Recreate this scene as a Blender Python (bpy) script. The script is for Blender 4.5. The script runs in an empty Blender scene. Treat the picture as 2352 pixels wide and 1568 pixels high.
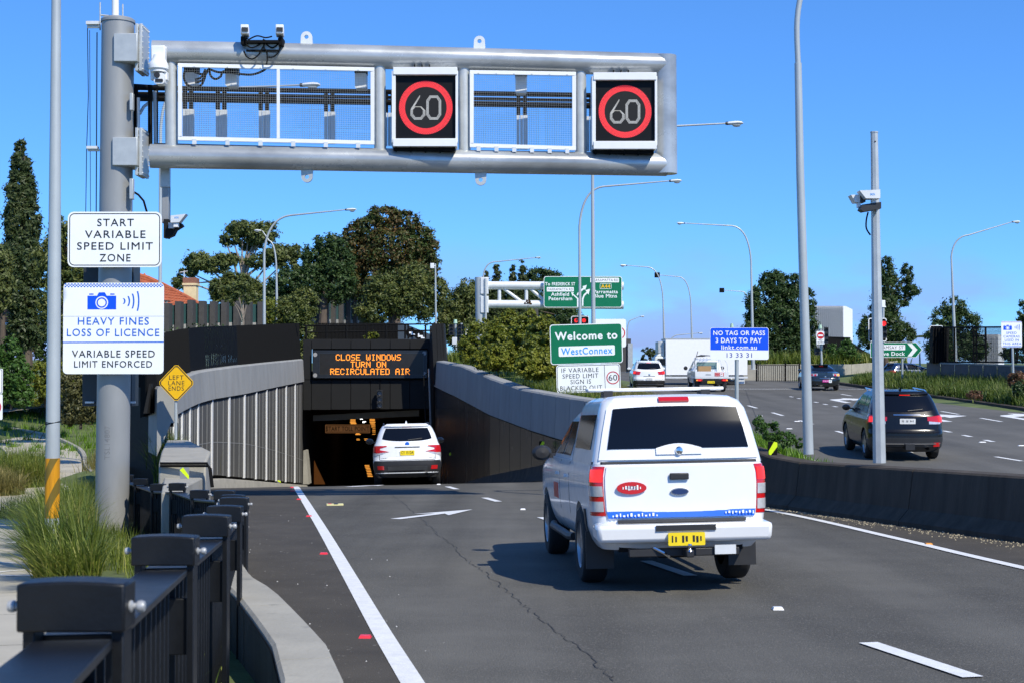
import bpy, bmesh, math, random
import numpy as np
from mathutils import Vector, Matrix

random.seed(7)
RNG = np.random.default_rng(11)
SC = bpy.context.scene
COL = SC.collection
R = math.radians

# ------------------------------------------------------------------ camera, sky, sun, exposure
F, CX, CY, HOR = 3300.0, 1176.0, 784.0, 860.0          # focal length and centre in units of a 2352 px wide frame
TH = math.atan((HOR - CY) / F)
cam_data = bpy.data.cameras.new('camera')
cam_data.sensor_width = 36.0
cam_data.lens = 36.0 * F / 2352.0
cam_data.clip_start = 0.1
cam_data.clip_end = 6000
cam_data.dof.use_dof = True
cam_data.dof.focus_distance = 32
cam_data.dof.aperture_fstop = 8
cam = bpy.data.objects.new('camera', cam_data)
COL.objects.link(cam)
cam.location = (0, 0, 0)
cam.rotation_euler = (R(90) + TH, 0, 0)
SC.camera = cam

SUN_EL = R(46)
SUN_DIR = Vector((0.60, -0.80, 0)).normalized()            # horizontal direction towards the sun
world = bpy.data.worlds.new('World')
SC.world = world
world.use_nodes = True
wn = world.node_tree
wn.nodes.clear()
w_out = wn.nodes.new('ShaderNodeOutputWorld')
w_bg = wn.nodes.new('ShaderNodeBackground')
w_sky = wn.nodes.new('ShaderNodeTexSky')
w_sky.sky_type = 'NISHITA'
w_sky.sun_disc = False
w_sky.sun_elevation = SUN_EL
w_sky.sun_rotation = math.atan2(SUN_DIR.x, SUN_DIR.y)
w_sky.altitude = 0
w_sky.air_density = 0.75
w_sky.dust_density = 0.0
w_sky.ozone_density = 3.0
w_bg.inputs['Strength'].default_value = 0.13
# thin mauve cloud wisps low in the sky, all round the horizon
w_tc = wn.nodes.new('ShaderNodeTexCoord')
w_map = wn.nodes.new('ShaderNodeMapping')
w_map.inputs['Scale'].default_value = (7.0, 7.0, 20.0)
w_map.inputs['Location'].default_value = (1.89, 0.3, -0.5)
w_no = wn.nodes.new('ShaderNodeTexNoise')
w_no.inputs['Scale'].default_value = 1.0
w_no.inputs['Detail'].default_value = 5.0
w_no.inputs['Roughness'].default_value = 0.55
w_r1 = wn.nodes.new('ShaderNodeValToRGB')
w_r1.color_ramp.elements[0].position = 0.42
w_r1.color_ramp.elements[1].position = 0.60
w_sep = wn.nodes.new('ShaderNodeSeparateXYZ')
w_r2 = wn.nodes.new('ShaderNodeMapRange')
w_r2.inputs['From Min'].default_value = 0.005
w_r2.inputs['From Max'].default_value = 0.10
w_r2.inputs['To Min'].default_value = 1.0
w_r2.inputs['To Max'].default_value = 0.0
w_mul = wn.nodes.new('ShaderNodeMath'); w_mul.operation = 'MULTIPLY'
w_mix = wn.nodes.new('ShaderNodeMixRGB')
w_mix.inputs['Color2'].default_value = (2.6, 3.2, 6.2, 1)
w_tint = wn.nodes.new('ShaderNodeMixRGB'); w_tint.blend_type = 'MULTIPLY'
w_tint.inputs['Fac'].default_value = 1.0
w_tint.inputs['Color2'].default_value = (0.62, 1.32, 2.30, 1)
L_ = wn.links.new
L_(w_tc.outputs['Generated'], w_map.inputs['Vector']); L_(w_map.outputs['Vector'], w_no.inputs['Vector'])
L_(w_no.outputs['Fac'], w_r1.inputs['Fac']); L_(w_tc.outputs['Generated'], w_sep.inputs['Vector'])
L_(w_sep.outputs['Z'], w_r2.inputs['Value']); L_(w_r1.outputs['Color'], w_mul.inputs[0]); L_(w_r2.outputs['Result'], w_mul.inputs[1])
L_(w_mul.outputs[0], w_mix.inputs['Fac']); w_gam = wn.nodes.new('ShaderNodeGamma'); w_gam.inputs['Gamma'].default_value = 0.75
L_(w_sky.outputs['Color'], w_gam.inputs['Color']); L_(w_gam.outputs['Color'], w_tint.inputs['Color1']); L_(w_tint.outputs['Color'], w_mix.inputs['Color1'])
L_(w_mix.outputs['Color'], w_bg.inputs['Color']); L_(w_bg.outputs['Background'], w_out.inputs['Surface'])

sun_data = bpy.data.lights.new('sun', 'SUN')
sun_data.energy = 5.0
sun_data.angle = R(0.5)
sun_data.color = (1.0, 0.94, 0.81)
sun = bpy.data.objects.new('sun', sun_data)
COL.objects.link(sun)
to_sun = Vector((SUN_DIR.x * math.cos(SUN_EL), SUN_DIR.y * math.cos(SUN_EL), math.sin(SUN_EL)))
sun.rotation_euler = to_sun.to_track_quat('Z', 'Y').to_euler()
sun.location = to_sun * 60

vs = SC.view_settings
vs.view_transform = 'Standard'
vs.look = 'None'
vs.exposure = 0.0
vs.gamma = 1.0
vs.use_curve_mapping = False
SC.cycles.max_bounces = 6
SC.cycles.transparent_max_bounces = 12

# ------------------------------------------------------------------ coordinates
def at(px, py, d):
    """world point on the picture ray (px, py) at distance d along Y"""
    yc = (CY - py) / F
    t = d / (math.cos(TH) - math.sin(TH) * yc)
    return Vector(((px - CX) / F * t, d, (math.sin(TH) + math.cos(TH) * yc) * t))

def ax(px, d): return (px - CX) / F * d
def az(py, d): return at(CX, py, d).z
def lerp(a, b, t): return a + (b - a) * t
def interp(x, xs, ys): return float(np.interp(x, xs, ys))

# plan lines (distance -> X)
XL_D = [-30, 2, 5, 7.2, 8.5, 9.75, 11, 12, 14, 17, 20.5, 26, 29.5, 33, 36, 39, 42, 45, 48, 51, 54, 57, 60, 63, 66, 69, 72, 77, 140]
XL_X = [-0.6, -0.6, -0.68, -0.88, -1.15, -1.5, -1.86, -2.22, -2.72, -3.35, -4.1, -5.6, -6.6, -7.2, -8.69, -9.19, -9.66, -10.1, -10.5, -10.66, -10.64, -10.62, -10.69, -10.77, -10.83, -10.86, -10.88, -10.95, -15.0]
XR_D = [-30, 5, 12, 19.6, 27.8, 35, 43.3, 53, 65, 77, 140]
XR_X = [18.0, 12.0, 9.3, 7.05, 4.97, 3.2, 1.17, -1.0, -2.9, -4.46, -8.5]
def xl(d): return interp(d, XL_D, XL_X)
def xr(d): return interp(d, XR_D, XR_X)
def zramp(x, d):
    z = -1.70 - 0.031 * d
    t = d - (36.0 + 0.45 * (max(min(x, 4), -9) + 3))
    if t > 0:
        z -= 0.074 * (t - 4 * (1 - math.exp(-t / 4)))
    return z
def zsurf(d): return interp(d, [-30, 100, 200, 900], [-3.84, -0.46, 0.9, 6.0])
def xsl(d): return max(7.2, xr(d) + 0.75) if d < 60 else 7.2
ZL_D = [-30, 0, 3.4, 7.8, 13, 20, 27, 35, 45, 60, 80, 100, 140, 900]
ZL_Z = [-1.3, -1.45, -1.6, -1.87, -2.23, -2.69, -3.06, -3.42, -3.55, -3.5, -3.1, -2.4, -1.0, 4.0]
def zleft(d): return interp(d, ZL_D, ZL_Z)
CRL_D = [35, 47.5, 56.5, 75, 77.5]; CRL_Z = [-0.30, 0.10, 0.38, 0.82, 0.85]       # left crown top
CRR_D = [35, 38.2, 42, 45, 48.3, 52.4, 62, 74, 77.5]; CRR_Z = [-0.86, -0.74, -0.66, -0.57, -0.47, -0.17, 0.39, 0.70, 0.78]
def crl(d): return interp(d, CRL_D, CRL_Z)
def crr(d):
    if d < 35:
        return interp(d, [-30, 19.6, 27.8, 33, 35], [zramp(9, -30) + .9, zramp(7, 19.6) + .9, zramp(5, 27.8) + .9, -1.15, -0.86])
    return interp(d, CRR_D, CRR_Z)

# ------------------------------------------------------------------ materials
MATS = {}
def mat(name, col, rough=0.6, metal=0.0, var=0.12, scale=6.0, bump=0.0, bscale=60.0, spec=0.5, emit=0.0, ecol=None, coat=0.0, stretch=None, speck=None, detail=4, streak=None):
    """one procedural principled material; var = strength of a two-scale colour mottling"""
    if name in MATS: return MATS[name]
    m = bpy.data.materials.new(name); m.use_nodes = True
    nt = m.node_tree; b = nt.nodes['Principled BSDF']
    N = nt.nodes.new; L = nt.links.new
    b.inputs['Roughness'].default_value = rough
    b.inputs['Metallic'].default_value = metal
    b.inputs['Specular IOR Level'].default_value = spec
    if coat: b.inputs['Coat Weight'].default_value = coat; b.inputs['Coat Roughness'].default_value = 0.05
    tc = N('ShaderNodeTexCoord'); src = tc.outputs['Object']
    if stretch:
        mp = N('ShaderNodeMapping'); mp.inputs['Scale'].default_value = stretch
        L(src, mp.inputs['Vector']); src = mp.outputs['Vector']
    if var > 0:
        n1 = N('ShaderNodeTexNoise'); n1.inputs['Scale'].default_value = scale; n1.inputs['Detail'].default_value = detail
        n1.inputs['Roughness'].default_value = 0.62
        L(src, n1.inputs['Vector'])
        mr = N('ShaderNodeMapRange'); mr.inputs['From Min'].default_value = 0.28; mr.inputs['From Max'].default_value = 0.72
        mr.inputs['To Min'].default_value = 1 - var; mr.inputs['To Max'].default_value = 1 + var
        L(n1.outputs['Fac'], mr.inputs['Value'])
        mx = N('ShaderNodeMixRGB'); mx.blend_type = 'MULTIPLY'; mx.inputs['Fac'].default_value = 1
        mx.inputs['Color1'].default_value = (*col, 1)
        L(mr.outputs['Result'], mx.inputs['Color2'])
        out = mx.outputs['Color']
        if streak:     # (strength, heading): long faint bands along the traffic
            mp2 = N('ShaderNodeMapping'); mp2.inputs['Rotation'].default_value = (0, 0, streak[1]); mp2.inputs['Scale'].default_value = (0.9, 0.035, 1)
            L(tc.outputs['Object'], mp2.inputs['Vector']); n3 = N('ShaderNodeTexNoise'); n3.inputs['Scale'].default_value = 1.0; n3.inputs['Detail'].default_value = 5
            L(mp2.outputs['Vector'], n3.inputs['Vector']); m3 = N('ShaderNodeMapRange'); m3.inputs['From Min'].default_value = .3; m3.inputs['From Max'].default_value = .7
            m3.inputs['To Min'].default_value = 1 - streak[0]; m3.inputs['To Max'].default_value = 1 + streak[0]; L(n3.outputs['Fac'], m3.inputs['Value'])
            x3 = N('ShaderNodeMixRGB'); x3.blend_type = 'MULTIPLY'; x3.inputs['Fac'].default_value = 1; L(out, x3.inputs['Color1']); L(m3.outputs['Result'], x3.inputs['Color2']); out = x3.outputs['Color']
        if speck:      # (scale, threshold, colour): light aggregate / grit
            n2 = N('ShaderNodeTexNoise'); n2.inputs['Scale'].default_value = speck[0]; n2.inputs['Detail'].default_value = 2
            L(tc.outputs['Object'], n2.inputs['Vector'])
            rr = N('ShaderNodeMapRange'); rr.inputs['From Min'].default_value = speck[1]; rr.inputs['From Max'].default_value = speck[1] + 0.12
            L(n2.outputs['Fac'], rr.inputs['Value'])
            m2 = N('ShaderNodeMixRGB'); m2.inputs['Color2'].default_value = (*speck[2], 1)
            L(rr.outputs['Result'], m2.inputs['Fac']); L(out, m2.inputs['Color1']); out = m2.outputs['Color']
        L(out, b.inputs['Base Color'])
        ro = N('ShaderNodeMapRange'); ro.inputs['To Min'].default_value = max(0.02, rough - 0.08); ro.inputs['To Max'].default_value = min(1, rough + 0.08)
        L(n1.outputs['Fac'], ro.inputs['Value']); L(ro.outputs['Result'], b.inputs['Roughness'])
    else:
        b.inputs['Base Color'].default_value = (*col, 1)
    if bump > 0:
        nb = N('ShaderNodeTexNoise'); nb.inputs['Scale'].default_value = bscale; nb.inputs['Detail'].default_value = 3
        L(src, nb.inputs['Vector'])
        bp = N('ShaderNodeBump'); bp.inputs['Strength'].default_value = bump; bp.inputs['Distance'].default_value = 0.02
        L(nb.outputs['Fac'], bp.inputs['Height']); L(bp.outputs['Normal'], b.inputs['Normal'])
    if emit > 0:
        b.inputs['Emission Color'].default_value = (*(ecol or col), 1)
        b.inputs['Emission Strength'].default_value = emit
    MATS[name] = m
    return m

def leaf_mat(name, cols, rough=0.5, trans=0.25):
    if name in MATS: return MATS[name]
    m = bpy.data.materials.new(name); m.use_nodes = True
    nt = m.node_tree; N = nt.nodes.new; L = nt.links.new
    b = nt.nodes['Principled BSDF']; out = nt.nodes['Material Output']
    b.inputs['Roughness'].default_value = rough
    b.inputs['Specular IOR Level'].default_value = 0.35
    g = N('ShaderNodeNewGeometry')
    tc = N('ShaderNodeTexCoord'); no = N('ShaderNodeTexNoise'); no.inputs['Scale'].default_value = 0.55; no.inputs['Detail'].default_value = 3
    L(tc.outputs['Object'], no.inputs['Vector'])
    ad = N('ShaderNodeMath'); ad.operation = 'MULTIPLY_ADD'; ad.inputs[1].default_value = 0.55; 
    L(g.outputs['Random Per Island'], ad.inputs[0])
    ms = N('ShaderNodeMapRange'); ms.inputs['From Min'].default_value = 0.3; ms.inputs['From Max'].default_value = 0.7; ms.inputs['To Min'].default_value = 0; ms.inputs['To Max'].default_value = 0.45
    L(no.outputs['Fac'], ms.inputs['Value']); L(ms.outputs['Result'], ad.inputs[2])
    cr = N('ShaderNodeValToRGB'); el = cr.color_ramp.elements
    for i, c in enumerate(cols):
        p = i / max(1, len(cols) - 1)
        e = el[i] if i < 2 else el.new(p)
        e.position = p; e.color = (*c, 1)
    for i, c in enumerate(cols):
        el[i].position = i / max(1, len(cols) - 1); el[i].color = (*c, 1)
    L(ad.outputs[0], cr.inputs['Fac']); L(cr.outputs['Color'], b.inputs['Base Color'])
    tr = N('ShaderNodeBsdfTranslucent'); mx = N('ShaderNodeMixShader'); mx.inputs['Fac'].default_value = trans
    L(cr.outputs['Color'], tr.inputs['Color']); L(b.outputs[0], mx.inputs[1]); L(tr.outputs[0], mx.inputs[2]); L(mx.outputs[0], out.inputs['Surface'])
    MATS[name] = m
    return m

M = dict(
    asphalt=mat('asphalt', (0.104, 0.100, 0.088), 0.93, streak=(0.28, -0.2), var=0.20, scale=0.8, bump=0.7, bscale=70, spec=0.2, speck=(42.0, 0.56, (0.155, 0.146, 0.128)), detail=9),
    asphalt2=mat('asphalt_surface_road', (0.116, 0.112, 0.101), 0.93, streak=(0.18, 0.0), spec=0.2, var=0.18, scale=0.4, bump=0.4, bscale=60, speck=(26.0, 0.62, (0.17, 0.17, 0.165)), detail=6),
    shoulder=mat('asphalt_shoulder', (0.072, 0.065, 0.055), 0.93, spec=0.2, var=0.2, scale=1.2, bump=0.4, bscale=80, speck=(24.0, 0.68, (0.3, 0.28, 0.25)), detail=6),
    paint=mat('road_paint', (0.74, 0.74, 0.72), 0.65, var=0.10, scale=9, bump=0.3, bscale=70, speck=(18.0, 0.72, (0.35, 0.35, 0.34))),
    crack=mat('crack_seal', (0.035, 0.034, 0.032), 0.8, var=0.3, scale=20),
    concrete=mat('concrete', (0.35, 0.33, 0.275), 0.8, var=0.16, scale=1.6, bump=0.25, bscale=30, detail=9, speck=(5.0, 0.64, (0.22, 0.215, 0.19))),
    concrete_grey=mat('concrete_grey', (0.30, 0.30, 0.285), 0.85, spec=0.15, var=0.12, scale=1.4, bump=0.15, bscale=25, stretch=(1, 1, 0.3), detail=6),
    concrete_dark=mat('concrete_stain_shade', (0.070, 0.058, 0.045), 0.9, spec=0.2, var=0.35, scale=2.2, bump=0.25, bscale=20, stretch=(1.5, 1.5, 0.12), detail=7),  # stain tone; on the near left wall's face it also paints shade
    path=mat('path_concrete', (0.45, 0.41, 0.32), 0.8, var=0.13, scale=0.9, bump=0.15, bscale=40, detail=7, speck=(2.4, 0.66, (0.36, 0.33, 0.27))),
    earth=mat('earth', (0.11, 0.095, 0.06), 0.95, var=0.4, scale=0.6, bump=0.6, bscale=8, detail=7),
    grassland=mat('grass_base', (0.10, 0.13, 0.035), 0.95, var=0.4, scale=0.8, bump=0.7, bscale=14, detail=7),
    galv=mat('galvanised_steel', (0.50, 0.52, 0.51), 0.42, 0.3, var=0.10, scale=5, bump=0.06, bscale=40, detail=6),
    galv_beam=mat('galvanised_tube', (0.44, 0.455, 0.45), 0.27, 0.4, var=0.32, scale=1.3, bump=0.10, bscale=5, stretch=(0.5, 1, 1), detail=7),
    galv_pole=mat('galvanised_pole', (0.46, 0.49, 0.485), 0.40, 0.25, var=0.12, scale=2.5, stretch=(1, 1, 0.35), detail=6),
    galv_light=mat('galvanised_pale', (0.70, 0.72, 0.72), 0.5, 0.15, var=0.08, scale=4),
    post_grey=mat('gantry_post_grey', (0.30, 0.305, 0.30), 0.42, 0.2, var=0.10, scale=2, stretch=(1, 1, 0.3), detail=6),
    galv_stud=mat('galvanised_stud', (0.45, 0.46, 0.46), 0.45, 0.3, var=0.15, scale=20),
    white=mat('white_powder_coat', (0.80, 0.81, 0.81), 0.4, var=0.03),
    sign_white=mat('sign_white', (0.90, 0.92, 0.92), 0.38, var=0.03, scale=3),
    sign_black=mat('sign_black', (0.02, 0.02, 0.022), 0.4, var=0.05),
    sign_blue=mat('sign_blue', (0.004, 0.085, 0.78), 0.35, var=0.04),
    sign_blue2=mat('sign_blue_text', (0.01, 0.13, 0.62), 0.4, var=0.04),
    sign_ltblue=mat('sign_light_blue', (0.02, 0.32, 0.85), 0.4, var=0.03),
    sign_green=mat('sign_green', (0.002, 0.165, 0.065), 0.35, var=0.06, scale=2),
    sign_yellow=mat('sign_yellow', (0.90, 0.50, 0.0), 0.4, var=0.05),
    sign_red=mat('sign_red', (0.55, 0.015, 0.02), 0.4, var=0.05),
    sign_back=mat('sign_back', (0.35, 0.36, 0.37), 0.5, 0.3, var=0.1),
    hi_yellow=mat('fluorescent_yellow', (0.72, 0.92, 0.01), 0.45, var=0.05),
    amber_tape=mat('amber_tape', (0.62, 0.27, 0.008), 0.30, var=0.25, scale=4, stretch=(6, 6, 0.5)),
    olive_tape=mat('olive_tape', (0.17, 0.115, 0.015), 0.35, var=0.2, scale=4),
    black=mat('black_paint', (0.006, 0.006, 0.006), 0.7, spec=0.12, var=0.15, scale=5),
    fence=mat('fence_charcoal', (0.007, 0.008, 0.010), 0.42, 0.0, spec=0.35, var=0.25, scale=7, bump=0.05, bscale=60, detail=6, speck=(9.0, 0.76, (0.05, 0.05, 0.05))),
    charcoal=mat('charcoal_panel', (0.019, 0.019, 0.019), 0.65, 0.0, spec=0.15, var=0.06, scale=1.2),
    clad=mat('wall_cladding', (0.110, 0.107, 0.098), 0.5, 0.0, var=0.08, spec=0.3, scale=1.0, stretch=(1, 1, 0.15)),
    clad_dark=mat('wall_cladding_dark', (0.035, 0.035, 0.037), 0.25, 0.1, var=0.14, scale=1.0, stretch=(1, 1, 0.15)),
    rib=mat('cladding_rib', (0.80, 0.80, 0.78), 0.45, 0.1, var=0.04),
    seam=mat('joint_seam', (0.34, 0.34, 0.32), 0.5, 0.2, var=0.05),
    dark=mat('dark_void', (0.006, 0.006, 0.006), 0.9, var=0.0),
    tunnel=mat('tunnel_lining', (0.022, 0.021, 0.020), 0.9, var=0.2, scale=0.6),
    rubber=mat('tyre_rubber', (0.018, 0.018, 0.018), 0.8, var=0.15, scale=12),
    plastic=mat('black_plastic', (0.022, 0.022, 0.023), 0.5, var=0.1),
    chrome=mat('chrome', (0.75, 0.75, 0.76), 0.12, 1.0, var=0.0),
    alloy=mat('alloy_rim', (0.42, 0.43, 0.44), 0.3, 0.9, var=0.05),
    car_white=mat('car_white', (0.80, 0.81, 0.81), 0.22, var=0.015, coat=0.6),
    car_black=mat('car_black', (0.006, 0.006, 0.007), 0.25, var=0.03, coat=0.25, spec=0.3),
    car_grey=mat('car_dark_green_grey', (0.020, 0.028, 0.032), 0.2, 0.3, var=0.03, coat=1.0),
    car_blue=mat('car_dark_blue', (0.01, 0.03, 0.09), 0.2, 0.2, var=0.03, coat=1.0),
    glass=mat('car_glass', (0.004, 0.004, 0.005), 0.08, var=0.0, spec=0.45),
    glass_pale=mat('car_glass_pale', (0.16, 0.24, 0.22), 0.1, var=0.1, spec=0.7),
    red_lens=mat('red_lens', (0.55, 0.008, 0.010), 0.15, var=0.05, coat=0.8),
    red_lit=mat('red_lens_lit', (0.7, 0.01, 0.01), 0.2, var=0.0, emit=1.2, ecol=(1, 0.03, 0.02)),
    amber_lit=mat('amber_lens_lit', (0.8, 0.25, 0.02), 0.2, var=0.0, emit=1.3, ecol=(1, 0.32, 0.03)),
    clear_lens=mat('clear_lens', (0.62, 0.62, 0.63), 0.12, 0.3, var=0.2, scale=14, coat=0.8),
    plate_yellow=mat('plate_yellow', (0.88, 0.66, 0.01), 0.45, var=0.03),
    plate_pink=mat('plate_pink', (0.62, 0.05, 0.32), 0.45, var=0.03),
    bark=mat('bark', (0.10, 0.075, 0.055), 0.9, var=0.35, scale=4, bump=0.6, bscale=18, stretch=(2, 2, 0.4)),
    bark_pale=mat('bark_pale', (0.30, 0.25, 0.20), 0.85, var=0.3, scale=3, bump=0.4, bscale=14, stretch=(2, 2, 0.4)),
    terracotta=mat('terracotta', (0.42, 0.115, 0.045), 0.8, var=0.28, scale=3.5, bump=0.3, bscale=20),
    brick=mat('house_brick', (0.12, 0.055, 0.04), 0.85, var=0.25, scale=5),
    cream=mat('cream_render', (0.75, 0.60, 0.34), 0.8, var=0.1, scale=4),
    led_orange=mat('led_orange', (0.9, 0.30, 0.02), 0.5, var=0.0, emit=1.15, ecol=(1.0, 0.30, 0.03)),
    led_red=mat('led_red', (0.8, 0.03, 0.03), 0.5, var=0.0, emit=0.75, ecol=(1.0, 0.035, 0.045)),
    led_white=mat('led_white', (0.42, 0.42, 0.40), 0.5, var=0.0, emit=0.22, ecol=(1.0, 0.98, 0.92)),
    lamp_orange=mat('tunnel_lamp', (1.0, 0.45, 0.1), 0.5, var=0.0, emit=1.0, ecol=(1.0, 0.40, 0.06)),
    lamp_white=mat('tunnel_lamp_white', (1.0, 1.0, 1.0), 0.5, var=0.0, emit=4.0),
    signal_red=mat('signal_red', (0.9, 0.02, 0.02), 0.4, var=0.0, emit=2.0, ecol=(1.0, 0.02, 0.02)),
    lens_off=mat('signal_lens_off', (0.20, 0.20, 0.20), 0.25, var=0.1, coat=0.5),
    pale_green=mat('pale_green_cap', (0.42, 0.60, 0.45), 0.5, var=0.05),
    cab_green=mat('cabinet_green', (0.36, 0.52, 0.46), 0.5, var=0.06),
    corrugated=mat('corrugated_white', (0.78, 0.79, 0.80), 0.45, 0.1, var=0.05),
    noise_glass=mat('noise_wall_glass', (0.035, 0.085, 0.085), 0.08, 0.0, var=0.15, scale=0.6, spec=0.8),
    noise_post=mat('noise_wall_post', (0.07, 0.066, 0.062), 0.6, 0.1, var=0.15),
    cardboard=mat('cardboard', (0.42, 0.26, 0.12), 0.8, var=0.1),
    rust=mat('rusty_cover', (0.10, 0.055, 0.045), 0.8, var=0.3, scale=8),
    rrpm_red=mat('marker_red', (0.75, 0.03, 0.05), 0.35, var=0.05),
    rrpm_white=mat('marker_white', (0.85, 0.84, 0.82), 0.35, var=0.05),
    rrpm_amber=mat('marker_amber', (0.75, 0.30, 0.03), 0.35, var=0.05),
    lum_glass=mat('luminaire_bowl', (0.55, 0.58, 0.60), 0.12, 0.2, var=0.1, coat=0.6),
)
LEAF = dict(
    cypress=leaf_mat('leaf_cypress', [(0.026, 0.041, 0.014), (0.058, 0.087, 0.026), (0.109, 0.123, 0.043)]),
    gum=leaf_mat('leaf_gum', [(0.037, 0.064, 0.015), (0.106, 0.135, 0.037), (0.187, 0.208, 0.059)]),
    olive=leaf_mat('leaf_olive', [(0.037, 0.056, 0.013), (0.100, 0.128, 0.029), (0.212, 0.216, 0.052)]),
    red=leaf_mat('leaf_redgreen', [(0.031, 0.056, 0.013), (0.056, 0.096, 0.018), (0.113, 0.079, 0.023), (0.187, 0.096, 0.029)]),
    dark=leaf_mat('leaf_darkgreen', [(0.022, 0.043, 0.012), (0.043, 0.080, 0.020), (0.087, 0.138, 0.032)]),
    bright=leaf_mat('leaf_bright', [(0.03, 0.075, 0.012), (0.06, 0.13, 0.02), (0.10, 0.19, 0.035)]),
    shrub=leaf_mat('leaf_shrub', [(0.045, 0.08, 0.008), (0.16, 0.185, 0.018), (0.34, 0.32, 0.035)]),
    brown=leaf_mat('leaf_brown', [(0.050, 0.056, 0.020), (0.113, 0.112, 0.039), (0.187, 0.176, 0.065)]),
    grass=leaf_mat('blade_green', [(0.025, 0.05, 0.006), (0.08, 0.125, 0.014), (0.20, 0.25, 0.035), (0.42, 0.38, 0.11)], trans=0.35),
    grass_dry=leaf_mat('blade_dry', [(0.07, 0.075, 0.018), (0.20, 0.18, 0.05), (0.40, 0.33, 0.13)], trans=0.3),
    lawn=leaf_mat('blade_lawn', [(0.06, 0.13, 0.008), (0.13, 0.25, 0.015), (0.22, 0.33, 0.03)], trans=0.35),
    deep=leaf_mat('blade_deep', [(0.03, 0.06, 0.008), (0.07, 0.12, 0.016), (0.15, 0.20, 0.035), (0.34, 0.34, 0.13)], trans=0.3),
    redplant=leaf_mat('leaf_red_plant', [(0.08, 0.09, 0.02), (0.16, 0.08, 0.04), (0.26, 0.10, 0.07)]),
)

# ------------------------------------------------------------------ mesh building
class MB:
    def __init__(s): s.v = []; s.f = []; s.m = []; s.mi = 0
    def add(s, vs, fs):
        o = len(s.v); s.v.extend([tuple(p) for p in vs])
        s.f.extend([tuple(i + o for i in f) for f in fs]); s.m.extend([s.mi] * len(fs)); return s
    def box(s, c, sz, rz=0.0):
        x, y, z = sz[0] / 2, sz[1] / 2, sz[2] / 2
        cr, sr = math.cos(rz), math.sin(rz)
        vs = []
        for dz in (-z, z):
            for dx, dy in ((-x, -y), (x, -y), (x, y), (-x, y)):
                vs.append((c[0] + dx * cr - dy * sr, c[1] + dx * sr + dy * cr, c[2] + dz))
        return s.add(vs, [(3, 2, 1, 0), (4, 5, 6, 7), (0, 1, 5, 4), (1, 2, 6, 5), (2, 3, 7, 6), (3, 0, 4, 7)])
    def hexa(s, p):   # eight corners: bottom four then top four, counter-clockwise from above
        return s.add(p, [(3, 2, 1, 0), (4, 5, 6, 7), (0, 1, 5, 4), (1, 2, 6, 5), (2, 3, 7, 6), (3, 0, 4, 7)])
    def tube(s, pts, r, n=12, cap=True):
        pts = [Vector(p) for p in pts]
        rs = r if isinstance(r, (list, tuple)) else [r] * len(pts)
        t0 = (pts[1] - pts[0]).normalized()
        up = Vector((0, 0, 1)) if abs(t0.z) < 0.9 else Vector((1, 0, 0))
        a = t0.cross(up).normalized(); vs = []
        for i, p in enumerate(pts):
            t = (pts[min(i + 1, len(pts) - 1)] - pts[max(i - 1, 0)]).normalized()
            a = (a - t * a.dot(t)).normalized(); b = t.cross(a)
            for k in range(n):
                w = 2 * math.pi * k / n
                vs.append(p + (a * math.cos(w) + b * math.sin(w)) * rs[i])
        fs = []
        for i in range(len(pts) - 1):
            for k in range(n):
                k2 = (k + 1) % n
                fs.append((i * n + k, i * n + k2, (i + 1) * n + k2, (i + 1) * n + k))
        if cap:
            fs.append(tuple(range(n - 1, -1, -1))); fs.append(tuple((len(pts) - 1) * n + k for k in range(n)))
        return s.add(vs, fs)
    def prism(s, poly, y0, y1):     # polygon in (x, z), counter-clockwise seen from -y, extruded from y0 (front) to y1
        n = len(poly)
        vs = [(x, y0, z) for x, z in poly] + [(x, y1, z) for x, z in poly]
        fs = [tuple(range(n)), tuple(range(2 * n - 1, n - 1, -1))]
        fs += [(i, i + n, (i + 1) % n + n, (i + 1) % n) for i in range(n)]
        return s.add(vs, fs)
    def ring(s, outer, inner, y0, y1):
        n = len(outer)
        vs = [(x, y0, z) for x, z in outer] + [(x, y0, z) for x, z in inner] + [(x, y1, z) for x, z in outer] + [(x, y1, z) for x, z in inner]
        fs = []
        for i in range(n):
            j = (i + 1) % n
            fs += [(i, j, n + j, n + i), (i, 2 * n + i, 2 * n + j, j), (n + i, n + j, 3 * n + j, 3 * n + i), (2 * n + j, 2 * n + i, 3 * n + i, 3 * n + j)]
        return s.add(vs, fs)
    def grid(s, rows, close=False):
        o = [p for r_ in rows for p in r_]; n = len(rows[0]); fs = []
        for i in range(len(rows) - 1):
            for k in range(n if close else n - 1):
                k2 = (k + 1) % n
                fs.append((i * n + k, i * n + k2, (i + 1) * n + k2, (i + 1) * n + k))
        return s.add(o, fs)
    def lathe(s, prof, c, axis='z', n=24):   # prof: list of (radius, height)
        rows = []
        for r_, h in prof:
            row = []
            for k in range(n):
                w = 2 * math.pi * k / n; u, v = r_ * math.cos(w), r_ * math.sin(w)
                row.append({'z': (c[0] + u, c[1] + v, c[2] + h), 'x': (c[0] + h, c[1] + u, c[2] + v), 'y': (c[0] + u, c[1] + h, c[2] - v)}[axis])
            rows.append(row)
        s.grid(rows, True)
        return s

def link_mesh(name, me, parent=None):
    o = bpy.data.objects.new(name, me); COL.objects.link(o)
    if parent is not None: o.parent = parent
    return o

def root_of(o):
    while o.parent is not None: o = o.parent
    return o

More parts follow.
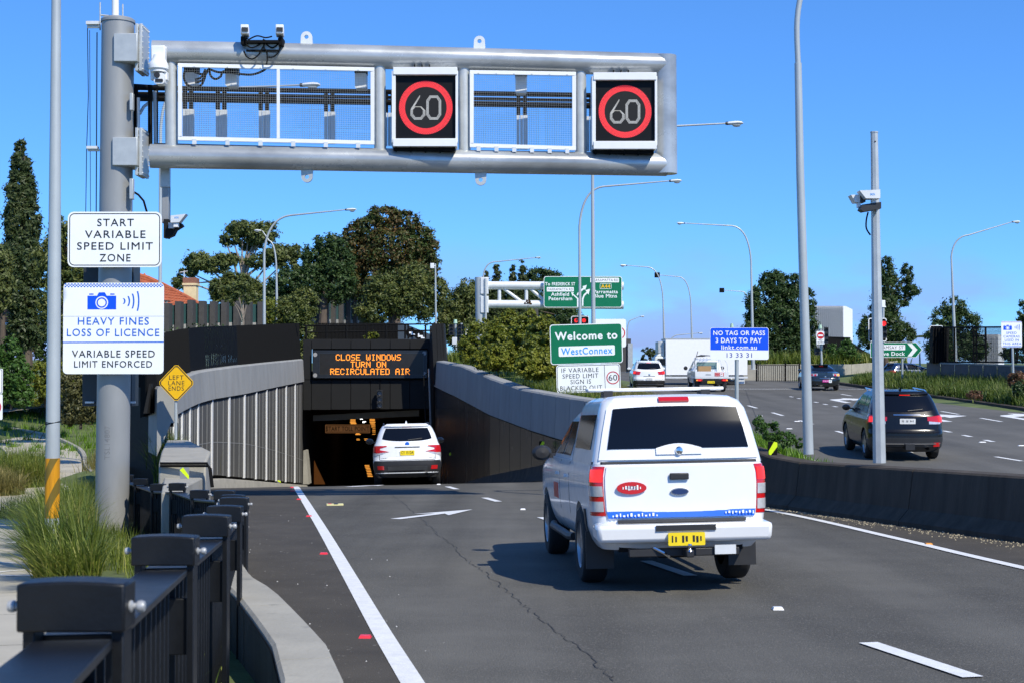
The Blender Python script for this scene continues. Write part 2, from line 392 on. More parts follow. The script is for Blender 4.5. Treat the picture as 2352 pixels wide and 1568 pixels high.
def obj(name, mb, material, parent=None, local=False, smooth=True, angle=35, bevel=0.0, kind=None, label=None):
    """link the builder as ONE mesh object; world coordinates unless local"""
    me = bpy.data.meshes.new(name)
    off = Vector((0, 0, 0))
    if parent is not None and not local: off = Vector(root_of(parent).location)
    vs = [(p[0] - off.x, p[1] - off.y, p[2] - off.z) for p in mb.v]
    me.from_pydata(vs, [], mb.f)
    mats = material if isinstance(material, (list, tuple)) else [material]
    for m in mats: me.materials.append(m)
    if len(mats) > 1: me.polygons.foreach_set('material_index', mb.m)
    me.update()
    if smooth:
        me.polygons.foreach_set('use_smooth', [True] * len(me.polygons))
        me.set_sharp_from_angle(angle=R(angle))
    o = link_mesh(name, me, parent)
    if bevel > 0:
        b = o.modifiers.new('bevel', 'BEVEL'); b.width = bevel; b.segments = 2; b.limit_method = 'ANGLE'; b.angle_limit = R(40)
    if kind: o['kind'] = kind
    if label: o['label'] = label
    return o

def obj_np(name, V, Fq, material, parent=None, kind=None):
    """big meshes from numpy arrays (quads or triangles)"""
    me = bpy.data.meshes.new(name)
    off = np.array(root_of(parent).location) if parent is not None else np.zeros(3)
    V = (V - off).astype(np.float32); k = Fq.shape[1]
    me.vertices.add(len(V)); me.vertices.foreach_set('co', V.ravel())
    me.loops.add(Fq.size); me.loops.foreach_set('vertex_index', Fq.ravel().astype(np.int32))
    me.polygons.add(len(Fq)); me.polygons.foreach_set('loop_start', np.arange(0, Fq.size, k, dtype=np.int32))
    me.polygons.foreach_set('loop_total', np.full(len(Fq), k, dtype=np.int32))
    me.materials.append(material); me.update(calc_edges=True)
    o = link_mesh(name, me, parent)
    if kind: o['kind'] = kind
    return o

def tag(o, label, cat, group=None):
    o['label'] = label; o['category'] = cat
    if group: o['group'] = group
    return o

def thing(name, label, cat, loc=(0, 0, 0), rz=0.0, group=None):
    o = bpy.data.objects.new(name, None); COL.objects.link(o)
    o.empty_display_size = 0.2
    o.location = loc; o.rotation_euler = (0, 0, rz)
    return tag(o, label, cat, group)

def share(name, src, parent, loc=(0, 0, 0), rz=0.0):
    """another piece that shares the mesh of src"""
    o = bpy.data.objects.new(name, src.data); COL.objects.link(o); o.parent = parent
    o.location = loc; o.rotation_euler = (0, 0, rz)
    for m in src.modifiers:
        if m.type == 'BEVEL':
            b = o.modifiers.new('bevel', 'BEVEL'); b.width = m.width; b.segments = 2; b.limit_method = 'ANGLE'; b.angle_limit = R(40)
    return o

def struct(name, mb, material, **k):
    o = obj(name, mb, material, **k); o['kind'] = 'structure'; return o

# ------------------------------------------------------------------ writing
_TXT = {}
def text_geo(s, bold=0.0, gap=1.06):
    key = (s, bold, gap)
    if key in _TXT: return _TXT[key]
    cu = bpy.data.curves.new('lettering', 'FONT'); cu.body = s; cu.size = 1.0; cu.offset = bold; cu.resolution_u = 3; cu.space_character = gap
    o = bpy.data.objects.new('lettering', cu); COL.objects.link(o)
    bpy.context.view_layer.update()
    me = o.evaluated_get(bpy.context.evaluated_depsgraph_get()).to_mesh()
    V = np.array([v.co[:] for v in me.vertices]) if len(me.vertices) else np.zeros((0, 3))
    P = [tuple(p.vertices) for p in me.polygons]
    bpy.data.objects.remove(o); bpy.data.curves.remove(cu)
    _TXT[key] = (V, P); return V, P

def text_mb(mb, s, x0, x1, z0, z1, y, bold=0.0, gap=1.06, keep=False):
    """text fitted to the box x0..x1, z0..z1, facing -y at depth y"""
    V, P = text_geo(s, 0.0, gap)
    lo, hi = V.min(0), V.max(0)
    sx = (x1 - x0) / (hi[0] - lo[0]); sz = (z1 - z0) / (hi[1] - lo[1])
    e = bold * (z1 - z0) * 1.4
    for k, (ex, ez) in enumerate(((0, 0),) if bold <= 0 else ((e, 0), (-e, 0), (0, e), (0, -e))):
        mb.add([((p[0] - lo[0]) * sx + x0 + ex, y - .0005 * k, (p[1] - lo[1]) * sz + z0 + ez) for p in V], P)

def rrect(x0, x1, z0, z1, r, n=5):
    pts = []
    for cx, cz, a in ((x1 - r, z0 + r, -90), (x1 - r, z1 - r, 0), (x0 + r, z1 - r, 90), (x0 + r, z0 + r, 180)):
        for k in range(n + 1):
            w = R(a + 90 * k / n); pts.append((cx + r * math.cos(w), cz + r * math.sin(w)))
    return pts
def circ(cx, cz, r, n=32): return [(cx + r * math.cos(2 * math.pi * k / n), cz + r * math.sin(2 * math.pi * k / n)) for k in range(n)]

class Board:
    """a sign face parallel to the picture at distance d, drawn in picture coordinates"""
    def __init__(s, root, d): s.root = root; s.d = d; s.k = 0
    def X(s, px): return ax(px, s.d)
    def Z(s, py): return az(py, s.d)
    def S(s, px): return px * s.d / F
    def panel(s, x0, y0, x1, y1, r, m, off=0.0, th=0.004, name='panel', parent=None):
        b = MB().prism(rrect(s.X(x0), s.X(x1), s.Z(y1), s.Z(y0), max(0.002, s.S(r))), s.d - off - th, s.d - off)
        return obj(name, b, m, parent or s.root, angle=50)
    def frame(s, x0, y0, x1, y1, r, w, m, off=0.014, name='border', parent=None):
        r1, r2 = s.S(r), max(0.001, s.S(r - w))
        b = MB().ring(rrect(s.X(x0), s.X(x1), s.Z(y1), s.Z(y0), r1), rrect(s.X(x0 + w), s.X(x1 - w), s.Z(y1 - w), s.Z(y0 + w), r2), s.d - off, s.d - off + 0.002)
        return obj(name, b, m, parent or s.root, angle=50)
    def text(s, t, x0, x1, y0, y1, m, off=0.016, bold=0.0, gap=1.06, parent=None, skew=0.0):
        b = MB(); text_mb(b, t, s.X(x0), s.X(x1), s.Z(y1), s.Z(y0), s.d - off, bold, gap)
        return obj('lettering', b, m, parent or s.root, smooth=False)
    def poly(s, pts, m, off=0.0125, th=0.002, name='emblem', parent=None):
        q = [(s.X(a), s.Z(b_)) for a, b_ in pts]
        ar = sum(q[i][0] * q[(i + 1) % len(q)][1] - q[(i + 1) % len(q)][0] * q[i][1] for i in range(len(q)))
        if ar < 0: q.reverse()
        return obj(name, MB().prism(q, s.d - off - th, s.d - off), m, parent or s.root, smooth=False)
    def disc(s, px, py, r, m, off=0.0125, name='emblem', r_in=0, parent=None, n=40):
        o_ = circ(s.X(px), s.Z(py), s.S(r), n)
        b = MB()
        if r_in: b.ring(o_, circ(s.X(px), s.Z(py), s.S(r_in), n), s.d - off - 0.002, s.d - off)
        else: b.prism(o_, s.d - off - 0.002, s.d - off)
        return obj(name, b, m, parent or s.root, angle=50)
    def camera_icon(s, x0, y0, x1, y1, m, m_bg):
        w, h = x1 - x0, y1 - y0
        u = lambda a, b_: (x0 + a * w, y0 + b_ * h)
        s.poly([u(0, .2), u(.33, .2), u(.40, 0), u(.60, 0), u(.67, .2), u(1, .2), u(1, 1), u(0, 1)], m, name='camera_emblem')
        s.poly([u(.06, .07), u(.21, .07), u(.21, .14), u(.06, .14)], m, name='camera_emblem')
        s.poly([u(.79, .07), u(.94, .07), u(.94, .14), u(.79, .14)], m, name='camera_emblem')
        cx, cy = u(.5, .6)
        s.disc(cx, cy, w * .22, m_bg, off=0.0145, name='camera_emblem')
        s.disc(cx, cy, w * .18, m, off=0.017, name='camera_emblem', r_in=w * .135)
    def waves(s, xs, cy, hs, w, m):
        for x, h in zip(xs, hs):
            pts = []
            for k in range(9):
                a = lerp(-1, 1, k / 8); pts.append((x - w * 0.9 * a * a + w, cy + a * h))
            s.poly([(a - w / 2, b_) for a, b_ in pts] + [(a + w / 2, b_) for a, b_ in reversed(pts)], m, name='wave_emblem')
# ================================================================== SETTING
# ---- ground: one sheet out to the horizon, with the ramp trench sunk into it
def g_left(x, d):
    z = zleft(d)
    e = xl(d)
    near = max(0.0, min(1.0, (x - (e - 5.0)) / 3.5))
    rise = interp(d, [0, 44, 60, 80, 100], [0, 0, 2.6, 3.3, 2.6])
    z += rise * near * near * (3 - 2 * near)
    if x < -24: z += min(3.0, (-24 - x) * 0.05)
    return z
def g_right(x, d):
    zs = zsurf(d) - 0.03
    if x >= xsl(d) - 0.15: 
        over = max(0, x - 21.3)
        return zs + min(over * 0.12, 0.7)
    a, b = xr(d) + 0.3, xsl(d) - 0.15
    t = max(0.0, min(1.0, (x - a) / max(0.05, b - a)))
    top = crr(min(d, 77)) - 0.12
    if d < 30: top = min(top, zs + 0.12) if d < 24 else min(top, zs + 0.25)
    hump = interp(d, [46, 58, 80], [0, 0.3, 0.2]) * math.sin(math.pi * min(1, t * 1.2))
    return lerp(top, zs, t ** 1.5) + hump * (1 - t)
D_ROWS = [-40, -20, -8] + [i for i in range(-4, 120, 2)] + [124, 130, 140, 155, 175, 200, 240, 300, 400, 550, 750, 1100, 1700]
rows = []
for d in D_ROWS:
    a, b = xl(d), xr(d)
    trench = d < 139
    cols = [-1700, -500, -220, -120, -80, -60, -45, -36] + [a - k for k in (21, 17, 14, 12, 10, 8, 7, 6, 5, 4, 3, 2, 1.2, 0.7)]
    row = []
    for x in cols: row.append((x, d, g_left(x, d)))
    og = 0.22 if d < 34 else 0.36
    mids = [a - og - .02, a - og] + [lerp(a, b, t) for t in (0.1, 0.3, 0.5, 0.7, 0.9)] + [b + 0.42, b + 0.44]
    for i, x in enumerate(mids):
        if trench:
            z = g_left(x, d) if i == 0 else (g_right(b + .5, d) if i == len(mids) - 1 else zramp(x, d) - 0.5)
        else:
            z = lerp(g_left(a, d), g_right(b, d), (x - a) / (b - a))
            z = max(z, -0.05) if d < 105 else z
        row.append((x, d, z))
    for k in (0.55, 0.8, 1.4, 2.2, 3.2, 4.4, 5.8, 7.5, 9.5, 12, 15, 18, 22, 26, 32, 40, 55, 80, 120, 220, 500, 1700):
        row.append((b + k, d, g_right(b + k, d)))
    rows.append(row)
struct('ground', MB().grid(rows), [M['grassland']], angle=60)

struct('ground', MB().grid([[(lerp(xl(d) - 1.2, xr(d) + 1.2, t / 4), d, max(-0.05, lerp(g_left(xl(d) - 1, d), g_right(xr(d) + 1, d), t / 4)) + .03) for t in range(5)] for d in (77.4, 84, 90, 100, 110, 120, 130, 142)]), M['earth'])
# ---- the ramp carriageway and the surface road
def sheet(name, dlist, xs_fn, z_fn, m):
    return struct(name, MB().grid([[(x, d, z_fn(x, d)) for x in xs_fn(d)] for d in dlist]), m, angle=80)
dl = [-25, -10, 0, 4] + [5 + 0.75 * i for i in range(108)] + [90, 100, 110, 120, 140]
sheet('ramp_road', dl, lambda d: [lerp(xl(d) - 0.05, xr(d) + 0.05, t / 10) for t in range(11)], zramp, M['asphalt'])
dl2 = [-20, 0, 10, 20, 30, 40, 60, 80, 100, 120, 150, 200, 300, 450]
sheet('surface_road', dl2, lambda d: [lerp(xsl(d), 21.0, t / 6) for t in range(7)], lambda x, d: zsurf(d) + 0.012, M['asphalt2'])
# the cross street at the junction
b = MB().grid([[(x, d, zsurf(d) + 0.016) for x in (-70, -40, -15, 0, 7, 14, 20.99)] for d in (86, 90, 96, 101)])
struct('cross_street', b, M['asphalt2'])

# ---- painted markings
def strip(pts, w, zf, lift, step=0.5):
    """ribbon along a polyline of (X, d)"""
    P = [Vector((p[0], p[1])) for p in pts]; S = []
    for i in range(len(P) - 1):
        n = max(1, int((P[i + 1] - P[i]).length / step))
        for k in range(n): S.append(P[i].lerp(P[i + 1], k / n))
    S.append(P[-1]); A = []; B = []
    for i, p in enumerate(S):
        t = (S[min(i + 1, len(S) - 1)] - S[max(i - 1, 0)]).normalized(); nn = Vector((-t.y, t.x)) * w / 2
        A.append((p.x + nn.x, p.y + nn.y, zf(p.x + nn.x, p.y + nn.y) + lift)); B.append((p.x - nn.x, p.y - nn.y, zf(p.x - nn.x, p.y - nn.y) + lift))
    return MB().grid([B, A])
def smooth_pts(pts, n=6):
    out = []
    P = [Vector(p) for p in pts]
    for i in range(len(P) - 1):
        p0, p1, p2, p3 = P[max(i - 1, 0)], P[i], P[i + 1], P[min(i + 2, len(P) - 1)]
        for k in range(n):
            t = k / n
            out.append(0.5 * ((2 * p1) + (-p0 + p2) * t + (2 * p0 - 5 * p1 + 4 * p2 - p3) * t * t + (-p0 + 3 * p1 - 3 * p2 + p3) * t ** 3))
    out.append(P[-1]); return out
def dramp(py): return 1.70 / ((py - HOR) / F - 0.031)
def gramp(px, py): d = dramp(py); return (ax(px, d), d)
EDGE_L = smooth_pts([(0.32, 4)] + [gramp(*p) for p in ((950, 1568), (872, 1440), (803, 1320), (745, 1220), (705, 1155), (680, 1114))] + [(-6.9, 45), (-8.3, 56), (-9.6, 70), (-10.4, 78)])
struct('road_marking', strip(EDGE_L, 0.155, zramp, 0.011), M['paint'])
EDGE_R = smooth_pts([(7.15, 4), gramp(2352, 1304), gramp(2060, 1236), gramp(1765, 1171), gramp(1420, 1113), gramp(1205, 1094)] + [(-1.8, 54), (-3.8, 66), (-5.3, 77)])
struct('road_marking', strip(EDGE_R, 0.16, zramp, 0.011), M['paint'])
DASH = [((2230, 1553), (1990, 1474)), ((1585, 1321), (1483, 1287)), ((1285, 1202), (1243, 1187)), ((1145, 1151), (1113, 1142)), ((1049, 1122.5), (1028, 1116.5))]
for a, b_ in DASH:
    struct('lane_dash', strip([gramp(*a), gramp(*b_)], 0.155, zramp, 0.011, 0.4), M['paint'])
def arrow_marking(tail, head, hw, sw, zf, lift, frac=0.45, name='arrow_marking'):
    t, h = Vector(tail), Vector(head); u = (h - t); L = u.length; u.normalize(); n = Vector((-u.y, u.x))
    k = t + u * L * (1 - frac)
    pts = [t - n * sw, k - n * sw, k - u * 0.12 * L - n * hw, h, k - u * 0.12 * L + n * hw, k + n * sw, t + n * sw]
    mb = MB().add([(p.x, p.y, zf(p.x, p.y) + lift) for p in pts], [(0, 1, 5, 6), (1, 2, 3), (1, 3, 5), (3, 4, 5)])
    return struct(name, mb, M['paint'], smooth=False)
arrow_marking(gramp(909, 1191), gramp(1086, 1169), 0.36, 0.10, zramp, 0.011)
arrow_marking(gramp(800, 1117), gramp(884, 1109), 0.40, 0.12, zramp, 0.012)
# surface road lines
def gsurf(px, py):
    d = 3.06 / ((py - HOR) / F + 0.026); return (ax(px, d), d)
zs2 = lambda x, d: zsurf(d) + 0.012
for x0, dd in ((10.55, [38, 44.5, 50.5, 56, 62, 68, 74, 80]), (17.7, [34, 44, 52, 57, 63, 69, 75, 82])):
    for d in dd:
        struct('lane_dash', strip([(x0, d), (x0, d + 2.3)], 0.15, zs2, 0.008, 1), M['paint'])
struct('lane_dash', strip([gsurf(2345, 1059), gsurf(2285, 1049)], 0.14, zs2, 0.008, 1), M['paint'])
for i in range(16):          # dotted turning lines through the middle of the road
    d = 42 + i * 2.1
    struct('lane_dash', strip([(14.05 + 0.02 * i, d), (14.05 + 0.02 * i, d + 0.75)], 0.16, zs2, 0.008, 1), M['paint'])
for x0, d0 in ((16.0, 67), (16.1, 52), (19.4, 52.5)):     # right-turn arrows
    t, n = 0.17, 0
    pts = [(0, 0), (2 * t, 0), (2 * t, 2.6), (1.0, 3.2), (1.0, 2.5), (2.1, 3.9), (1.0, 5.3), (1.0, 4.5), (0.2, 3.7), (0, 3.2)]
    mb = MB().add([(x0 - 0.5 + p[0], d0 + p[1], zs2(0, d0 + p[1]) + 0.008) for p in pts], [tuple(range(len(pts)))])
    struct('arrow_marking', mb, M['paint'], smooth=False)
struct('road_marking', strip([(20.8, 20), (20.8, 84)], 0.13, zs2, 0.008, 4), M['paint'])
struct('road_marking', strip([(8.0, 46), (13.7, 84.5)], 0.02, zs2, 0.007, 4), M['crack'])
struct('stop_line', strip([(7.4, 85.0), (20.8, 85.0)], 0.35, zs2, 0.009, 4), M['paint'])
# cracks in the asphalt
ck = []
for i, p in enumerate([(900, 1132), (945, 1170), (985, 1205), (1010, 1228), (1040, 1250), (1075, 1285), (1110, 1310), (1160, 1352), (1215, 1398), (1270, 1440), (1335, 1490), (1410, 1560)]):
    ck.append(gramp(*p))
ckp = []
for p in smooth_pts(ck, 14): ckp.append((p[0] + random.uniform(-.03, .03), p[1] + random.uniform(-.06, .06)))
struct('road_crack', strip(ckp, 0.008, zramp, 0.006, 0.2), M['crack'])
# darker shoulders
sh = MB().grid([[(xl(d) + 0.1, d, zramp(xl(d), d) + 0.006), (lerp(xl(d), interp(d, [p[1] for p in EDGE_L], [p[0] for p in EDGE_L]), 0.96), d, zramp(-5, d) + 0.006)] for d in [6 + i * 1.0 for i in range(32)]])
struct('road_shoulder', sh, M['shoulder'])
shr = [[(interp(d, [p[1] for p in EDGE_R], [p[0] for p in EDGE_R]) + 0.12, d, zramp(5, d) + 0.006), (xr(d) - 0.02, d, zramp(5, d) + 0.006)] for d in [12 + i for i in range(32)]]
struct('road_shoulder', MB().grid(shr), M['shoulder'])
# grit swept against the barrier, and loose stones on the left shoulder
def grit(name, pts, size, m):
    V = []; Q = []
    for (x, d) in pts:
        z = zramp(x, d) + 0.008; s = size * random.uniform(.5, 1.6); o = len(V); a = random.uniform(0, 6)
        for k in range(3): V.append((x + s * math.cos(a + 2.1 * k), d + s * math.sin(a + 2.1 * k), z))
        V.append((x, d, z + s * 0.9)); Q += [(o, o + 1, o + 3), (o + 1, o + 2, o + 3), (o + 2, o, o + 3)]
    o_ = obj_np(name, np.array(V), np.array(Q), m); o_['kind'] = 'stuff'; return o_
pts = []
for _ in range(1500):
    d = random.uniform(12, 34); e = xr(d); pts.append((e - abs(random.gauss(0, .28)) - 0.03, d))
tag(grit('gravel', pts, 0.011, mat('grit_tan', (0.42, 0.36, 0.24), 0.9, var=0.3, scale=30)), 'tan grit swept along the foot of the concrete barrier', 'gravel')
pts = []
for _ in range(50):
    d = random.uniform(8, 30); e = xl(d); pts.append((lerp(e + .3, interp(d, [p[1] for p in EDGE_L], [p[0] for p in EDGE_L]) + .6, random.random() ** 1.3), d))
tag(grit('gravel', pts, 0.007, mat('grit_pale', (0.55, 0.54, 0.52), 0.9, var=0.3, scale=30)), 'loose pale stones scattered on the left road shoulder', 'gravel')

# raised road markers
def marker(px, py, m, label, group, zf=gramp, zz=zramp, w=0.05):
    x, d = zf(px, py); z = zz(x, d) + 0.004
    b = MB().hexa([(x - w, d - .05, z), (x + w, d - .05, z), (x + w, d + .05, z), (x - w, d + .05, z),
                   (x - w * .75, d - .03, z + .022), (x + w * .75, d - .03, z + .022), (x + w * .75, d + .03, z + .022), (x - w * .75, d + .03, z + .022)])
    return tag(obj('road_marker', b, m, smooth=False), label, 'road marker', group)
for px, py, w_ in ((840, 1462, 'nearest the camera beside the white edge line'), (745, 1271, 'second from the camera beside the white edge line'), (711, 1185, 'third from the camera beside the white edge line'), (688, 1146, 'just beyond the gantry shadow beside the white edge line'), (673, 1127, 'near the far end of the white edge line'), (672, 1117, 'at the far end of the white edge line')):
    marker(px, py, M['rrpm_red'], 'red raised road marker ' + w_, 'red road markers along the edge line')
marker(1784, 1397, M['rrpm_white'], 'white raised road marker on open asphalt in front of the white ute', 'white road markers between the lanes')
marker(1201, 1169, M['rrpm_white'], 'white raised road marker on the lane line beyond the white ute', 'white road markers between the lanes')
marker(1008, 1110, M['rrpm_white'], 'white raised road marker by the right rear wheel of the white wagon', 'white road markers between the lanes')
marker(2130, 1249, M['rrpm_amber'], 'amber raised road marker on the right edge line by the barrier', 'amber road marker')
for px, py, w_ in ((1812, 981, 'left of the tall lamp post'), (1745, 951, 'far up the near lane line'), (2345, 1020, 'at the right end of the road'), (2255, 1012, 'behind the black wagon'), (1830, 964, 'far up beyond the lamp post')):
    marker(px, py + 4, M['rrpm_white'], 'small white road marker on the surface road ' + w_, 'white markers on the surface road', gsurf, zs2, .10)
x, d = gramp(770, 1159)
b = MB(); b.mi = 0; b.box((x, d, zramp(x, d) + .02), (.33, .14, .03), .2); b.mi = 1; b.box((x + .02, d, zramp(x, d) + .036), (.08, .142, .006), .2); b.mi = 2; b.box((x - .1, d - .01, zramp(x, d) + .037), (.06, .08, .006), .2)
tag(obj('litter', b, [mat('litter_yellow', (.75, .70, .35), .5, var=.15, scale=20), M['sign_black'], M['rrpm_red']], smooth=False), 'crushed pale yellow carton lying on the road by the gantry shadow', 'litter')

# ---- near left barrier: low concrete wall with a broad top, made of cast lengths
def wall_lengths(root, name, ds, xf, w, ztop, zbot, m, gap=0.012, side=-1, sub=4):
    """cast lengths between the distances ds; the wall stands on the given side of the line xf"""
    for i in range(len(ds) - 1):
        rows = []
        for k in range(sub + 1):
            d = lerp(ds[i] + gap / 2, ds[i + 1] - gap / 2, k / sub)
            x = xf(d); t = Vector((xf(d + .2) - xf(d - .2), .4)).normalized(); n = Vector((-t.y, t.x)) * (1 if side < 0 else -1)
            a = (x, d); b_ = (x + n.x * w, d + n.y * w); zt, zb = ztop(d), zbot(d); c = 0.02
            row = [(a[0], a[1], zb), (a[0], a[1], zt - c), (lerp(a[0], b_[0], c / w), lerp(a[1], b_[1], c / w), zt), (lerp(b_[0], a[0], c / w), lerp(b_[1], a[1], c / w), zt), (b_[0], b_[1], zt - c), (b_[0], b_[1], zb)]
            rows.append(row if side < 0 else row[::-1])
        g = MB().grid(rows)
        n0 = len(rows[0]); last = (len(rows) - 1) * n0
        g.f.append(tuple(range(n0))); g.m.append(0); g.f.append(tuple(last + k for k in range(n0 - 1, -1, -1))); g.m.append(0)
        obj(name, g, m, root, angle=40)
WL = thing('concrete_wall', 'low curved concrete wall with broad weathered top beside the black railing', 'wall', (-1.5, 9, -2.1))
zt_near = lambda d: interp(d, [-30, 7.2, 8.5, 11, 14, 20, 26, 29.5, 31], [-1.35, -1.53, -1.56, -1.63, -1.74, -1.93, -2.1, -2.2, -2.2])
wall_lengths(WL, 'wall_length', [2, 5.6, 7.9, 10.1, 12.4, 14.6, 17, 19.4, 22.2], lambda d: xl(d) + 0.05, 0.31, zt_near, lambda d: zleft(d) - 1.3, M['concrete'])
bb = MB().grid([[(xl(d) - .04, d, zramp(xl(d), d) - .4), (xl(d) - .02, d, zt_near(d) - .05)] for d in (2, 6, 9, 12, 15, 18, 22)])
obj('wall_core', bb, M['concrete_dark'], WL)
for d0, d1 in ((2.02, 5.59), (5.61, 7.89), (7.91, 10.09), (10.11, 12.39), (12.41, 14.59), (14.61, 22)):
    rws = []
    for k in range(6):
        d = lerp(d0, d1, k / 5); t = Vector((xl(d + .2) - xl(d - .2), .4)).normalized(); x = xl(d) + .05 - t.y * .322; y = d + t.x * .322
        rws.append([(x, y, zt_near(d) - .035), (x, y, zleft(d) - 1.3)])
    obj('shade_stain_face', MB().grid(rws), M['concrete_dark'], WL)  # inner face coloured darker than the top: shade painted in, with stain streaks

# ---- big chamfered concrete block at the head of the left barrier
CB = thing('concrete_abutment', 'broad chamfered concrete abutment top beside the grass and black railing', 'abutment', (-8.0, 36, -3.4))
def hexpoly(mb, poly, zt, zb):
    n = len(poly); vs = [(x, y, zt) for x, y in poly] + [(x, y, zb) for x, y in poly]
    fs = [tuple(range(n)), tuple(range(2 * n - 1, n - 1, -1))] + [(i, i + n, (i + 1) % n + n, (i + 1) % n) for i in range(n)]
    return mb.add(vs, fs)
KS = .82
top = [(ax(px, d * KS), d * KS) for px, d in ((366, 31.2), (474.5, 31.2), (485, 36), (434, 42), (384, 42), (372, 36))]
obj('block', hexpoly(MB(), top, -1.90 * KS, -4.2), M['concrete'], CB, bevel=0.04)
low = [(ax(px, d * KS), d * KS) for px, d in ((372, 27.2), (420, 27.2), (430, 29), (467, 31.15), (378, 31.15))]
obj('low_block', hexpoly(MB(), low, -2.22 * KS, -4.2), M['concrete'], CB, bevel=0.03)
for k, (dz, dx) in enumerate(((0, 0), (-.10, .05))):
    pts = [at(368, 1063 + k * 6, 31.12 * KS), at(476 + k * 3, 1063 + k * 6, 31.0 * KS), at(481 + k * 3, 1075, 30.95 * KS), at(486 + k * 3, 1118, 30.9 * KS)]
    obj('conduit', MB().tube(pts, .022, 8), M['black'], CB)
# small concrete wedge past it
CW = thing('concrete_wedge', 'small sloping concrete wedge at the foot of the black louvre wall', 'wall', (-9.6, 43, -3.2))
wp = [(333, 948), (352, 958), (372, 975), (388, 1006), (376, 1010), (352, 985), (333, 965)]
b = MB(); f0 = [at(px, py, 43) for px, py in wp]; f1 = [p + Vector((-.6, 1.4, 0)) for p in f0]; n = len(f0)
b.add(f0 + f1, [tuple(range(n - 1, -1, -1)), tuple(range(n, 2 * n))] + [(i, (i + 1) % n, (i + 1) % n + n, i + n) for i in range(n)])
obj('wedge', b, M['concrete'], CW, smooth=False)

# ---- right barrier (safety-shape concrete) and right tunnel approach wall
RB = thing('concrete_barrier', 'long dark stained concrete barrier beside the right edge line', 'barrier', (xr(22), 22, zramp(6, 22)))
def barrier_rows(d):
    x = xr(d); t = Vector((xr(d + .3) - xr(d - .3), .6)).normalized(); n = Vector((t.y, -t.x))     # n points away from the road
    z0 = zramp(x, d); zt = crr(d)
    prof = [(-0.02, z0 - .3), (-0.02, z0 + .08), (0.16, z0 + .27), (0.24, zt - .03), (0.27, zt), (0.60, zt + .01), (0.63, zt - .02), (0.63, z0 - .9)]
    return [(x + n.x * a, d + n.y * a, z) for a, z in prof]
def lengths(root, name, ds, fn, m, gap=0.012, sub=3):
    for i in range(len(ds) - 1):
        rows = [fn(lerp(ds[i] + gap, ds[i + 1] - gap, k / sub)) for k in range(sub + 1)]
        g = MB().grid([r_[::-1] for r_ in rows]); n0 = len(rows[0]); last = sub * n0
        g.f.append(tuple(range(n0 - 1, -1, -1))); g.m.append(0); g.f.append(tuple(last + k for k in range(n0))); g.m.append(0)
        obj(name, g, m, root, angle=30)
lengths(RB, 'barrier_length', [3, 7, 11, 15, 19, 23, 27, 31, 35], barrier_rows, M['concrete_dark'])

RW = thing('approach_wall', 'dark right approach wall with pale concrete crown curving into the tunnel', 'wall', (xr(50), 50, zramp(0, 50)))
def clr(d): return interp(d, [35, 42.4, 46.5, 52.4, 64, 77], [-2.15, -1.94, -1.80, -1.50, -0.93, -0.55])
def nrm_r(d): t = Vector((xr(d + .3) - xr(d - .3), .6)).normalized(); return Vector((t.y, -t.x))
def crown_r(d):
    x, n = xr(d), nrm_r(d); zt, zb = crr(d), clr(d)
    prof = [(0.16, zb), (0.22, zt - .05), (0.27, zt), (0.62, zt + .02), (0.66, zt - .03), (0.66, zb - .6), (0.3, zb)]
    return [(x + n.x * a, d + n.y * a, z) for a, z in prof]
ds = [35]
while ds[-1] < 75.5: ds.append(min(ds[-1] + 1.35 + 0.02 * (ds[-1] - 35), 76.3))
lengths(RW, 'crown_panel', ds, crown_r, M['concrete_grey'], gap=0.015, sub=1)
def clad_r(d):
    x, n = xr(d), nrm_r(d)
    return [(x + n.x * a, d + n.y * a, z) for a, z in ((0.20, zramp(x, d) - .3), (0.20, clr(d) - .05), (0.34, clr(d) - .05), (0.34, zramp(x, d) - .3))]
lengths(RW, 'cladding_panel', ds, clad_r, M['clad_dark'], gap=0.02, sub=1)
def toe_r(d):
    x, n = xr(d), nrm_r(d); z0 = zramp(x, d); h = interp(d, [35, 46, 77], [.85, .55, .5])
    return [(x + n.x * a, d + n.y * a, z) for a, z in ((-0.05, z0 - .3), (-0.05, z0 + .08), (0.10, z0 + .3), (0.15, z0 + h), (0.19, z0 + h), (0.19, z0 - .3))]
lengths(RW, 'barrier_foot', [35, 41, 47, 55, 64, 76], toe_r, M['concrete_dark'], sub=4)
bk = MB().grid([[(xr(d) + nrm_r(d).x * .36, d, zramp(0, d) - .3), (xr(d) + nrm_r(d).x * .36, d, clr(d) - .02)] for d in ds])
obj('wall_core', bk, M['dark'], RW)

# hazard markers: black or grey plate with a slanting yellow bar
def hazard(px0, py0, px1, py1, d, slant, label, base=M['black'], post=True):
    c = at((px0 + px1) / 2, py1, d)
    r_ = thing('hazard_marker', label, 'hazard marker', c, group='hazard markers along the walls')
    B = Board(r_, d)
    B.panel(px0, py0, px1, py1, 1.5, base, th=.02, name='plate')
    w = px1 - px0; q = [(px0, py0 + w * .3), (px0 + w * .35, py0), (px1, py1 - w * .35), (px1, py1), (px1 - w * .1, py1)] if slant > 0 else [(px1, py0 + w * .1), (px1, py0 + w * .55), (px0 + w * .3, py1), (px0, py1 - w * .1), (px0, py1 - w * .35), (px1 - w * .35, py0)]
    B.poly(q, M['hi_yellow'], off=.021, name='yellow_bar')
    return r_
hazard(415, 1072, 436, 1098, 23.5, 1, 'yellow barred grey hazard marker standing on the low concrete block', M['post_grey'])
hazard(1763, 1013, 1784, 1044, 27.4, -1, 'large black and yellow hazard marker on the barrier beside the white ute')
hazard(1238, 1012, 1250, 1029, 44.3, -1, 'small black and yellow hazard marker on the dark right wall near the ute mirror')
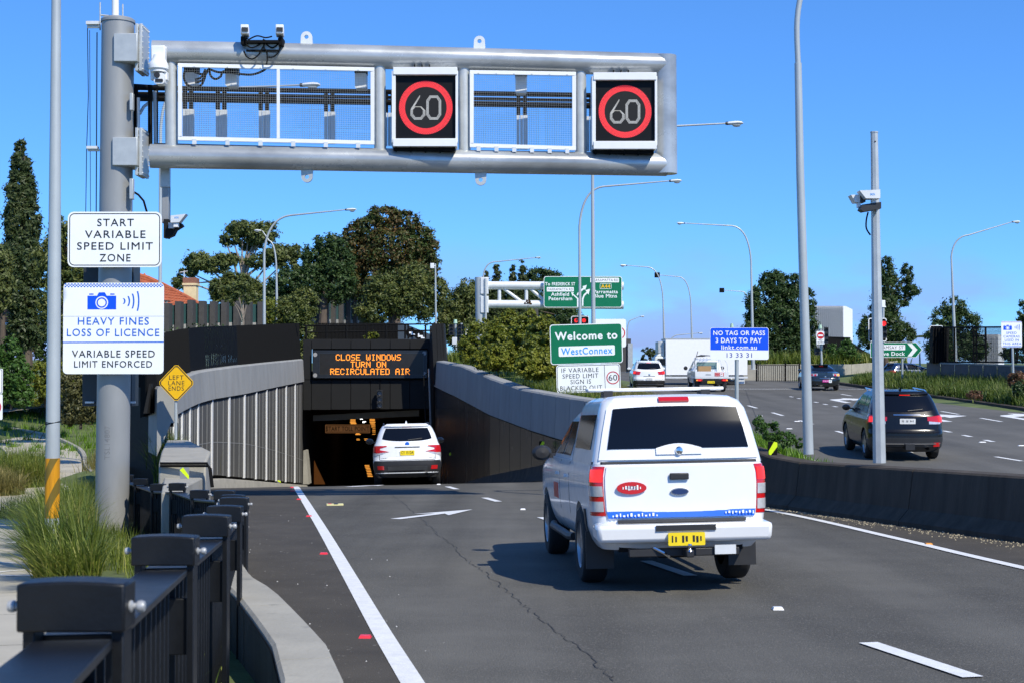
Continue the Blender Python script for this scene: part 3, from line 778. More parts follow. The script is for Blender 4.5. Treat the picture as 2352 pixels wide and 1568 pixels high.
hazard(1032, 1031, 1045, 1045, 66, -1, 'small black and yellow hazard marker on the right wall beside the white wagon')
hazard(638, 1101, 646, 1107, 62, 1, 'tiny yellow hazard marker at the foot of the left ribbed wall', M['post_grey'])
hazard(345, 1172, 376, 1213, 27, 1, 'yellow hazard marker seen between the bars of the black railing', M['post_grey'])

# ---- left approach wall: ribbed cladding, black joint, grey concrete crown, black louvre screen
LW = thing('approach_wall', 'left approach wall of grey cladding with white ribs under a pale concrete crown', 'wall', (-10.0, 50, -5))
def cll(d): return interp(d, [35, 48, 51, 57, 75, 77.5], [-1.18, -.95, -.87, -.76, -.36, -.33])
def clb(d): return interp(d, [35, 51.5, 77], [-3.0, -3.57, -5.8])
LD = [36, 39, 42, 45, 48, 51, 54, 57, 60, 63, 66, 69, 72, 74.9]
def nrm_l(d): t = Vector((xl(d + .5) - xl(d - .5), 1.0)).normalized(); return Vector((-t.y, t.x))   # away from the road
def clad_l(d):
    x, n = xl(d), nrm_l(d)
    return [(x + n.x * a, d + n.y * a, z) for a, z in ((0.0, clb(d)), (0.0, cll(d) - .07), (0.12, cll(d) - .07), (0.12, clb(d)))][::-1]
sub_ds = []
for i in range(len(LD) - 1):
    for k in range(3): sub_ds.append(lerp(LD[i], LD[i + 1], k / 3))
sub_ds.append(LD[-1])
lengths(LW, 'cladding_panel', sub_ds, clad_l, M['clad'], gap=0.003, sub=1)
def vbar(d, w, proud, z0, z1):
    x, n = xl(d), nrm_l(d); t = Vector((n.y, -n.x))
    c = [(-w / 2, -proud), (w / 2, -proud), (w / 2, .05), (-w / 2, .05)]
    P = [(x + t.x * a + n.x * b_, d + t.y * a + n.y * b_) for a, b_ in c]
    if (P[1][0]-P[0][0])*(P[2][1]-P[0][1])-(P[1][1]-P[0][1])*(P[2][0]-P[0][0]) < 0: P = P[::-1]
    return MB().hexa([(p[0], p[1], z0) for p in P] + [(p[0], p[1], z1) for p in P])
for d in LD[:-1]: obj('rib', vbar(d, .20, .05, clb(d) - .02, cll(d) - .03), M['rib'], LW, smooth=False)
for i, d in enumerate(sub_ds[:-1]):
    if i % 3: obj('seam', vbar(d, .028, .012, clb(d), cll(d) - .08), M['seam'], LW, smooth=False)
jt = [[(xl(d) - .02, d, lerp(clb(d), cll(d), interp(d, [39, 42, 57, 77], [.58, .47, .40, .2]))) for d in sub_ds], [(xl(d) - .02, d, lerp(clb(d), cll(d), interp(d, [39, 42, 57, 77], [.58, .47, .40, .2])) + .03) for d in sub_ds]]
jt = MB().grid([[(p[0] + .03, p[1], p[2]) for p in r_] for r_ in jt]); obj('level_joint', jt, M['seam'], LW)
def joint_l(d):
    x, n = xl(d), nrm_l(d)
    return [(x + n.x * a, d + n.y * a, z) for a, z in ((-.015, cll(d) - .09), (-.015, cll(d) + .01), (.2, cll(d) + .01), (.2, cll(d) - .09))][::-1]
lengths(LW, 'black_joint', [35.2, 42, 50, 58, 66, 75], joint_l, M['dark'], gap=0.0, sub=5)
def crown_l(d):
    x, n = xl(d), nrm_l(d); zt, zb = crl(d), cll(d) + .012
    return [(x + n.x * a, d + n.y * a, z) for a, z in ((-.08, zb), (-.02, zt - .06), (.04, zt), (.40, zt), (.44, zt - .05), (.44, zb - .8), (.1, zb))][::-1]
cds = [35.0]
while cds[-1] < 74.8: cds.append(min(cds[-1] + 1.5, 75.0))
lengths(LW, 'crown_panel', cds, crown_l, M['concrete_grey'], gap=0.016, sub=1)
def foot_l(d):
    x, n = xl(d), nrm_l(d); z1 = clb(d) - .12
    return [(x + n.x * a, d + n.y * a, z) for a, z in ((-.32, zramp(x, d) - .6), (-.28, z1 - .05), (-.25, z1), (.1, z1), (.1, zramp(x, d) - .6))][::-1]
lengths(LW, 'barrier_foot', [42.2, 48, 54, 60, 66, 72, 75], foot_l, M['concrete'], sub=3)
bk = MB().grid([[(xl(d) - .2, d, zramp(xl(d), d) - .6), (xl(d) - .2, d, cll(d))] for d in sub_ds]); obj('wall_core', bk, M['dark'], LW)
ret = MB().grid([[(xl(35) - .3, 35.02, z), (xl(35) - 2.2, 39, z)] for z in (-3.8, -1.1, crl(35) - .03)]); obj('wall_return', ret, M['black'], LW)

LS = thing('louvre_screen', 'black vertical louvre screen standing along the left concrete crown', 'screen', (-10.8, 52, 0.2))
def stop(d): return interp(d, [35, 38, 51, 75.5], [1.0, 1.06, 1.70, 2.70])
fins = MB(); gapd = []
d = 35.6
while d < 75.4:
    x, n = xl(d), nrm_l(d)
    cxx, cyy = x + n.x * .22, d + n.y * .22
    ang = 0.55 if d < 47 else (1.45 if d < 57 else 0.7)
    lean = .10
    u = Vector((math.cos(ang), math.sin(ang))) * .085
    z0, z1 = crl(d) - .03, stop(d)
    P = [(cxx - u.x, cyy - u.y), (cxx + u.x, cyy + u.y), (cxx + u.x - .01, cyy + u.y + .02), (cxx - u.x - .01, cyy - u.y + .02)]
    fins.hexa([(p[0], p[1], z0) for p in P] + [(p[0] - lean, p[1] + lean * 1.3, z1) for p in P])
    d += .30 if 47 < d < 57 else .21
obj('louvre', fins, M['black'], LS, kind='stuff', smooth=False)
for h in (.04, .36, .68, .97):
    pts = []
    for d in cds[1:]:
        x, n = xl(d), nrm_l(d); pts.append((x + n.x * .30 - .1 * h, d + n.y * .30 + .1 * h, lerp(crl(d), stop(d), h)))
    obj('rail', MB().tube(pts, .03, 6), M['black'], LS)
# dark louvred return on the left end of that wall
LE = thing('louvre_screen', 'dark louvred end wall running back behind the gantry post', 'screen', at(322, 960, 37))
fb = MB()
for k in range(16):
    t = k / 15; d = lerp(35.2, 44, t); px = lerp(346, 303, t)
    c = at(px, 900, d); zt = az(lerp(770, 775, t), d); zb = az(lerp(948, 985, t), d)
    fb.box((c.x, d, (zt + zb) / 2), (.05, .34, zt - zb), -.5)
obj('louvre', fb, M['black'], LE, kind='stuff', smooth=False)
b = MB().grid([[at(349, 885, 35.1), at(349, 948, 35.1)], [at(300, 900, 45), at(300, 985, 45)]]); obj('backing_panel', b, M['black'], LE)
b = MB().prism([(at(333, 948, 35).x, at(333, 948, 35).z), (at(341, 948, 35).x, at(341, 948, 35).z), (at(352, 885, 35).x, az(880, 35)), (at(346, 885, 35).x, az(880, 35))], 34.85, 35.0); obj('end_post', b, M['charcoal'], LE, smooth=False)

# ---- tunnel portal
PD = 77.0
TP = thing('tunnel_portal', 'dark panelled tunnel portal with an orange message board above the entrance', 'tunnel portal', (-7.5, PD, -6.7))
PB = Board(TP, PD)
def zq(zx, zy): return ((600 + zx / 1.96) / 1.7415, (1200 + zy / 1.96) / 1.7415)      # coordinates read off one enlarged view
PXL = [1200, 1267, 1421, 1575, 1729, 1883, 2038, 2195]
def ppanel(x0, y0, x1, y1, m=M['charcoal'], th=.06, name='fascia_panel', off=0.0):
    a, c = zq(x0, y0), zq(x1, y1)
    b_ = MB().prism(rrect(PB.X(a[0]), PB.X(c[0]), PB.Z(c[1]), PB.Z(a[1]), .02, 2), PD - off - th, PD - off)
    return obj(name, b_, m, TP, bevel=.008)
for i in range(1, 7): ppanel(PXL[i] + 2, 306, PXL[i + 1] - 2, 381)
ppanel(1201, 308, 1265, 620); 
for i in range(7): ppanel(PXL[i] + 2, 624, PXL[i + 1] - 2, 858 - i * 1.5)
ppanel(1205, 309, 1262, 856, M['dark'], .3, 'portal_frame', -.4)
ppanel(1262, 612, 2195, 850, M['dark'], .3, 'portal_frame', -.4)
ppanel(1262, 311, 2195, 378, M['dark'], .3, 'portal_frame', -.4)
ppanel(2178, 380, 2200, 620, M['charcoal'])
ppanel(1260, 374, 2198, 616, M['dark'], .1, 'portal_frame', -.75)
# soffit and the pale beam below the fascia
c0, c1 = at(*zq(1203, 858), PD), at(*zq(2200, 846), PD)
obj('soffit', MB().box(((c0.x + c1.x) / 2, PD + 5, c0.z + .2), (c1.x - c0.x, 9.9, .3)), M['tunnel'], TP)
p = [zq(1280, 900), zq(2110, 858), zq(2110, 906), zq(1280, 946)]
b = MB().prism([(ax(q[0], PD + 3), az(q[1], PD + 3)) for q in (p[3], p[2], p[1], p[0])], PD + 3, PD + 3.5); obj('lintel_beam', b, M['concrete_grey'], TP, smooth=False)
# message board
VM = thing('message_board', 'electronic message board with orange letters about recirculated air', 'message board', at(*zq(1728, 612), PD))
VB = Board(VM, PD + .05)
a, c = zq(1284, 393), zq(2176, 608)
VB.panel(a[0], a[1], c[0], c[1], 1, mat('vms_case', (.030, .035, .042), .35, .3, var=.08), th=.35, name='case')
a, c = zq(1337, 418), zq(2146, 582)
VB.panel(a[0], a[1], c[0], c[1], .5, mat('vms_screen', (.022, .020, .017), .35, var=.15, scale=4), off=.352, th=.01, name='screen')
VB.frame(a[0] - 1, a[1] - 1, c[0] + 1, c[1] + 1, 1, 1, mat('vms_trim', (.06, .07, .08), .35, .4), off=.375, name='screen_trim')
for zx, zy in ((1302, 427), (1302, 587), (2153, 417), (2153, 575)):
    a = zq(zx, zy); VB.disc(a[0], a[1], 4.7, mat('vms_lamp', (.34, .33, .32), .4, var=.1), off=.353, name='warning_lamp')
    VB.disc(a[0], a[1], 5.2, M['plastic'], off=.352, name='lamp_rim', r_in=4.6)
GLY = dict(C="01110 10001 10000 10000 10000 10001 01110", L="10000 10000 10000 10000 10000 10000 11111", O="01110 10001 10001 10001 10001 10001 01110", S="01111 10000 10000 01110 00001 00001 11110",
           E="11111 10000 10000 11110 10000 10000 11111", W="10001 10001 10001 10101 10101 10101 01010", I="01110 00100 00100 00100 00100 00100 01110", N="10001 11001 10101 10101 10011 10001 10001", D="11110 10001 10001 10001 10001 10001 11110",
           T="11111 00100 00100 00100 00100 00100 00100", U="10001 10001 10001 10001 10001 10001 01110", R="11110 10001 10001 11110 10100 10010 10001", A="01110 10001 10001 11111 10001 10001 10001")
def dots(B, s, x0, x1, y0, y1, m, off, r=.56, name='lit_letters'):
    mb = MB(); n = len(s); cols = n * 6 - 1
    pw, ph = (x1 - x0) / cols, (y1 - y0) / 7
    for i, ch in enumerate(s):
        if ch == ' ': continue
        for j, row in enumerate(GLY[ch].split()):
            for k, v in enumerate(row):
                if v == '1':
                    cx_, cy_ = x0 + (i * 6 + k + .5) * pw, y0 + (j + .5) * ph
                    mb.prism(circ(B.X(cx_), B.Z(cy_), B.S(max(pw, ph) * r), 8), B.d - off - .004, B.d - off)
    return obj(name, mb, m, B.root, smooth=False)
for s, x0, x1, y0, y1 in (('CLOSE WINDOWS', 1463, 1971, 424, 472), ('TURN ON', 1578, 1856, 480, 526), ('RECIRCULATED AIR', 1420, 2040, 534, 582)):
    a, c = zq(x0, y0), zq(x1, y1); dots(VB, s, a[0], c[0], a[1], c[1], M['led_orange'], .366)
# side wing on the right of the portal
PW = thing('louvre_wing', 'tall black louvred wing panel at the right end of the portal', 'screen', at(1008, 884, PD - 1))
for px0, px1, tx in ((1001, 1011, -6.5), (1012, 1019, -7), (1020, 1026, -8), (1026, 1031, -9)):
    P = [(px0, 884), (px1, 884), (px1 + tx, 745), (px0 + tx, 745)]
    b = MB().prism([(ax(q[0], PD - 1), az(q[1], PD - 1)) for q in P], PD - 2.4, PD - .6); obj('louvre', b, M['charcoal'], PW, smooth=False)
b = MB().hexa([at(985, 886, PD - .4), at(1001, 886, PD - 2), at(1001, 886, PD + 1), at(985, 886, PD + 1), at(987, 775, PD - .4), at(999, 748, PD - 2), at(999, 748, PD + 1), at(987, 748, PD + 1)]); obj('end_wall', b, M['charcoal'], PW, smooth=False)
b = MB().hexa([at(985, 1060, PD - .3), at(997, 1060, PD - 1.4), at(999, 1060, PD + 1), at(987, 1060, PD + 1), at(986, 880, PD - .3), at(996, 880, PD - 1.4), at(999, 880, PD + 1), at(987, 880, PD + 1)]); obj('jamb', b, M['charcoal'], PW, smooth=False)
# inspection ladder rails beside the opening
LAD = thing('ladder', 'narrow galvanised access ladder beside the right of the tunnel mouth', 'ladder', at(988, 1060, PD - 2))
p0, p1 = at(992, 1058, PD - 2), at(985, 846, PD - 2)
obj('stile', MB().tube([p0, p1], .05, 8), M['post_grey'], LAD); obj('stile', MB().tube([p0 + Vector((-.28, .3, 0)), p1 + Vector((-.28, .3, -.4))], .03, 8), M['charcoal'], LAD)
for k in range(14):
    q = p0.lerp(p1, (k + .5) / 14); obj('rung', MB().tube([q, q + Vector((-.28, .3, -.2))], .018, 6), M['charcoal'], LAD)
# traffic signal hung on the portal face
def signal_head(root, px, py0, py1, d, wpx, aspects, board=True, arrow=None, back=.2, lens=None):
    """aspects: list of 'off'/'red'; a housing with visored lenses"""
    B = Board(root, d); n = len(aspects); h = (py1 - py0) / n
    if board:
        B.panel(px - wpx * 1.0, py0 - h * .3, px + wpx * 1.0, py1 + h * .3, wpx * .5, M['black'], th=.02, name='backboard')
        B.frame(px - wpx * 1.0, py0 - h * .3, px + wpx * 1.0, py1 + h * .3, wpx * .5, max(1.0, wpx * .11), M['sign_white'], off=.024, name='board_edge')
    B.panel(px - wpx * .55, py0, px + wpx * .55, py1, 1, M['plastic'], off=.03, th=back, name='housing')
    for i, a in enumerate(aspects):
        cy_ = py0 + (i + .5) * h; rr = min(h * .40, wpx * .45)
        ml = {'off': lens or M['lens_off'], 'red': M['signal_red'], 'dark': M['plastic']}[a]
        B.disc(px, cy_, rr, ml, off=.03 + back, name='lens', n=20)
        # visor: open half tube
        rows = []
        for k in range(13):
            w = R(-20 + 220 * k / 12); X_, Z_ = B.X(px) + B.S(rr * 1.08) * math.cos(w), B.Z(cy_) + B.S(rr * 1.08) * math.sin(w)
            rows.append([(X_, d - .03 - back, Z_), (X_, d - .03 - back - B.S(rr) * (1.5 if 40 < -20 + 220 * k / 12 < 140 else 1.0), Z_)])
        obj('visor', MB().grid(rows), M['plastic'], root)
SG0 = thing('traffic_signal', 'unlit three lens traffic signal hanging on the tunnel portal fascia', 'traffic signal', at(872, 937, PD - .2), group='traffic signals')
a, c = zq(1805, 700), zq(1805, 842)
signal_head(SG0, a[0], a[1], c[1], PD - .25, 12, ['off'] * 3, board=False)
obj('hanger', MB().tube([at(a[0], a[1], PD - .1), at(a[0], zq(0, 622)[1], PD - .1)], .02, 6), M['black'], SG0)

# ---- inside the tunnel
TU = thing('tunnel_tube', 'black tunnel interior receding below the portal with rows of lamps', 'tunnel', (-8, 100, -9))
for nm, rws in (('side_wall', [[(xl(d) - .3, d, zramp(-9, d) - .5), (xl(d) - .3, d, -1.6 - .05 * (d - 77))] for d in (75.2, 85, 100, 140)]), ('side_wall', [[(xr(d) + .3, d, zramp(-9, d) - .5), (xr(d) + .3, d, -1.6 - .05 * (d - 77))] for d in (76, 85, 100, 140)]), ('ceiling', [[(xl(d) - .3, d, -1.65 - .05 * (d - 77)), (xr(d) + .3, d, -1.65 - .05 * (d - 77))] for d in (80, 90, 100, 140)])):
    obj(nm, MB().grid(rws), M['tunnel'], TU)
obj('end_wall', MB().grid([[(-20, 139.5, -16), (-5, 139.5, -16)], [(-20, 139.5, -2), (-5, 139.5, -2)]]), M['dark'], TU)
p = [(1203, 1440), (1248, 1440), (1232, 1250), (1222, 1176), (1205, 1176)]
q = [zq(*t) for t in p]
b = MB().prism([(ax(t[0], PD - 1.2), az(t[1], PD - 1.2)) for t in q], PD - 1.2, PD - .2); obj('kerb_wall', b, M['concrete'], TU, smooth=False)
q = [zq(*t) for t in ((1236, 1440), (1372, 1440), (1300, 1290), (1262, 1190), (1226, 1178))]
b = MB().prism([(ax(t[0], PD + 9), az(t[1], PD + 9)) for t in q], PD + 9, PD + 9.3); obj('lamplit_wall', b, mat('tunnel_brown_glow', (.20, .085, .03), .8, var=.2, emit=.10, ecol=(.8, .28, .06)), TU, smooth=False)  # brown wall; orange lamplight on it painted in as a faint glow
def lamps(pts, d, w, m, name='tunnel_lamp'):
    for zx, zy, s in pts:
        a = zq(zx, zy); c = at(a[0], a[1], d)
        obj(name, MB().prism(rrect(c.x - w * .75 * s, c.x + w * .75 * s, c.z - w * .12 * s, c.z + w * .12 * s, w * .11 * s, 3), d, d + .1), m, TU, smooth=False)
lamps([(1590, 935, 1), (1590, 945, 1), (1590, 956, 1.1), (1595, 965, 1.1), (1742, 932, 1), (1742, 942, 1), (1744, 954, 1.1), (1744, 966, .9), (1750, 976, .8), (1750, 990, .8), (1755, 1005, .6), (1755, 1018, .6), (1755, 1030, .6), (1755, 1048, .6), (1630, 1050, 1), (1628, 1043, .7)], 112, .27, M['lamp_orange'])
lamps([(1630, 1085, .6), (1632, 1093, .7), (1692, 1084, .7), (1695, 1094, .7)], 118, .27, M['lamp_orange'])
lamps([(1700, 1293, 1), (1703, 1304, 1), (1708, 1315, 1), (1712, 1328, 1), (1716, 1341, 1), (1718, 1354, 1), (1722, 1366, 1), (1726, 1378, 1.1)], 110, .24, M['lamp_orange'])
lamps([(1657, 930, .5), (1680, 950, .6), (1674, 956, .4), (1716, 919, .35)], 110, .27, M['lamp_white'])
TS = thing('toll_sign', 'dim white toll point sign hanging inside the tunnel mouth', 'sign', at(*zq(1552, 1040), 92))
SB = Board(TS, 92); a, c = zq(1376, 972), zq(1727, 1039)
brn = mat('toll_face_lamplit', (.17, .12, .09), .6, var=.1, emit=.11, ecol=(1, .45, .17))  # lamplight falling on the sign painted in as a glow of its face
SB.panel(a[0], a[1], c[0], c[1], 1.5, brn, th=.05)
SB.frame(a[0] + 2, a[1] + 2, c[0] - 2, c[1] - 2, 1.5, 1.2, M['sign_black'], off=.054)
a, c = zq(1386, 988), zq(1715, 1022); SB.text('START TOLL POINT', a[0], c[0], a[1], c[1], M['sign_black'], bold=.012, off=.056)
obj('hanger', MB().tube([at(825, 760, 92), at(825, zq(0, 972)[1], 92)], .03, 6), M['black'], TS)

# ---- black railings and screens above the portal
RP = thing('portal_railing', 'black railing along the top of the tunnel portal', 'railing', at(845, 778, PD + .4))
RD = PD + .4
for zx in (1225, 1383, 1540, 1697, 1851, 2000, 2025, 2160):
    a = zq(zx, 300); obj('post', MB().tube([at(a[0], 778, RD), at(a[0], (1200 + 195 / 1.96) / 1.7415, RD)], .055, 6), M['black'], RP)
for py in (745, 760):
    obj('rail', MB().tube([at(697 if py == 745 else 701, py + 3, RD), at(1000, py - 1, RD)], .045, 6), M['black'], RP)
SR = thing('slat_screen', 'dark vertical slat screen behind the railing above the tunnel', 'screen', at(840, 776, 88))
b = MB()
for k in range(66):
    px = lerp(705, 912, k / 65); b.box((ax(px, 88), 88, (az(790, 88) + az(742, 88)) / 2), (.055, .12, az(742, 88) - az(790, 88)), .3)
obj('slat', b, M['black'], SR, kind='stuff', smooth=False)
obj('backing', MB().prism([(ax(703, 89), az(792, 89)), (ax(914, 89), az(792, 89)), (ax(914, 89), az(746, 89)), (ax(703, 89), az(746, 89))], 89, 89.1), M['charcoal'], SR, smooth=False)
BW = thing('sloping_wall', 'bluish dark sloping wall with round emblems behind the portal railing', 'wall', at(960, 776, 86))
q = [(914, 790), (1003, 790), (1000, 772), (925, 742), (914, 742)]
obj('wall_face', MB().prism([(ax(t[0], 86), az(t[1], 86)) for t in q], 86, 86.5), mat('wall_bluegrey', (.05, .065, .08), .5, var=.15, scale=1), BW, smooth=False)
WB = Board(BW, 86)
for px, py in ((943, 764), (962, 768)):
    WB.disc(px, py, 11, M['black'], off=.004, name='round_recess'); 
for px, py in ((946, 767), (969, 775)):
    WB.poly([(px - 9, py - 9), (px - 6, py - 9), (px - 6, py - 5), (px + 2, py - 5), (px + 2, py - 1), (px + 7, py), (px + 7, py + 2), (px - 2, py + 2), (px - 2, py - 1), (px - 9, py - 1)], M['sign_white'], off=.012, name='tap_fitting')
# ================================================================== NEAR RAILING
def railing_post(root, x, d, ztop, w=.25, full=True, hgt=1.15):
    """arched cap on a pair of flat uprights, with a stud on each side"""
    z = ztop
    pr = [(-w / 2, -.115), (w / 2, -.115), (w / 2, -.004)]
    for k in range(1, 8): pr.append((lerp(w / 2, -w / 2, k / 8), -.004 + .006 * math.sin(math.pi * k / 8)))
    pr.append((-w / 2, -.004))
    b = MB().prism([(x + a, z + c) for a, c in pr], d - .05, d + .05)
    po = MB()
    for s in (-1, 1):
        po.box((x + s * (w / 2 - .022), d + .01, z - .115 - hgt / 2 + .06), (.028, .075, hgt - .11))
    po.box((x, d + .012, z - .36), (w - .06, .03, .22))
    p_ = obj('post', po, M['fence'], root, bevel=.003)
    obj('cap', b, M['fence'], p_, bevel=.006)
    if full:
        for s in (-1, 1):
            prof = [(.0, -.01), (.014, -.01), (.014, .004), (.008, .008), (.008, .016), (.013, .018), (.0145, .026), (.012, .034), (0, .037)]
            st = MB().lathe([(r_, h if s > 0 else -h) for r_, h in prof], (x + s * w / 2, d, z - .062), 'x', 14)
            obj('stud', st, M['galv_stud'], p_)
    return p_
def railing(name, label, P, full_n=99, hgt=1.75, grow=False):
    """P: list of (x, d, ztop) post positions"""
    r_ = thing(name, label, 'railing', (P[0][0], P[0][1], P[0][2] - hgt), group=None)
    w = .25
    h0 = hgt
    H_ = lambda d: h0 + (.03 * max(0, d - 12) if grow else 0)
    for i, (x, d, z) in enumerate(P): railing_post(r_, x, d, z, w, full=i < full_n, hgt=H_(d))
    for i in range(len(P) - 1):
        hgt = H_(P[i][1]); a, c = Vector(P[i]), Vector(P[i + 1]); u = (c - a); L = u.length; u = u.normalized()
        fl = Vector((u.x, u.y, 0)).normalized(); n = Vector((-fl.y, fl.x, 0))
        a2, c2 = a + u * .055, c - u * .055
        for nm, dz, ww, th in (('top_rail', -.145, .088, .012), ('bottom_rail', -hgt + .12, .03, .02)):
            q = []
            for p in (a2, c2):
                for s, t in ((-1, -1), (1, -1), (1, 1), (-1, 1)): q.append(p + n * (s * ww) + Vector((0, 0, dz + t * th)))
            b = MB().add(q, [(0, 1, 2, 3), (7, 6, 5, 4), (0, 4, 5, 1), (1, 5, 6, 2), (2, 6, 7, 3), (3, 7, 4, 0)])
            obj(nm, b, M['fence'], r_, bevel=.004)
        proto = None
        m = max(5, int(L / .175))
        for k in range(m):
            p = a2.lerp(c2, (k + .5) / m)
            if i < full_n:
                if proto is None:
                    b = MB().box((0, 0, 0), (.052, .016, hgt - .30), math.atan2(n.y, n.x))
                    proto = obj('baluster', b, M['fence'], r_, local=True, bevel=.003)
                    proto.location = p - r_.location + Vector((0, 0, -.155 - (hgt - .30) / 2))
                else:
                    share('baluster', proto, r_, p - r_.location + Vector((0, 0, -.155 - (hgt - .30) / 2)))
        if i >= full_n:
            b = MB()
            for k in range(m):
                p = a2.lerp(c2, (k + .5) / m); b.box((p.x, p.y, p.z - .155 - (hgt - .30) / 2), (.052, .016, hgt - .30), math.atan2(n.y, n.x))
            obj('baluster', b, M['fence'], r_, kind='stuff', smooth=False)
    return r_
CAPS = [(-.66, 1.1, -.36), None]
def cap(px, py, w): d = .25 * F / w; return (ax(px, d), d, az(py, d))
P1 = [(-.66, 1.1, -.355)] + [cap(*t) for t in ((180, 1330, 245), (383, 1228, 145), (477, 1181, 106), (519, 1160, 79), (540, 1141, 64), (537, 1135, 53.5), (517, 1125, 47), (460, 1124, 42), (409, 1108, 38), (365, 1110, 34.6), (325, 1098, 31.4), (293, 1089, 29.3), (273, 1076, 27.6))]
railing('balustrade', 'black steel balustrade with arched post caps running from the camera down the path', P1, full_n=11, grow=True)
P2 = [cap(*t) for t in ((272, 1055, 22.4), (303, 1062, 19.6), (318, 1055, 18.2), (334, 1051, 17.4), (348, 1046, 16.8), (358, 1040, 16.4))]
railing('balustrade', 'second stretch of black balustrade stepping right behind the nearest grass clump', P2, full_n=2, hgt=1.2)
P3 = [cap(*t) for t in ((333, 1005, 17.0), (346, 1002, 16.2), (356, 997, 15.0))]
railing('balustrade', 'short black balustrade stretch beside the concrete abutment top', P3, full_n=1, hgt=1.2)
P4 = [cap(*t) for t in ((316, 968, 14.2), (331, 967, 13.6), (341, 977, 13.0), (350, 983, 12.6), (358, 989, 12.2))]
railing('balustrade', 'farthest stretch of black balustrade at the foot of the louvred wall', P4, full_n=0, hgt=1.2)

# ================================================================== FOOTPATH
PATH = smooth_pts([(-2.3, -4), (-2.75, 0), (-3.6, 6), (-5.2, 12), (-7.9, 20), (-10.4, 30), (-13.2, 40), (-17.3, 53), (-21.4, 65), (-28.5, 78), (-42, 92)], 6)
hw = lambda d: interp(d, [0, 30, 42, 52, 80], [1.75, 1.9, 1.9, 1.45, 1.5])
pa, pb = [], []
cum = 0; J = []
for i, p in enumerate(PATH):
    t = (PATH[min(i + 1, len(PATH) - 1)] - PATH[max(i - 1, 0)]).normalized(); n = Vector((-t.y, t.x)); h = hw(p.y)
    pa.append((p.x + n.x * h, p.y + n.y * h)); pb.append((p.x - n.x * h, p.y - n.y * h))
zp = lambda x, d: zleft(d) + 0.06
# slabs of the path, each a separate cast bay
PTH = thing('footpath', 'pale concrete footpath bays winding away on the left', 'path', (-3, 2, zleft(2)))
PTH['kind'] = 'structure'; del PTH['category']
def along(pts):
    L = [0]
    for i in range(1, len(pts)): L.append(L[-1] + (Vector(pts[i]) - Vector(pts[i - 1])).length)
    return L
LL = along(pa); tot = LL[-1]; s = 0
def at_s(pts, s0):
    L = LL; x = float(np.interp(s0, L, [p[0] for p in pts])); y = float(np.interp(s0, L, [p[1] for p in pts])); return x, y
while s < tot - .5:
    e = min(s + 2.4, tot); rws = []
    for k in range(5):
        q = lerp(s + .008, e - .008, k / 4); a, c = at_s(pa, q), at_s(pb, q)
        rws.append([(a[0], a[1], zp(*a) - .09), (a[0], a[1], zp(*a))] + [(lerp(a[0], c[0], t), lerp(a[1], c[1], t), zp(0, lerp(a[1], c[1], t))) for t in (.33, .66)] + [(c[0], c[1], zp(*c)), (c[0], c[1], zp(*c) - .09)])
    obj('paving_slab', MB().grid(rws), M['path'], PTH, angle=30)
    s = e
kb = MB(); rws = []
for i in range(len(pb)):
    if 48 < pb[i][1] < 82: rws.append([(pb[i][0] + .02, pb[i][1], zp(*pb[i]) - .05), (pb[i][0] + .02, pb[i][1], zp(*pb[i]) + .14), (pb[i][0] + .17, pb[i][1] + .05, zp(*pb[i]) + .14), (pb[i][0] + .17, pb[i][1], zp(*pb[i]) - .1)])
struct('kerb', kb.grid(rws), M['concrete'])
def gpath(px, py):
    d = 10.0
    for _ in range(60): d = -zp(0, d) * F / (py - HOR)* .5 + d * .5
    return ax(px, d), d
for px, py, w_, l_ in ((110, 1084, .35, .12), (160, 1058, .5, .1), (100, 1044, .5, .1), (160, 1103, .3, .25), (150, 1116, .25, .2), (45, 1243, .28, .25), (14, 1291, .3, .07), (78, 1212, .2, .3)):
    x, d = gpath(px, py); struct('path_marking', MB().grid([[(x - w_ / 2, d - l_, zp(0, d - l_) + .006), (x + w_ / 2, d - l_, zp(0, d - l_) + .006)], [(x - w_ / 2, d + l_, zp(0, d + l_) + .006), (x + w_ / 2, d + l_, zp(0, d + l_) + .006)]]), M['paint'])
for px0, px1, py0, py1, lb in ((28, 120, 1206, 1213, 'long narrow rusty drain cover in the footpath'), (52, 140, 1224, 1236, 'wide rusty access cover in the footpath before the drain')):
    (xa, da), (xb, db) = gpath(px0, py1), gpath(px1, py0)
    b = MB().box(((xa + xb) / 2, (da + db) / 2, zp(0, (da + db) / 2) + .008), (xb - xa, max(.3, db - da), .012))
    tag(obj('access_cover', b, M['rust'], smooth=False), lb, 'access cover')
x, d = gpath(75, 1313)
rg = MB().ring([(p[0], p[1]) for p in circ(0, 0, .56, 40)], [(p[0], p[1]) for p in circ(0, 0, .50, 40)], 0, .002)
rg.v = [(x + .1 + a, d + c * 1.1, zp(0, d + c * 1.1) + .007 + b_) for a, b_, c in rg.v]
struct('path_marking', rg, M['paint'])

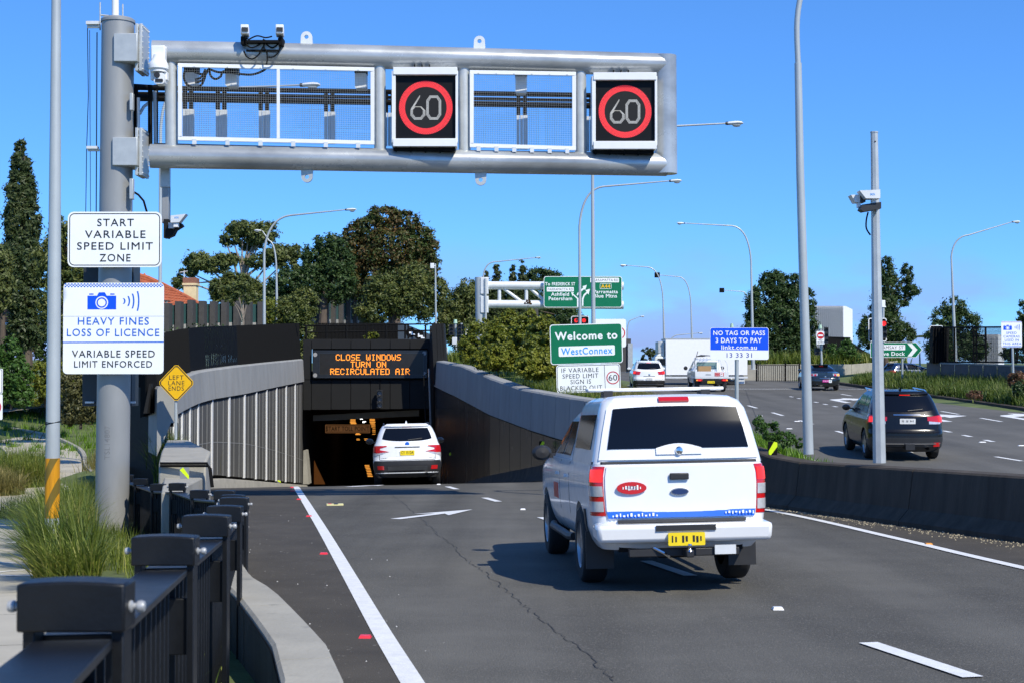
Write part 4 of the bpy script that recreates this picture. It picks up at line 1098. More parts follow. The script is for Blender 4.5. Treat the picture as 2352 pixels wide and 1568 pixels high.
# ================================================================== LAMP POSTS
def bez(p0, p1, p2, n=10):
    return [p0 * (1 - t) ** 2 + p1 * 2 * t * (1 - t) + p2 * t * t for t in [k / n for k in range(n + 1)]]
def luminaire(root, p, u, s=1.0, square=False):
    """street light head at p, pointing along the unit vector u"""
    v = Vector((-u.y, u.x, 0)); z = Vector((0, 0, 1))
    if square:
        b = MB(); c = p + u * .25 * s; b.box(c, (.62 * s, .5 * s, .62 * s)); obj('lamp_housing', b, M['black'], root, bevel=.03 * s); return
    rows = []
    for t, w, h0, h1 in ((0, .06, -.05, .05), (.14, .11, -.08, .09), (.3, .13, -.08, .11), (.55, .16, -.07, .13), (.75, .15, -.05, .10), (.84, .07, -.03, .04)):
        r_ = []
        for k in range(12):
            a = 2 * math.pi * k / 12
            hh = lerp(h0, h1, (math.sin(a) + 1) / 2)
            r_.append(p + u * t * s + v * math.cos(a) * w * s + z * hh * s)
        rows.append(r_)
    g = MB().grid(rows, True); n = 12; g.f.append(tuple(range(n))); g.m.append(0); g.f.append(tuple(5 * n + k for k in range(n - 1, -1, -1))); g.m.append(0)
    h_ = obj('lamp_housing', g, M['galv_light'], root)
    rows = []
    for t, w, h in ((.30, .02, -.08), (.34, .11, -.16), (.5, .13, -.20), (.68, .11, -.17), (.74, .02, -.06)):
        rows.append([p + u * t * s + v * math.cos(a) * w * s + z * ((h + .07) * abs(math.sin(a)) - .06 if True else 0) * s for a in [math.pi * k / 8 for k in range(9)]])
    rows = [[Vector((q.x, q.y, min(q.z, p.z - .04 * s))) for q in r_] for r_ in rows]
    obj('lamp_glass', MB().grid(rows), M['lum_glass'], h_)
    col = MB().tube([p - u * .02, p + u * .2 * s], .085 * s, 10); obj('lamp_neck', col, M['plastic'], h_)
def lamp_post(label, d, base, bend0, bend1, tip, r0=.10, r1=.045, s=1.0, ddep=0.0, square=False, base_z=None, group='street lamps', flange=True, mp=None):
    """picture points: foot, start of bend, end of bend, tip of the arm"""
    pb_ = at(base[0], base[1], d)
    if base_z is not None: pb_.z = base_z
    k0, k1, tp = at(*bend0, d), at(*bend1, d + ddep * .3), at(*tip, d + ddep)
    r_ = thing('street_lamp', label, 'street lamp', pb_, group=group)
    corner = Vector((lerp(k0.x, k1.x, .12), k1.y, lerp(k0.z, k1.z, .93)))
    pts = [pb_, pb_.lerp(k0, .33), pb_.lerp(k0, .66)] + bez(k0, corner, k1, 12) + [k1.lerp(tp, .5), tp]
    rs = [lerp(r0, r1 * 1.25, i / 3) for i in range(3)] + [lerp(r1 * 1.25, r1, k / 12) for k in range(13)] + [r1 * .8, r1 * .62]
    obj('pole', MB().tube(pts, rs, 16), mp or M['galv_pole'], r_)
    if flange: obj('base_plate', MB().box((pb_.x, pb_.y, pb_.z + .012), (.42, .42, .024)), M['galv'], r_, bevel=.004)
    u = (tp - k1); u.z = 0; u.normalize()
    luminaire(r_, tp, u, s, square)
    return r_
# the two big ones near by
z0 = zleft(18.6) + .06
NL = thing('street_lamp', 'tall galvanised lamp post on the left path with an amber striped band', 'street lamp', (at(122, 1315, 18.6).x, 18.6, z0), group='street lamps')
obj('pole', MB().tube([(ax(122, 18.6), 18.6, z0), (ax(123.5, 18.6), 18.6, az(640, 18.6)), (ax(123, 18.6), 18.6, az(-60, 18.6)), (ax(123, 18.6), 18.6, az(-900, 18.6))], [.095, .082, .058, .045], 24), M['galv_pole'], NL)
obj('base_plate', MB().box((ax(122, 18.6), 18.6, z0 + .015), (.36, .36, .03)), M['galv'], NL, bevel=.004)
zb0, zb1 = az(1188, 18.6), az(1051, 18.6)
rbm = .0935
obj('band', MB().lathe([(rbm, zb0), (rbm, zb1)], (ax(122.4, 18.6), 18.6, 0), 'z', 32), M['amber_tape'], NL)
st = MB()
for off in (-.1, .36):      # two slanting olive stripes wrapped round the post
    rws = [[], []]
    for k in range(33):
        a = -math.pi + math.pi * k / 32          # camera-facing half
        h = zb0 + off + (1 + math.cos(a)) / 2 * .42
        for j, dz in enumerate((0, .20)):
            zz = min(max(h + dz, zb0 + .002), zb1 - .002)
            rws[j].append((ax(122.4, 18.6) + (rbm + .0015) * math.cos(a), 18.6 + (rbm + .0015) * math.sin(a), zz))
    st.grid(rws)
obj('stripe', st, M['olive_tape'], NL)
lp0 = Vector((ax(123, 18.6), 18.6, az(-900, 18.6)))
obj('arm', MB().tube(bez(lp0, lp0 + Vector((0, 0, .8)), lp0 + Vector((1.2, 0, 1.0)), 8) + [lp0 + Vector((2.6, 0, 1.2))], .04, 10), M['galv_pole'], NL)
luminaire(NL, lp0 + Vector((2.6, 0, 1.2)), Vector((1, 0, 0)))
wr = MB()
for k in range(3):
    zc = az(966 + k * 3, 18.6); wr.tube([(ax(122.4, 18.6) + .091 * math.cos(a), 18.6 + .091 * math.sin(a), zc + .02 * math.sin(a + k)) for a in [2 * math.pi * j / 24 for j in range(25)]], .004, 5)
wr.tube([at(109, 969, 18.5), at(85, 985, 18.4), at(60, 1003, 18.3), at(48, 1012, 18.3)], .004, 5); wr.tube([at(109, 972, 18.5), at(97, 1000, 18.4), at(80, 1022, 18.3)], .004, 5)
obj('tie_wire', wr, M['black'], NL)

GL = 26.5
GLP = thing('street_lamp', 'tall galvanised lamp post on the median behind the barrier, arm out of frame', 'street lamp', at(1857, 1038, GL), group='street lamps')
k0, k1 = at(1827, 100, GL), at(1872, -70, GL)
obj('pole', MB().tube([at(1857, 1042, GL), at(1849, 760, GL), at(1838, 400, GL), at(1833, 146, GL)], [.094, .085, .074, .066], 24), M['galv_pole'], GLP)
obj('arm', MB().tube([at(1833, 148, GL)] + bez(at(1830.5, 90, GL), at(1826, -30, GL), at(1880, -80, GL), 10) + [at(2100, -110, GL)], .052, 20), M['galv_pole'], GLP)
luminaire(GLP, at(2100, -110, GL), Vector((1, 0, 0)))
lamp_post('lamp seen through the gantry mesh, its arm reaching right above the walkway', 52, (367, 905), (369, 300), (405, 207), (690, 196), r0=.07, s=.85)
lamp_post('lamp with arm to the right, nearest pole of the pair behind the louvre screen', 70, (607, 830), (607, 580), (668, 495), (794, 482), r0=.09, s=.62)
lamp_post('lamp with short arm to the left, second pole of the pair behind the louvre screen', 92, (637, 800), (635, 620), (618, 553), (602, 530), r0=.11, s=.6)
lamp_post('lamp pole at the green welcome sign with long arm reaching right under the gantry', 68, (1333, 880), (1331, 520), (1385, 429), (1538, 416), r0=.085, s=.68)
lamp_post('straight lamp pole beside the welcome sign, its arm reaching right past the gantry end', 50, (1364, 900), (1361, 405), (1420, 297), (1668, 284), r0=.085, s=.70)
lamp_post('lamp with arm to the left standing by the blue toll sign and big tree', 97, (1730, 848), (1725, 600), (1682, 519), (1572, 513), r0=.13, s=.62)
lamp_post('lamp with arm to the left rising behind the front of the white truck', 130, (1528, 870), (1523, 690), (1490, 614), (1440, 610), r0=.15, s=.75)
lamp_post('dark square headed lamp with arm to the left above the white truck', 142, (1592, 870), (1587, 700), (1560, 636), (1514, 632), r0=.15, s=.8, square=True)
lamp_post('lamp with arm rising to the right at the right edge behind the fence', 93, (2196, 852), (2185, 590), (2225, 540), (2325, 510), r0=.13, s=.62)
lamp_post('small distant lamp with arm to the right above the green direction sign', 110, (1111, 800), (1110, 636), (1135, 602), (1230, 592), r0=.10, s=.5)
lamp_post('small distant lamp with arm to the right behind the speed limit sign', 150, (1441, 860), (1441, 760), (1450, 735), (1470, 727), r0=.11, s=.55)
lamp_post('small distant lamp with arm to the right just above the white truck roof', 150, (1537, 865), (1537, 790), (1560, 769), (1604, 765), r0=.11, s=.55)
lamp_post('dark square headed distant lamp with arm to the right beside the big right tree', 150, (1722, 850), (1722, 720), (1706, 670), (1662, 667), r0=.12, s=.75, square=True)
lamp_post('distant lamp with thin arm in front of the dark trees behind the direction sign', 125, (1064, 850), (1063, 730), (1085, 702), (1160, 697), r0=.10, s=.5)
lamp_post('small lamp post with low arm left of the white corrugated building', 150, (1885, 850), (1886, 726), (1905, 728), (1899, 722), r0=.1, s=.4)
lamp_post('slender distant lamp with left arm behind the green arrow sign', 140, (2113, 840), (2112, 800), (2090, 786), (2062, 785), r0=.1, s=.5)
# thin pole with a small camera
CP = thing('camera_pole', 'thin grey pole with a tiny white camera above the portal wing', 'camera pole', at(1001, 760, 84))
obj('pole', MB().tube([at(1001.5, 770, 84), at(1000, 606, 84)], [.06, .045], 10), M['galv_pole'], CP)
b = MB().box(at(993, 611, 83.7), (.22, .3, .3)); b.tube([at(1000, 611, 84), at(993, 611, 83.8)], .03, 6); obj('camera_head', b, M['white'], CP, bevel=.03)

# ================================================================== GANTRY
G0 = 26.7
def gd(px): return lerp(26.5, 27.9, (px - 340) / 1212)     # the boom runs slightly away to the right
def gp(px, py, off=0.0):
    d = gd(px) + off; return at(px, py, d)
GT = thing('gantry', 'big galvanised overhead gantry on a thick post holding two speed displays', 'gantry', (ax(262, G0), G0, zleft(G0) - .1))
xm = ax(264, G0)
obj('post', MB().tube([(ax(259, G0), G0, zleft(G0) - .2), (ax(262, G0), G0, az(860, G0)), (xm + .02, G0, az(49, G0))], [.307, .303, .298], 40), M['post_grey'], GT)
obj('post_cap', MB().lathe([(.0, .05), (.28, .05), (.315, .02), (.315, -.03)], (xm + .02, G0, az(50, G0)), 'z', 36), M['post_grey'], GT)
obj('mast', MB().tube([at(265, 50, G0), at(265, -120, G0)], .065, 14), M['white'], GT)
ms = MB().tube([at(230, 70, G0 + .1), at(230, 6, G0 + .1)], .014, 6).tube([at(282, 60, G0 + .1), at(282, 10, G0 + .1)], .014, 6).tube([at(230, 35, G0 + .1), at(282, 40, G0 + .1)], .016, 6); obj('mast_bracket', ms, M['galv'], GT)
# boom tubes and verticals
RT = .222
obj('boom_tube', MB().tube([gp(350, 121), gp(760, 129), gp(1150, 139), gp(1527, 150)], RT, 32), M['galv_beam'], GT)
obj('boom_tube', MB().tube([gp(345, 359), gp(760, 366), gp(1150, 373), gp(1530, 379)], RT, 32), M['galv_beam'], GT)
mt = MB().tube([gp(1527.5, 150 - 21), gp(1529.5, 379 + 21)], RT, 32); obj('end_tube', mt, M['galv_beam'], GT)
for px in (393, 872, 1066, 1333):
    yb = lerp(121, 150, (px - 350) / 1177); y2 = lerp(359, 379, (px - 345) / 1185)
    obj('upright_tube', MB().tube([gp(px - .5, yb + 10), gp(px + 1.5, y2 - 10)], .115, 24), M['galv'], GT)
# bolted connection plates
for py, x0, x1 in ((115, 268, 322), (352, 265, 322)):
    c = at((x0 + x1) / 2, py, G0 - .15); b = MB().box((c.x, c.y + .1, c.z), ((x1 - x0) * G0 / F, .62, .52)); obj('bracket', b, M['galv'], GT, bevel=.012)
    for dx, nm in ((322, 'flange'), (331, 'flange')):
        c = at(dx, py + 1, G0); obj(nm, MB().box((c.x, c.y, c.z), (.055, .52, .88)), M['galv'], GT, bevel=.006)
    bl = MB()
    for k in range(9):
        for sy in (-.23, .23):
            c = at(327, py + 1, G0); bl.tube([(c.x - .04, c.y + sy, c.z - .40 + k * .1), (c.x + .075, c.y + sy, c.z - .40 + k * .1)], .010, 6)
        c = at(327, py + 1, G0)
        for sz in (-.39, .39): bl.tube([(c.x - .04, c.y - .22 + k * .055, c.z + sz), (c.x + .075, c.y - .22 + k * .055, c.z + sz)], .010, 6)
    obj('bolt', bl, M['galv_light'], GT, kind='stuff')
# lifting lugs
for px, py, up in ((702, 102, 1), (1101, 112, 1), (704, 391, -1), (1104, 398, -1)):
    d = gd(px); o_, i_ = [], []
    for k in range(24):
        a = 2 * math.pi * k / 24; o_.append((ax(px, d) + .105 * math.cos(a), .105 * math.sin(a))); i_.append((ax(px, d) + .04 * math.cos(a), .04 * math.sin(a)))
    o2 = []
    for (x_, z_), k in zip(o_, range(24)):
        if (math.sin(2 * math.pi * k / 24)) * up < -.25: o2.append((ax(px, d) + (.12 if x_ > ax(px, d) else -.12), -.26 * up if True else z_))
        else: o2.append((x_, z_))
    zc = az(py - 16 * up if up > 0 else py + 16, d)
    b = MB().ring([(a, z_ + zc) for a, z_ in o2], [(a, z_ + zc) for a, z_ in i_], d - .03, d + .03); obj('lifting_lug', b, M['galv_light'] if up > 0 else M['galv'], GT, smooth=False)
# mesh screens in white frames
def mesh_screen(x0, x1, t0, t1, b0, b1, off, mids=()):
    """corner heights: t0/t1 top left/right, b0/b1 bottom"""
    w = 9.0
    d0, d1 = gd(x0) + off, gd(x1) + off
    def bar(pa, pb, ww, m=M['white'], nm='screen_frame'):
        u = (pb - pa).normalized(); n = Vector((0, -1, 0)); v = u.cross(n)
        q = [pa - v * ww / 2 + n * .02, pb - v * ww / 2 + n * .02, pb + v * ww / 2 + n * .02, pa + v * ww / 2 + n * .02]
        q2 = [p - n * .04 for p in q]
        return obj(nm, MB().add(q + q2, [(0, 1, 2, 3), (7, 6, 5, 4), (0, 4, 5, 1), (1, 5, 6, 2), (2, 6, 7, 3), (3, 7, 4, 0)]), m, GT, bevel=.004)
    W = w * d0 / F
    A, B_, C_, D_ = at(x0, t0, d0), at(x1, t1, d1), at(x1, b1, d1), at(x0, b0, d0)
    bar(A + Vector((0, 0, -W / 2)), B_ + Vector((0, 0, -W / 2)), W); bar(D_ + Vector((0, 0, W / 2)), C_ + Vector((0, 0, W / 2)), W)
    bar(A + Vector((W / 2, 0, -W)), D_ + Vector((W / 2, 0, W)), W); bar(B_ + Vector((-W / 2, 0, -W)), C_ + Vector((-W / 2, 0, W)), W)
    for m_ in mids:
        t = (m_ - x0) / (x1 - x0); bar(A.lerp(B_, t) + Vector((0, 0, -W)), D_.lerp(C_, t) + Vector((0, 0, W)), W * .8)
    mb = MB(); rw = .0019
    n = int((B_ - A).length / .042)
    for k in range(1, n):
        t = k / n; p, q = A.lerp(B_, t), D_.lerp(C_, t)
        mb.tube([p + Vector((0, .012, -W)), q + Vector((0, .012, W))], rw, 3, cap=False)
    n = int((A - D_).length / .042)
    for k in range(2, n - 1):
        t = k / n; p, q = A.lerp(D_, t), B_.lerp(C_, t)
        mb.tube([p + Vector((W, .018, 0)), q + Vector((-W, .018, 0))], rw, 3, cap=False)
    obj('wire_mesh', mb, M['galv'], GT, kind='stuff', smooth=False)
    bm_ = MB(); n = 6
    for k in range(n):
        t = (k + .5) / n; p = A.lerp(B_, t); q = D_.lerp(C_, t)
        bm_.box(q + Vector((0, -.025, -.02)), (.075, .03, .10)); bm_.box(p + Vector((0, -.025, -.055)), (.02, .02, .02))
    obj('clip', bm_, M['galv_light'], GT, kind='stuff', smooth=False)
mesh_screen(409, 860, 146, 156, 323, 333, -.14, (637,))
mesh_screen(1079, 1323, 162, 166, 339, 346, -.14)
# the walkway behind: dark grating handrails and posts
def wk(px, py, off): d = gd(px) + off; return at(px, py, d)
WO = 1.15
for (pa, pb, r_) in (((308, 202), (1500, 222), .045), ((308, 215), (1500, 234), .03), ((308, 226), (1500, 246), .055)):
    obj('walkway_rail', MB().tube([wk(*pa, WO), wk((pa[0] + pb[0]) / 2, (pa[1] + pb[1]) / 2, WO), wk(*pb, WO)], r_ * 1.1, 8), M['black'], GT)
for px in (433, 509, 607, 757, 895, 1198, 1350):
    y0 = lerp(208, 226, (px - 400) / 1000); y1 = lerp(322, 350, (px - 400) / 1000)
    mid = y0 + 42
    b = MB()
    for dx in (-7.5, 7.5): b.box((wk(px + dx, 0, WO).x, gd(px) + WO, (wk(px, y0, WO).z + wk(px, mid, WO).z) / 2), (.075, .07, wk(px, y0, WO).z - wk(px, mid, WO).z))
    obj('walkway_post', b, M['black'], GT, smooth=False)
    b = MB()
    for dx, w_ in ((-8, .055), (0, .05), (9, .085)): b.box((wk(px + dx, 0, WO - .04).x, gd(px) + WO - .04, (wk(px, mid + 2, WO).z + wk(px, y1, WO).z) / 2), (w_, .06, wk(px, mid + 2, WO).z - wk(px, y1, WO).z))
    obj('walkway_post', b, M['galv_light'], GT, smooth=False)
mb = MB()      # wire infill of the walkway side
for k in range(210):
    px = lerp(400, 1500, k / 209); y0 = lerp(226, 246, (px - 400) / 1100); y1 = lerp(322, 352, (px - 400) / 1100)
    mb.tube([wk(px, y0, WO + .03), wk(px, y1, WO + .03)], .0016, 3, cap=False)
for k in range(22):
    mb.tube([wk(310, lerp(226, 322, k / 21), WO + .03), wk(1500, lerp(246, 352, k / 21), WO + .03)], .0016, 3, cap=False)
obj('wire_mesh', mb, M['black'], GT, kind='stuff', smooth=False)
fl = MB()
q = [wk(360, 330, .25), wk(1500, 357, .25), wk(1500, 356, WO), wk(360, 329, WO)]
fl.add(q + [p - Vector((0, 0, .05)) for p in q], [(0, 1, 2, 3), (7, 6, 5, 4), (0, 4, 5, 1), (1, 5, 6, 2), (2, 6, 7, 3), (3, 7, 4, 0)]); obj('walkway_floor', fl, M['charcoal'], GT, smooth=False)
# end gate by the post
eg = MB()
for px, o_ in ((312, .2), (345, .25), (358, .9)): eg.tube([at(px, 196, G0 + o_), at(px, 336, G0 + o_)], .045, 8)
eg.tube([at(308, 199, G0 + .2), at(372, 203, G0 + 1.1)], .05, 8); eg.tube([at(308, 222, G0 + .2), at(372, 226, G0 + 1.1)], .05, 8)
obj('end_gate', eg, M['black'], GT)
eg = MB(); eg.tube([at(318, 225, G0 + .1), at(318, 322, G0 + .1)], .03, 8); eg.tube([at(355, 210, G0 + .6), at(357, 330, G0 + .6)], .035, 8); eg.tube([at(321, 262, G0 + .3), at(330, 246, G0 + .4), at(345, 234, G0 + .5)], .03, 8); obj('conduit', eg, M['galv_light'], GT)
# hanging detector units above the screens
for px, y0, y1, w_ in ((437, 158, 200, 28), (530, 160, 201, 26), (828, 160, 206, 26), (1197, 166, 216, 26)):
    d = gd(px) + .25
    b = MB().prism(rrect(ax(px - w_ / 2, d), ax(px + w_ / 2, d), az(y1, d), az(y0 + 9, d), .04), d - .1, d + .15); obj('detector', b, M['white'], GT)
    b = MB().box((ax(px, d), d + .02, az(y0 + 3, d)), (w_ * 1.05 * d / F, .3, .13)); obj('detector_bracket', b, M['black'], GT, smooth=False)
# loops of black cable
cb = MB()
for pts in (((425, 162), (422, 178), (430, 195), (447, 202), (462, 196), (470, 180), (474, 163)), ((448, 184), (462, 178), (472, 160)), ((448, 190), (465, 184), (475, 162)), ((446, 166), (470, 172), (478, 160)), ((481, 160), (484, 175), (495, 182), (507, 176), (512, 165), (530, 165)), ((478, 158), (500, 166), (530, 168), (575, 172), (600, 165), (612, 155), (616, 132))):
    P = [gp(x_, y_, -.05) for x_, y_ in pts]; cb.tube([Vector(p) for p in smooth_pts(P, 5)], .022, 7)
obj('cable', cb, M['black'], GT)
# traffic cameras on the boom
def poly_tube(mb, pts, off, r_): mb.tube([Vector(p) for p in smooth_pts([gp(x_, y_, off) for x_, y_ in pts], 5)], r_, 7)
TCB = thing('traffic_camera', 'pair of white and black cameras on a bracket on top of the gantry boom', 'traffic camera', gp(605, 110, -.2))
b = MB().box(gp(604, 99, -.25), (.62, .25, .05)); b.box(gp(604, 117, -.27), (.62, .03, .035)); b.box(gp(560, 97, -.22), (.06, .3, .14)); b.box(gp(648, 99, -.22), (.06, .3, .14)); obj('bracket', b, M['black'], TCB, smooth=False)
obj('bracket_plate', MB().box(gp(603, 108, -.24), (.60, .02, .11)), M['galv'], TCB)
for px in (563, 643):
    h = obj('camera_head', MB().box(gp(px, 72, -.3), (.145, .34, .17), .12), M['white'], TCB, bevel=.012)
    obj('camera_face', MB().box(gp(px - .5, 68, -.48), (.115, .015, .075), .12), M['plastic'], h, smooth=False)
    obj('camera_mount', MB().box(gp(px + 2, 84, -.25), (.07, .12, .10)), M['plastic'], h, smooth=False)
cb = MB()
for pts in (((562, 88), (566, 103), (580, 110), (600, 100), (606, 90)), ((640, 88), (638, 102), (625, 110), (612, 102), (608, 92)), ((608, 92), (606, 110), (612, 118), (614, 135), (612, 150)), ((560, 117), (566, 130), (580, 136), (595, 125), (604, 108)), ((648, 95), (642, 115), (630, 130), (616, 132)), ((570, 92), (590, 83), (610, 87), (625, 84))):
    poly_tube(cb, pts, -.31, .014)
obj('cable', cb, M['black'], TCB)
PTZ = thing('dome_camera', 'white pan and tilt camera hanging near the gantry post', 'security camera', gp(366, 125, -.3))
c = gp(366, 128, -.32)
obj('wall_bracket', MB().box(gp(365, 128, -.28), (.26, .16, .34)).box(gp(352, 132, -.22), (.08, .1, .3)), M['white'], PTZ, bevel=.02)
b = MB().lathe([(0, .12), (.09, .12), (.11, .05), (.16, -.02), (.18, -.08), (.18, -.14), (.15, -.17), (.15, -.2), (0, -.2)], (c.x, c.y - .05, gp(366, 152, 0).z), 'z', 24); obj('dome_body', b, M['white'], PTZ)
b = MB().prism(rrect(ax(355, c.y), ax(379, c.y), az(197, c.y), az(172, c.y), .05), c.y - .16, c.y + .06); b.box(at(351, 176, c.y), (.06, .12, .14)); b.box(at(382, 176, c.y), (.06, .12, .14)); hd = obj('camera_head', b, M['white'], PTZ)
obj('lens', MB().lathe([(0, -.02), (.05, -.02), (.055, 0), (.055, .03)], (c.x, c.y - .17, az(177, c.y)), 'y', 20), M['plastic'], hd)
obj('lamp_strip', MB().prism(rrect(ax(358, c.y), ax(376, c.y), az(193, c.y), az(186, c.y), .02), c.y - .175, c.y - .16), M['plastic'], hd)
# speed displays
def speed_display(x0, x1, y0, y1, label):
    d = gd((x0 + x1) / 2) - .30
    r_ = thing('speed_display', label, 'speed sign', at((x0 + x1) / 2, y1, d), group='electronic speed signs on the gantry')
    B = Board(r_, d)
    B.panel(x0, y0 + 6, x1, y1, 1, mat('display_case', (.66, .68, .70), .4, var=.05), th=.30, off=-.30, name='case')
    B.panel(x0 + 9, y0 + 15, x1 - 1, y1 - 16, .6, mat('display_face', (.004, .004, .005), .5, var=.1, spec=.2), off=.005, th=.02, name='face')
    # projecting hood and sill
    for ya, yb_, nm in ((y0, y0 + 17, 'hood'), (y1 - 17, y1 + 1, 'sill')):
        a0, a1 = ax(x0 + 4, d), ax(x1 + 1, d)
        b = MB().box(((a0 + a1) / 2, d - .06, (az(ya, d) + az(yb_, d)) / 2), (a1 - a0, .14, az(ya, d) - az(yb_, d))); obj(nm, b, M['white'], r_, bevel=.006)
    for xx in (x0 + 5, x1): obj('side_plate', MB().box((ax(xx, d), d - .05, (az(y0 + 8, d) + az(y1 - 8, d)) / 2), (.045 if xx > x0 + 9 else .07, .12, az(y0 + 8, d) - az(y1 - 8, d))), M['white'], r_, bevel=.004)
    cx_, cy_ = (x0 + 9 + x1 - 1) / 2 - .5, (y0 + 15 + y1 - 16) / 2 + 1
    R_ = (x1 - x0) * .405
    B.disc(cx_, cy_, R_ * .78, mat('display_disc', (.018, .018, .018), .6, var=.15, scale=60, spec=.2), off=.026, name='display_disc')
    B.disc(cx_, cy_, R_ * 1.02, mat('display_ring_base', (.30, .02, .025), .5, var=.1), off=.026, name='ring_base', r_in=R_ * .785, n=56)
    mb = MB(); y_ = d - .030
    for j in range(6):
        rr = R_ * lerp(.81, .995, j / 5); n = 92
        for k in range(n):
            a = 2 * math.pi * (k + .5 * (j % 2)) / n
            X_, Z_ = B.X(cx_) + B.S(rr) * math.cos(a), B.Z(cy_) + B.S(rr) * math.sin(a); s = B.S(1.45)
            mb.add([(X_ - s * .7, y_, Z_ - s * .7), (X_ + s * .7, y_, Z_ - s * .7), (X_ + s * .7, y_, Z_ + s * .7), (X_ - s * .7, y_, Z_ + s * .7)], [(0, 1, 2, 3)])
    obj('red_ring', mb, M['led_red'], r_, smooth=False)
    # digits made of rows of small lit dots
    def stroke(pts, closed=False):
        out = []
        P = pts + ([pts[0]] if closed else [])
        for i in range(len(P) - 1):
            a, c_ = Vector(P[i]), Vector(P[i + 1]); n = max(1, int((c_ - a).length / 2.1))
            for k in range(n): out.append(a.lerp(c_, k / n))
        return out
    h, wd = R_ * .41, R_ * .235
    zero = [(-wd, -h * .62), (-wd * .55, -h), (wd * .55, -h), (wd, -h * .62), (wd, h * .62), (wd * .55, h), (-wd * .55, h), (-wd, h * .62)]
    six1 = [(wd * .25, -h), (-wd * .35, -h * .45), (-wd, h * .15)]
    six2 = [(-wd, h * .2), (-wd * .5, -h * .08), (wd * .45, -h * .08), (wd, h * .25), (wd, h * .65), (wd * .5, h), (-wd * .5, h), (-wd, h * .65)]
    mb = MB()
    for ox, sts in ((-R_ * .30, [(six1, False), (six2, True)]), (R_ * .30, [(zero, True)])):
        for pts, cl in sts:
            for t in (-2.0, 0, 2.0):
                for p in stroke([(q[0] * (1 + t / wd), q[1] * (1 + t / h)) for q in pts], cl):
                    X_, Z_ = B.X(cx_ + ox + p.x), B.Z(cy_ + p.y); s = B.S(.9)
                    mb.add([(X_ - s, y_, Z_ - s * .8), (X_ + s, y_, Z_ - s * .8), (X_ + s, y_, Z_ + s * .8), (X_ - s, y_, Z_ + s * .8)], [(0, 1, 2, 3)])
    obj('digits', mb, M['led_white'], r_, smooth=False)
    b = MB()
    for k in range(5): b.box((ax(lerp(x0 + 10, x1 - 6, k / 4), d), d + .05, az(y1 + 6, d)), (.02, .2, .09))
    for k in range(3): b.box((ax(lerp(x0 + 52, x0 + 86, k / 2), d), d + .08, az(y0 - 3, d)), (.018, .18, .10))
    b.box((ax((x0 + x1) / 2, d), d + .12, az(y1 + 4, d)), ((x1 - x0) * d / F * .95, .25, .07))
    obj('bracket', b, M['black'], r_, smooth=False, kind='stuff')
speed_display(899, 1049, 158, 338, 'left speed display showing 60 in a red ring on the gantry')
speed_display(1359, 1507, 170, 344, 'right speed display showing 60 in a red ring near the gantry end')
# fall-arrest cable and small fittings left of the post
fb = MB()
fb.tube([at(201, 62, G0), at(230, 62, G0)], .03, 6); fb.tube([at(202, 345, G0), at(228, 345, G0)], .03, 6)
fb.box(at(214, 54, G0), (.24, .12, .06)); fb.box(at(297, 60, G0), (.08, .2, .1)); fb.box(at(213, 340, G0), (.2, .12, .05))
obj('ladder_bracket', fb, M['galv_light'], GT, smooth=False, kind='stuff')
cb = MB(); cb.tube([at(201, 62, G0), at(203, 220, G0), at(199, 345, G0), at(197, 490, G0)], .008, 5); cb.tube([at(223, 75, G0), at(222, 300, G0), at(221, 490, G0)], .011, 5); cb.tube([at(206, 70, G0), at(208, 490, G0)], .006, 5)
cb.tube([at(305, 440, G0 - .1), at(318, 448, G0 - .2), at(330, 462, G0 - .2), at(338, 490, G0 - .1)], .02, 6); obj('cable', cb, M['black'], GT)
jb = MB().box(at(303, 235, G0 - .25), (.06, .12, .32)); jb.box(at(303, 435, G0 - .25), (.07, .12, .38)); obj('junction_box', jb, M['galv'], GT, bevel=.01)
# equipment post under the boom with toll detector
EP = thing('detector_post', 'slim grey bracket post hanging under the gantry boom with toll detectors', 'detector', at(381, 385, G0 + .2))
obj('hanger', MB().box(at(380, 408, G0 + .2), (.17, .12, .38)), M['galv'], EP, bevel=.008)
obj('arm', MB().box(at(381, 466, G0 + .22), (.12, .12, .78)), M['post_grey'], EP, bevel=.008)
obj('spine', MB().box(at(388, 470, G0 + .3), (.035, .1, 1.3)), M['black'], EP)
b = MB(); q = [(377, 548), (384, 548), (398, 542), (404, 530), (420, 520), (416, 514), (398, 520), (388, 505), (377, 505)]
b.prism([(ax(p[0], G0 + .2), az(p[1], G0 + .2)) for p in reversed(q)], G0 + .1, G0 + .3); obj('shelf', b, M['charcoal'], EP, smooth=False)
for q, dd in ((((393, 497), (428, 493), (413, 512), (393, 513)), 0), (((388, 513), (408, 513), (400, 526), (388, 526)), .15)):
    B = Board(EP, G0 + dd); b = MB().prism([(ax(p[0], G0 + dd), az(p[1], G0 + dd)) for p in (q[3], q[2], q[1], q[0])], G0 + dd - .1, G0 + dd + .1); obj('detector', b, M['galv_light'], EP, smooth=False)
    if dd == 0: B.text('SICK', 402, 412, 499.5, 503.5, M['sign_ltblue'], off=.102, bold=.02)
obj('detector_mount', MB().box(at(405, 516, G0 - .02), (.08, .1, .1)), M['white'], EP)
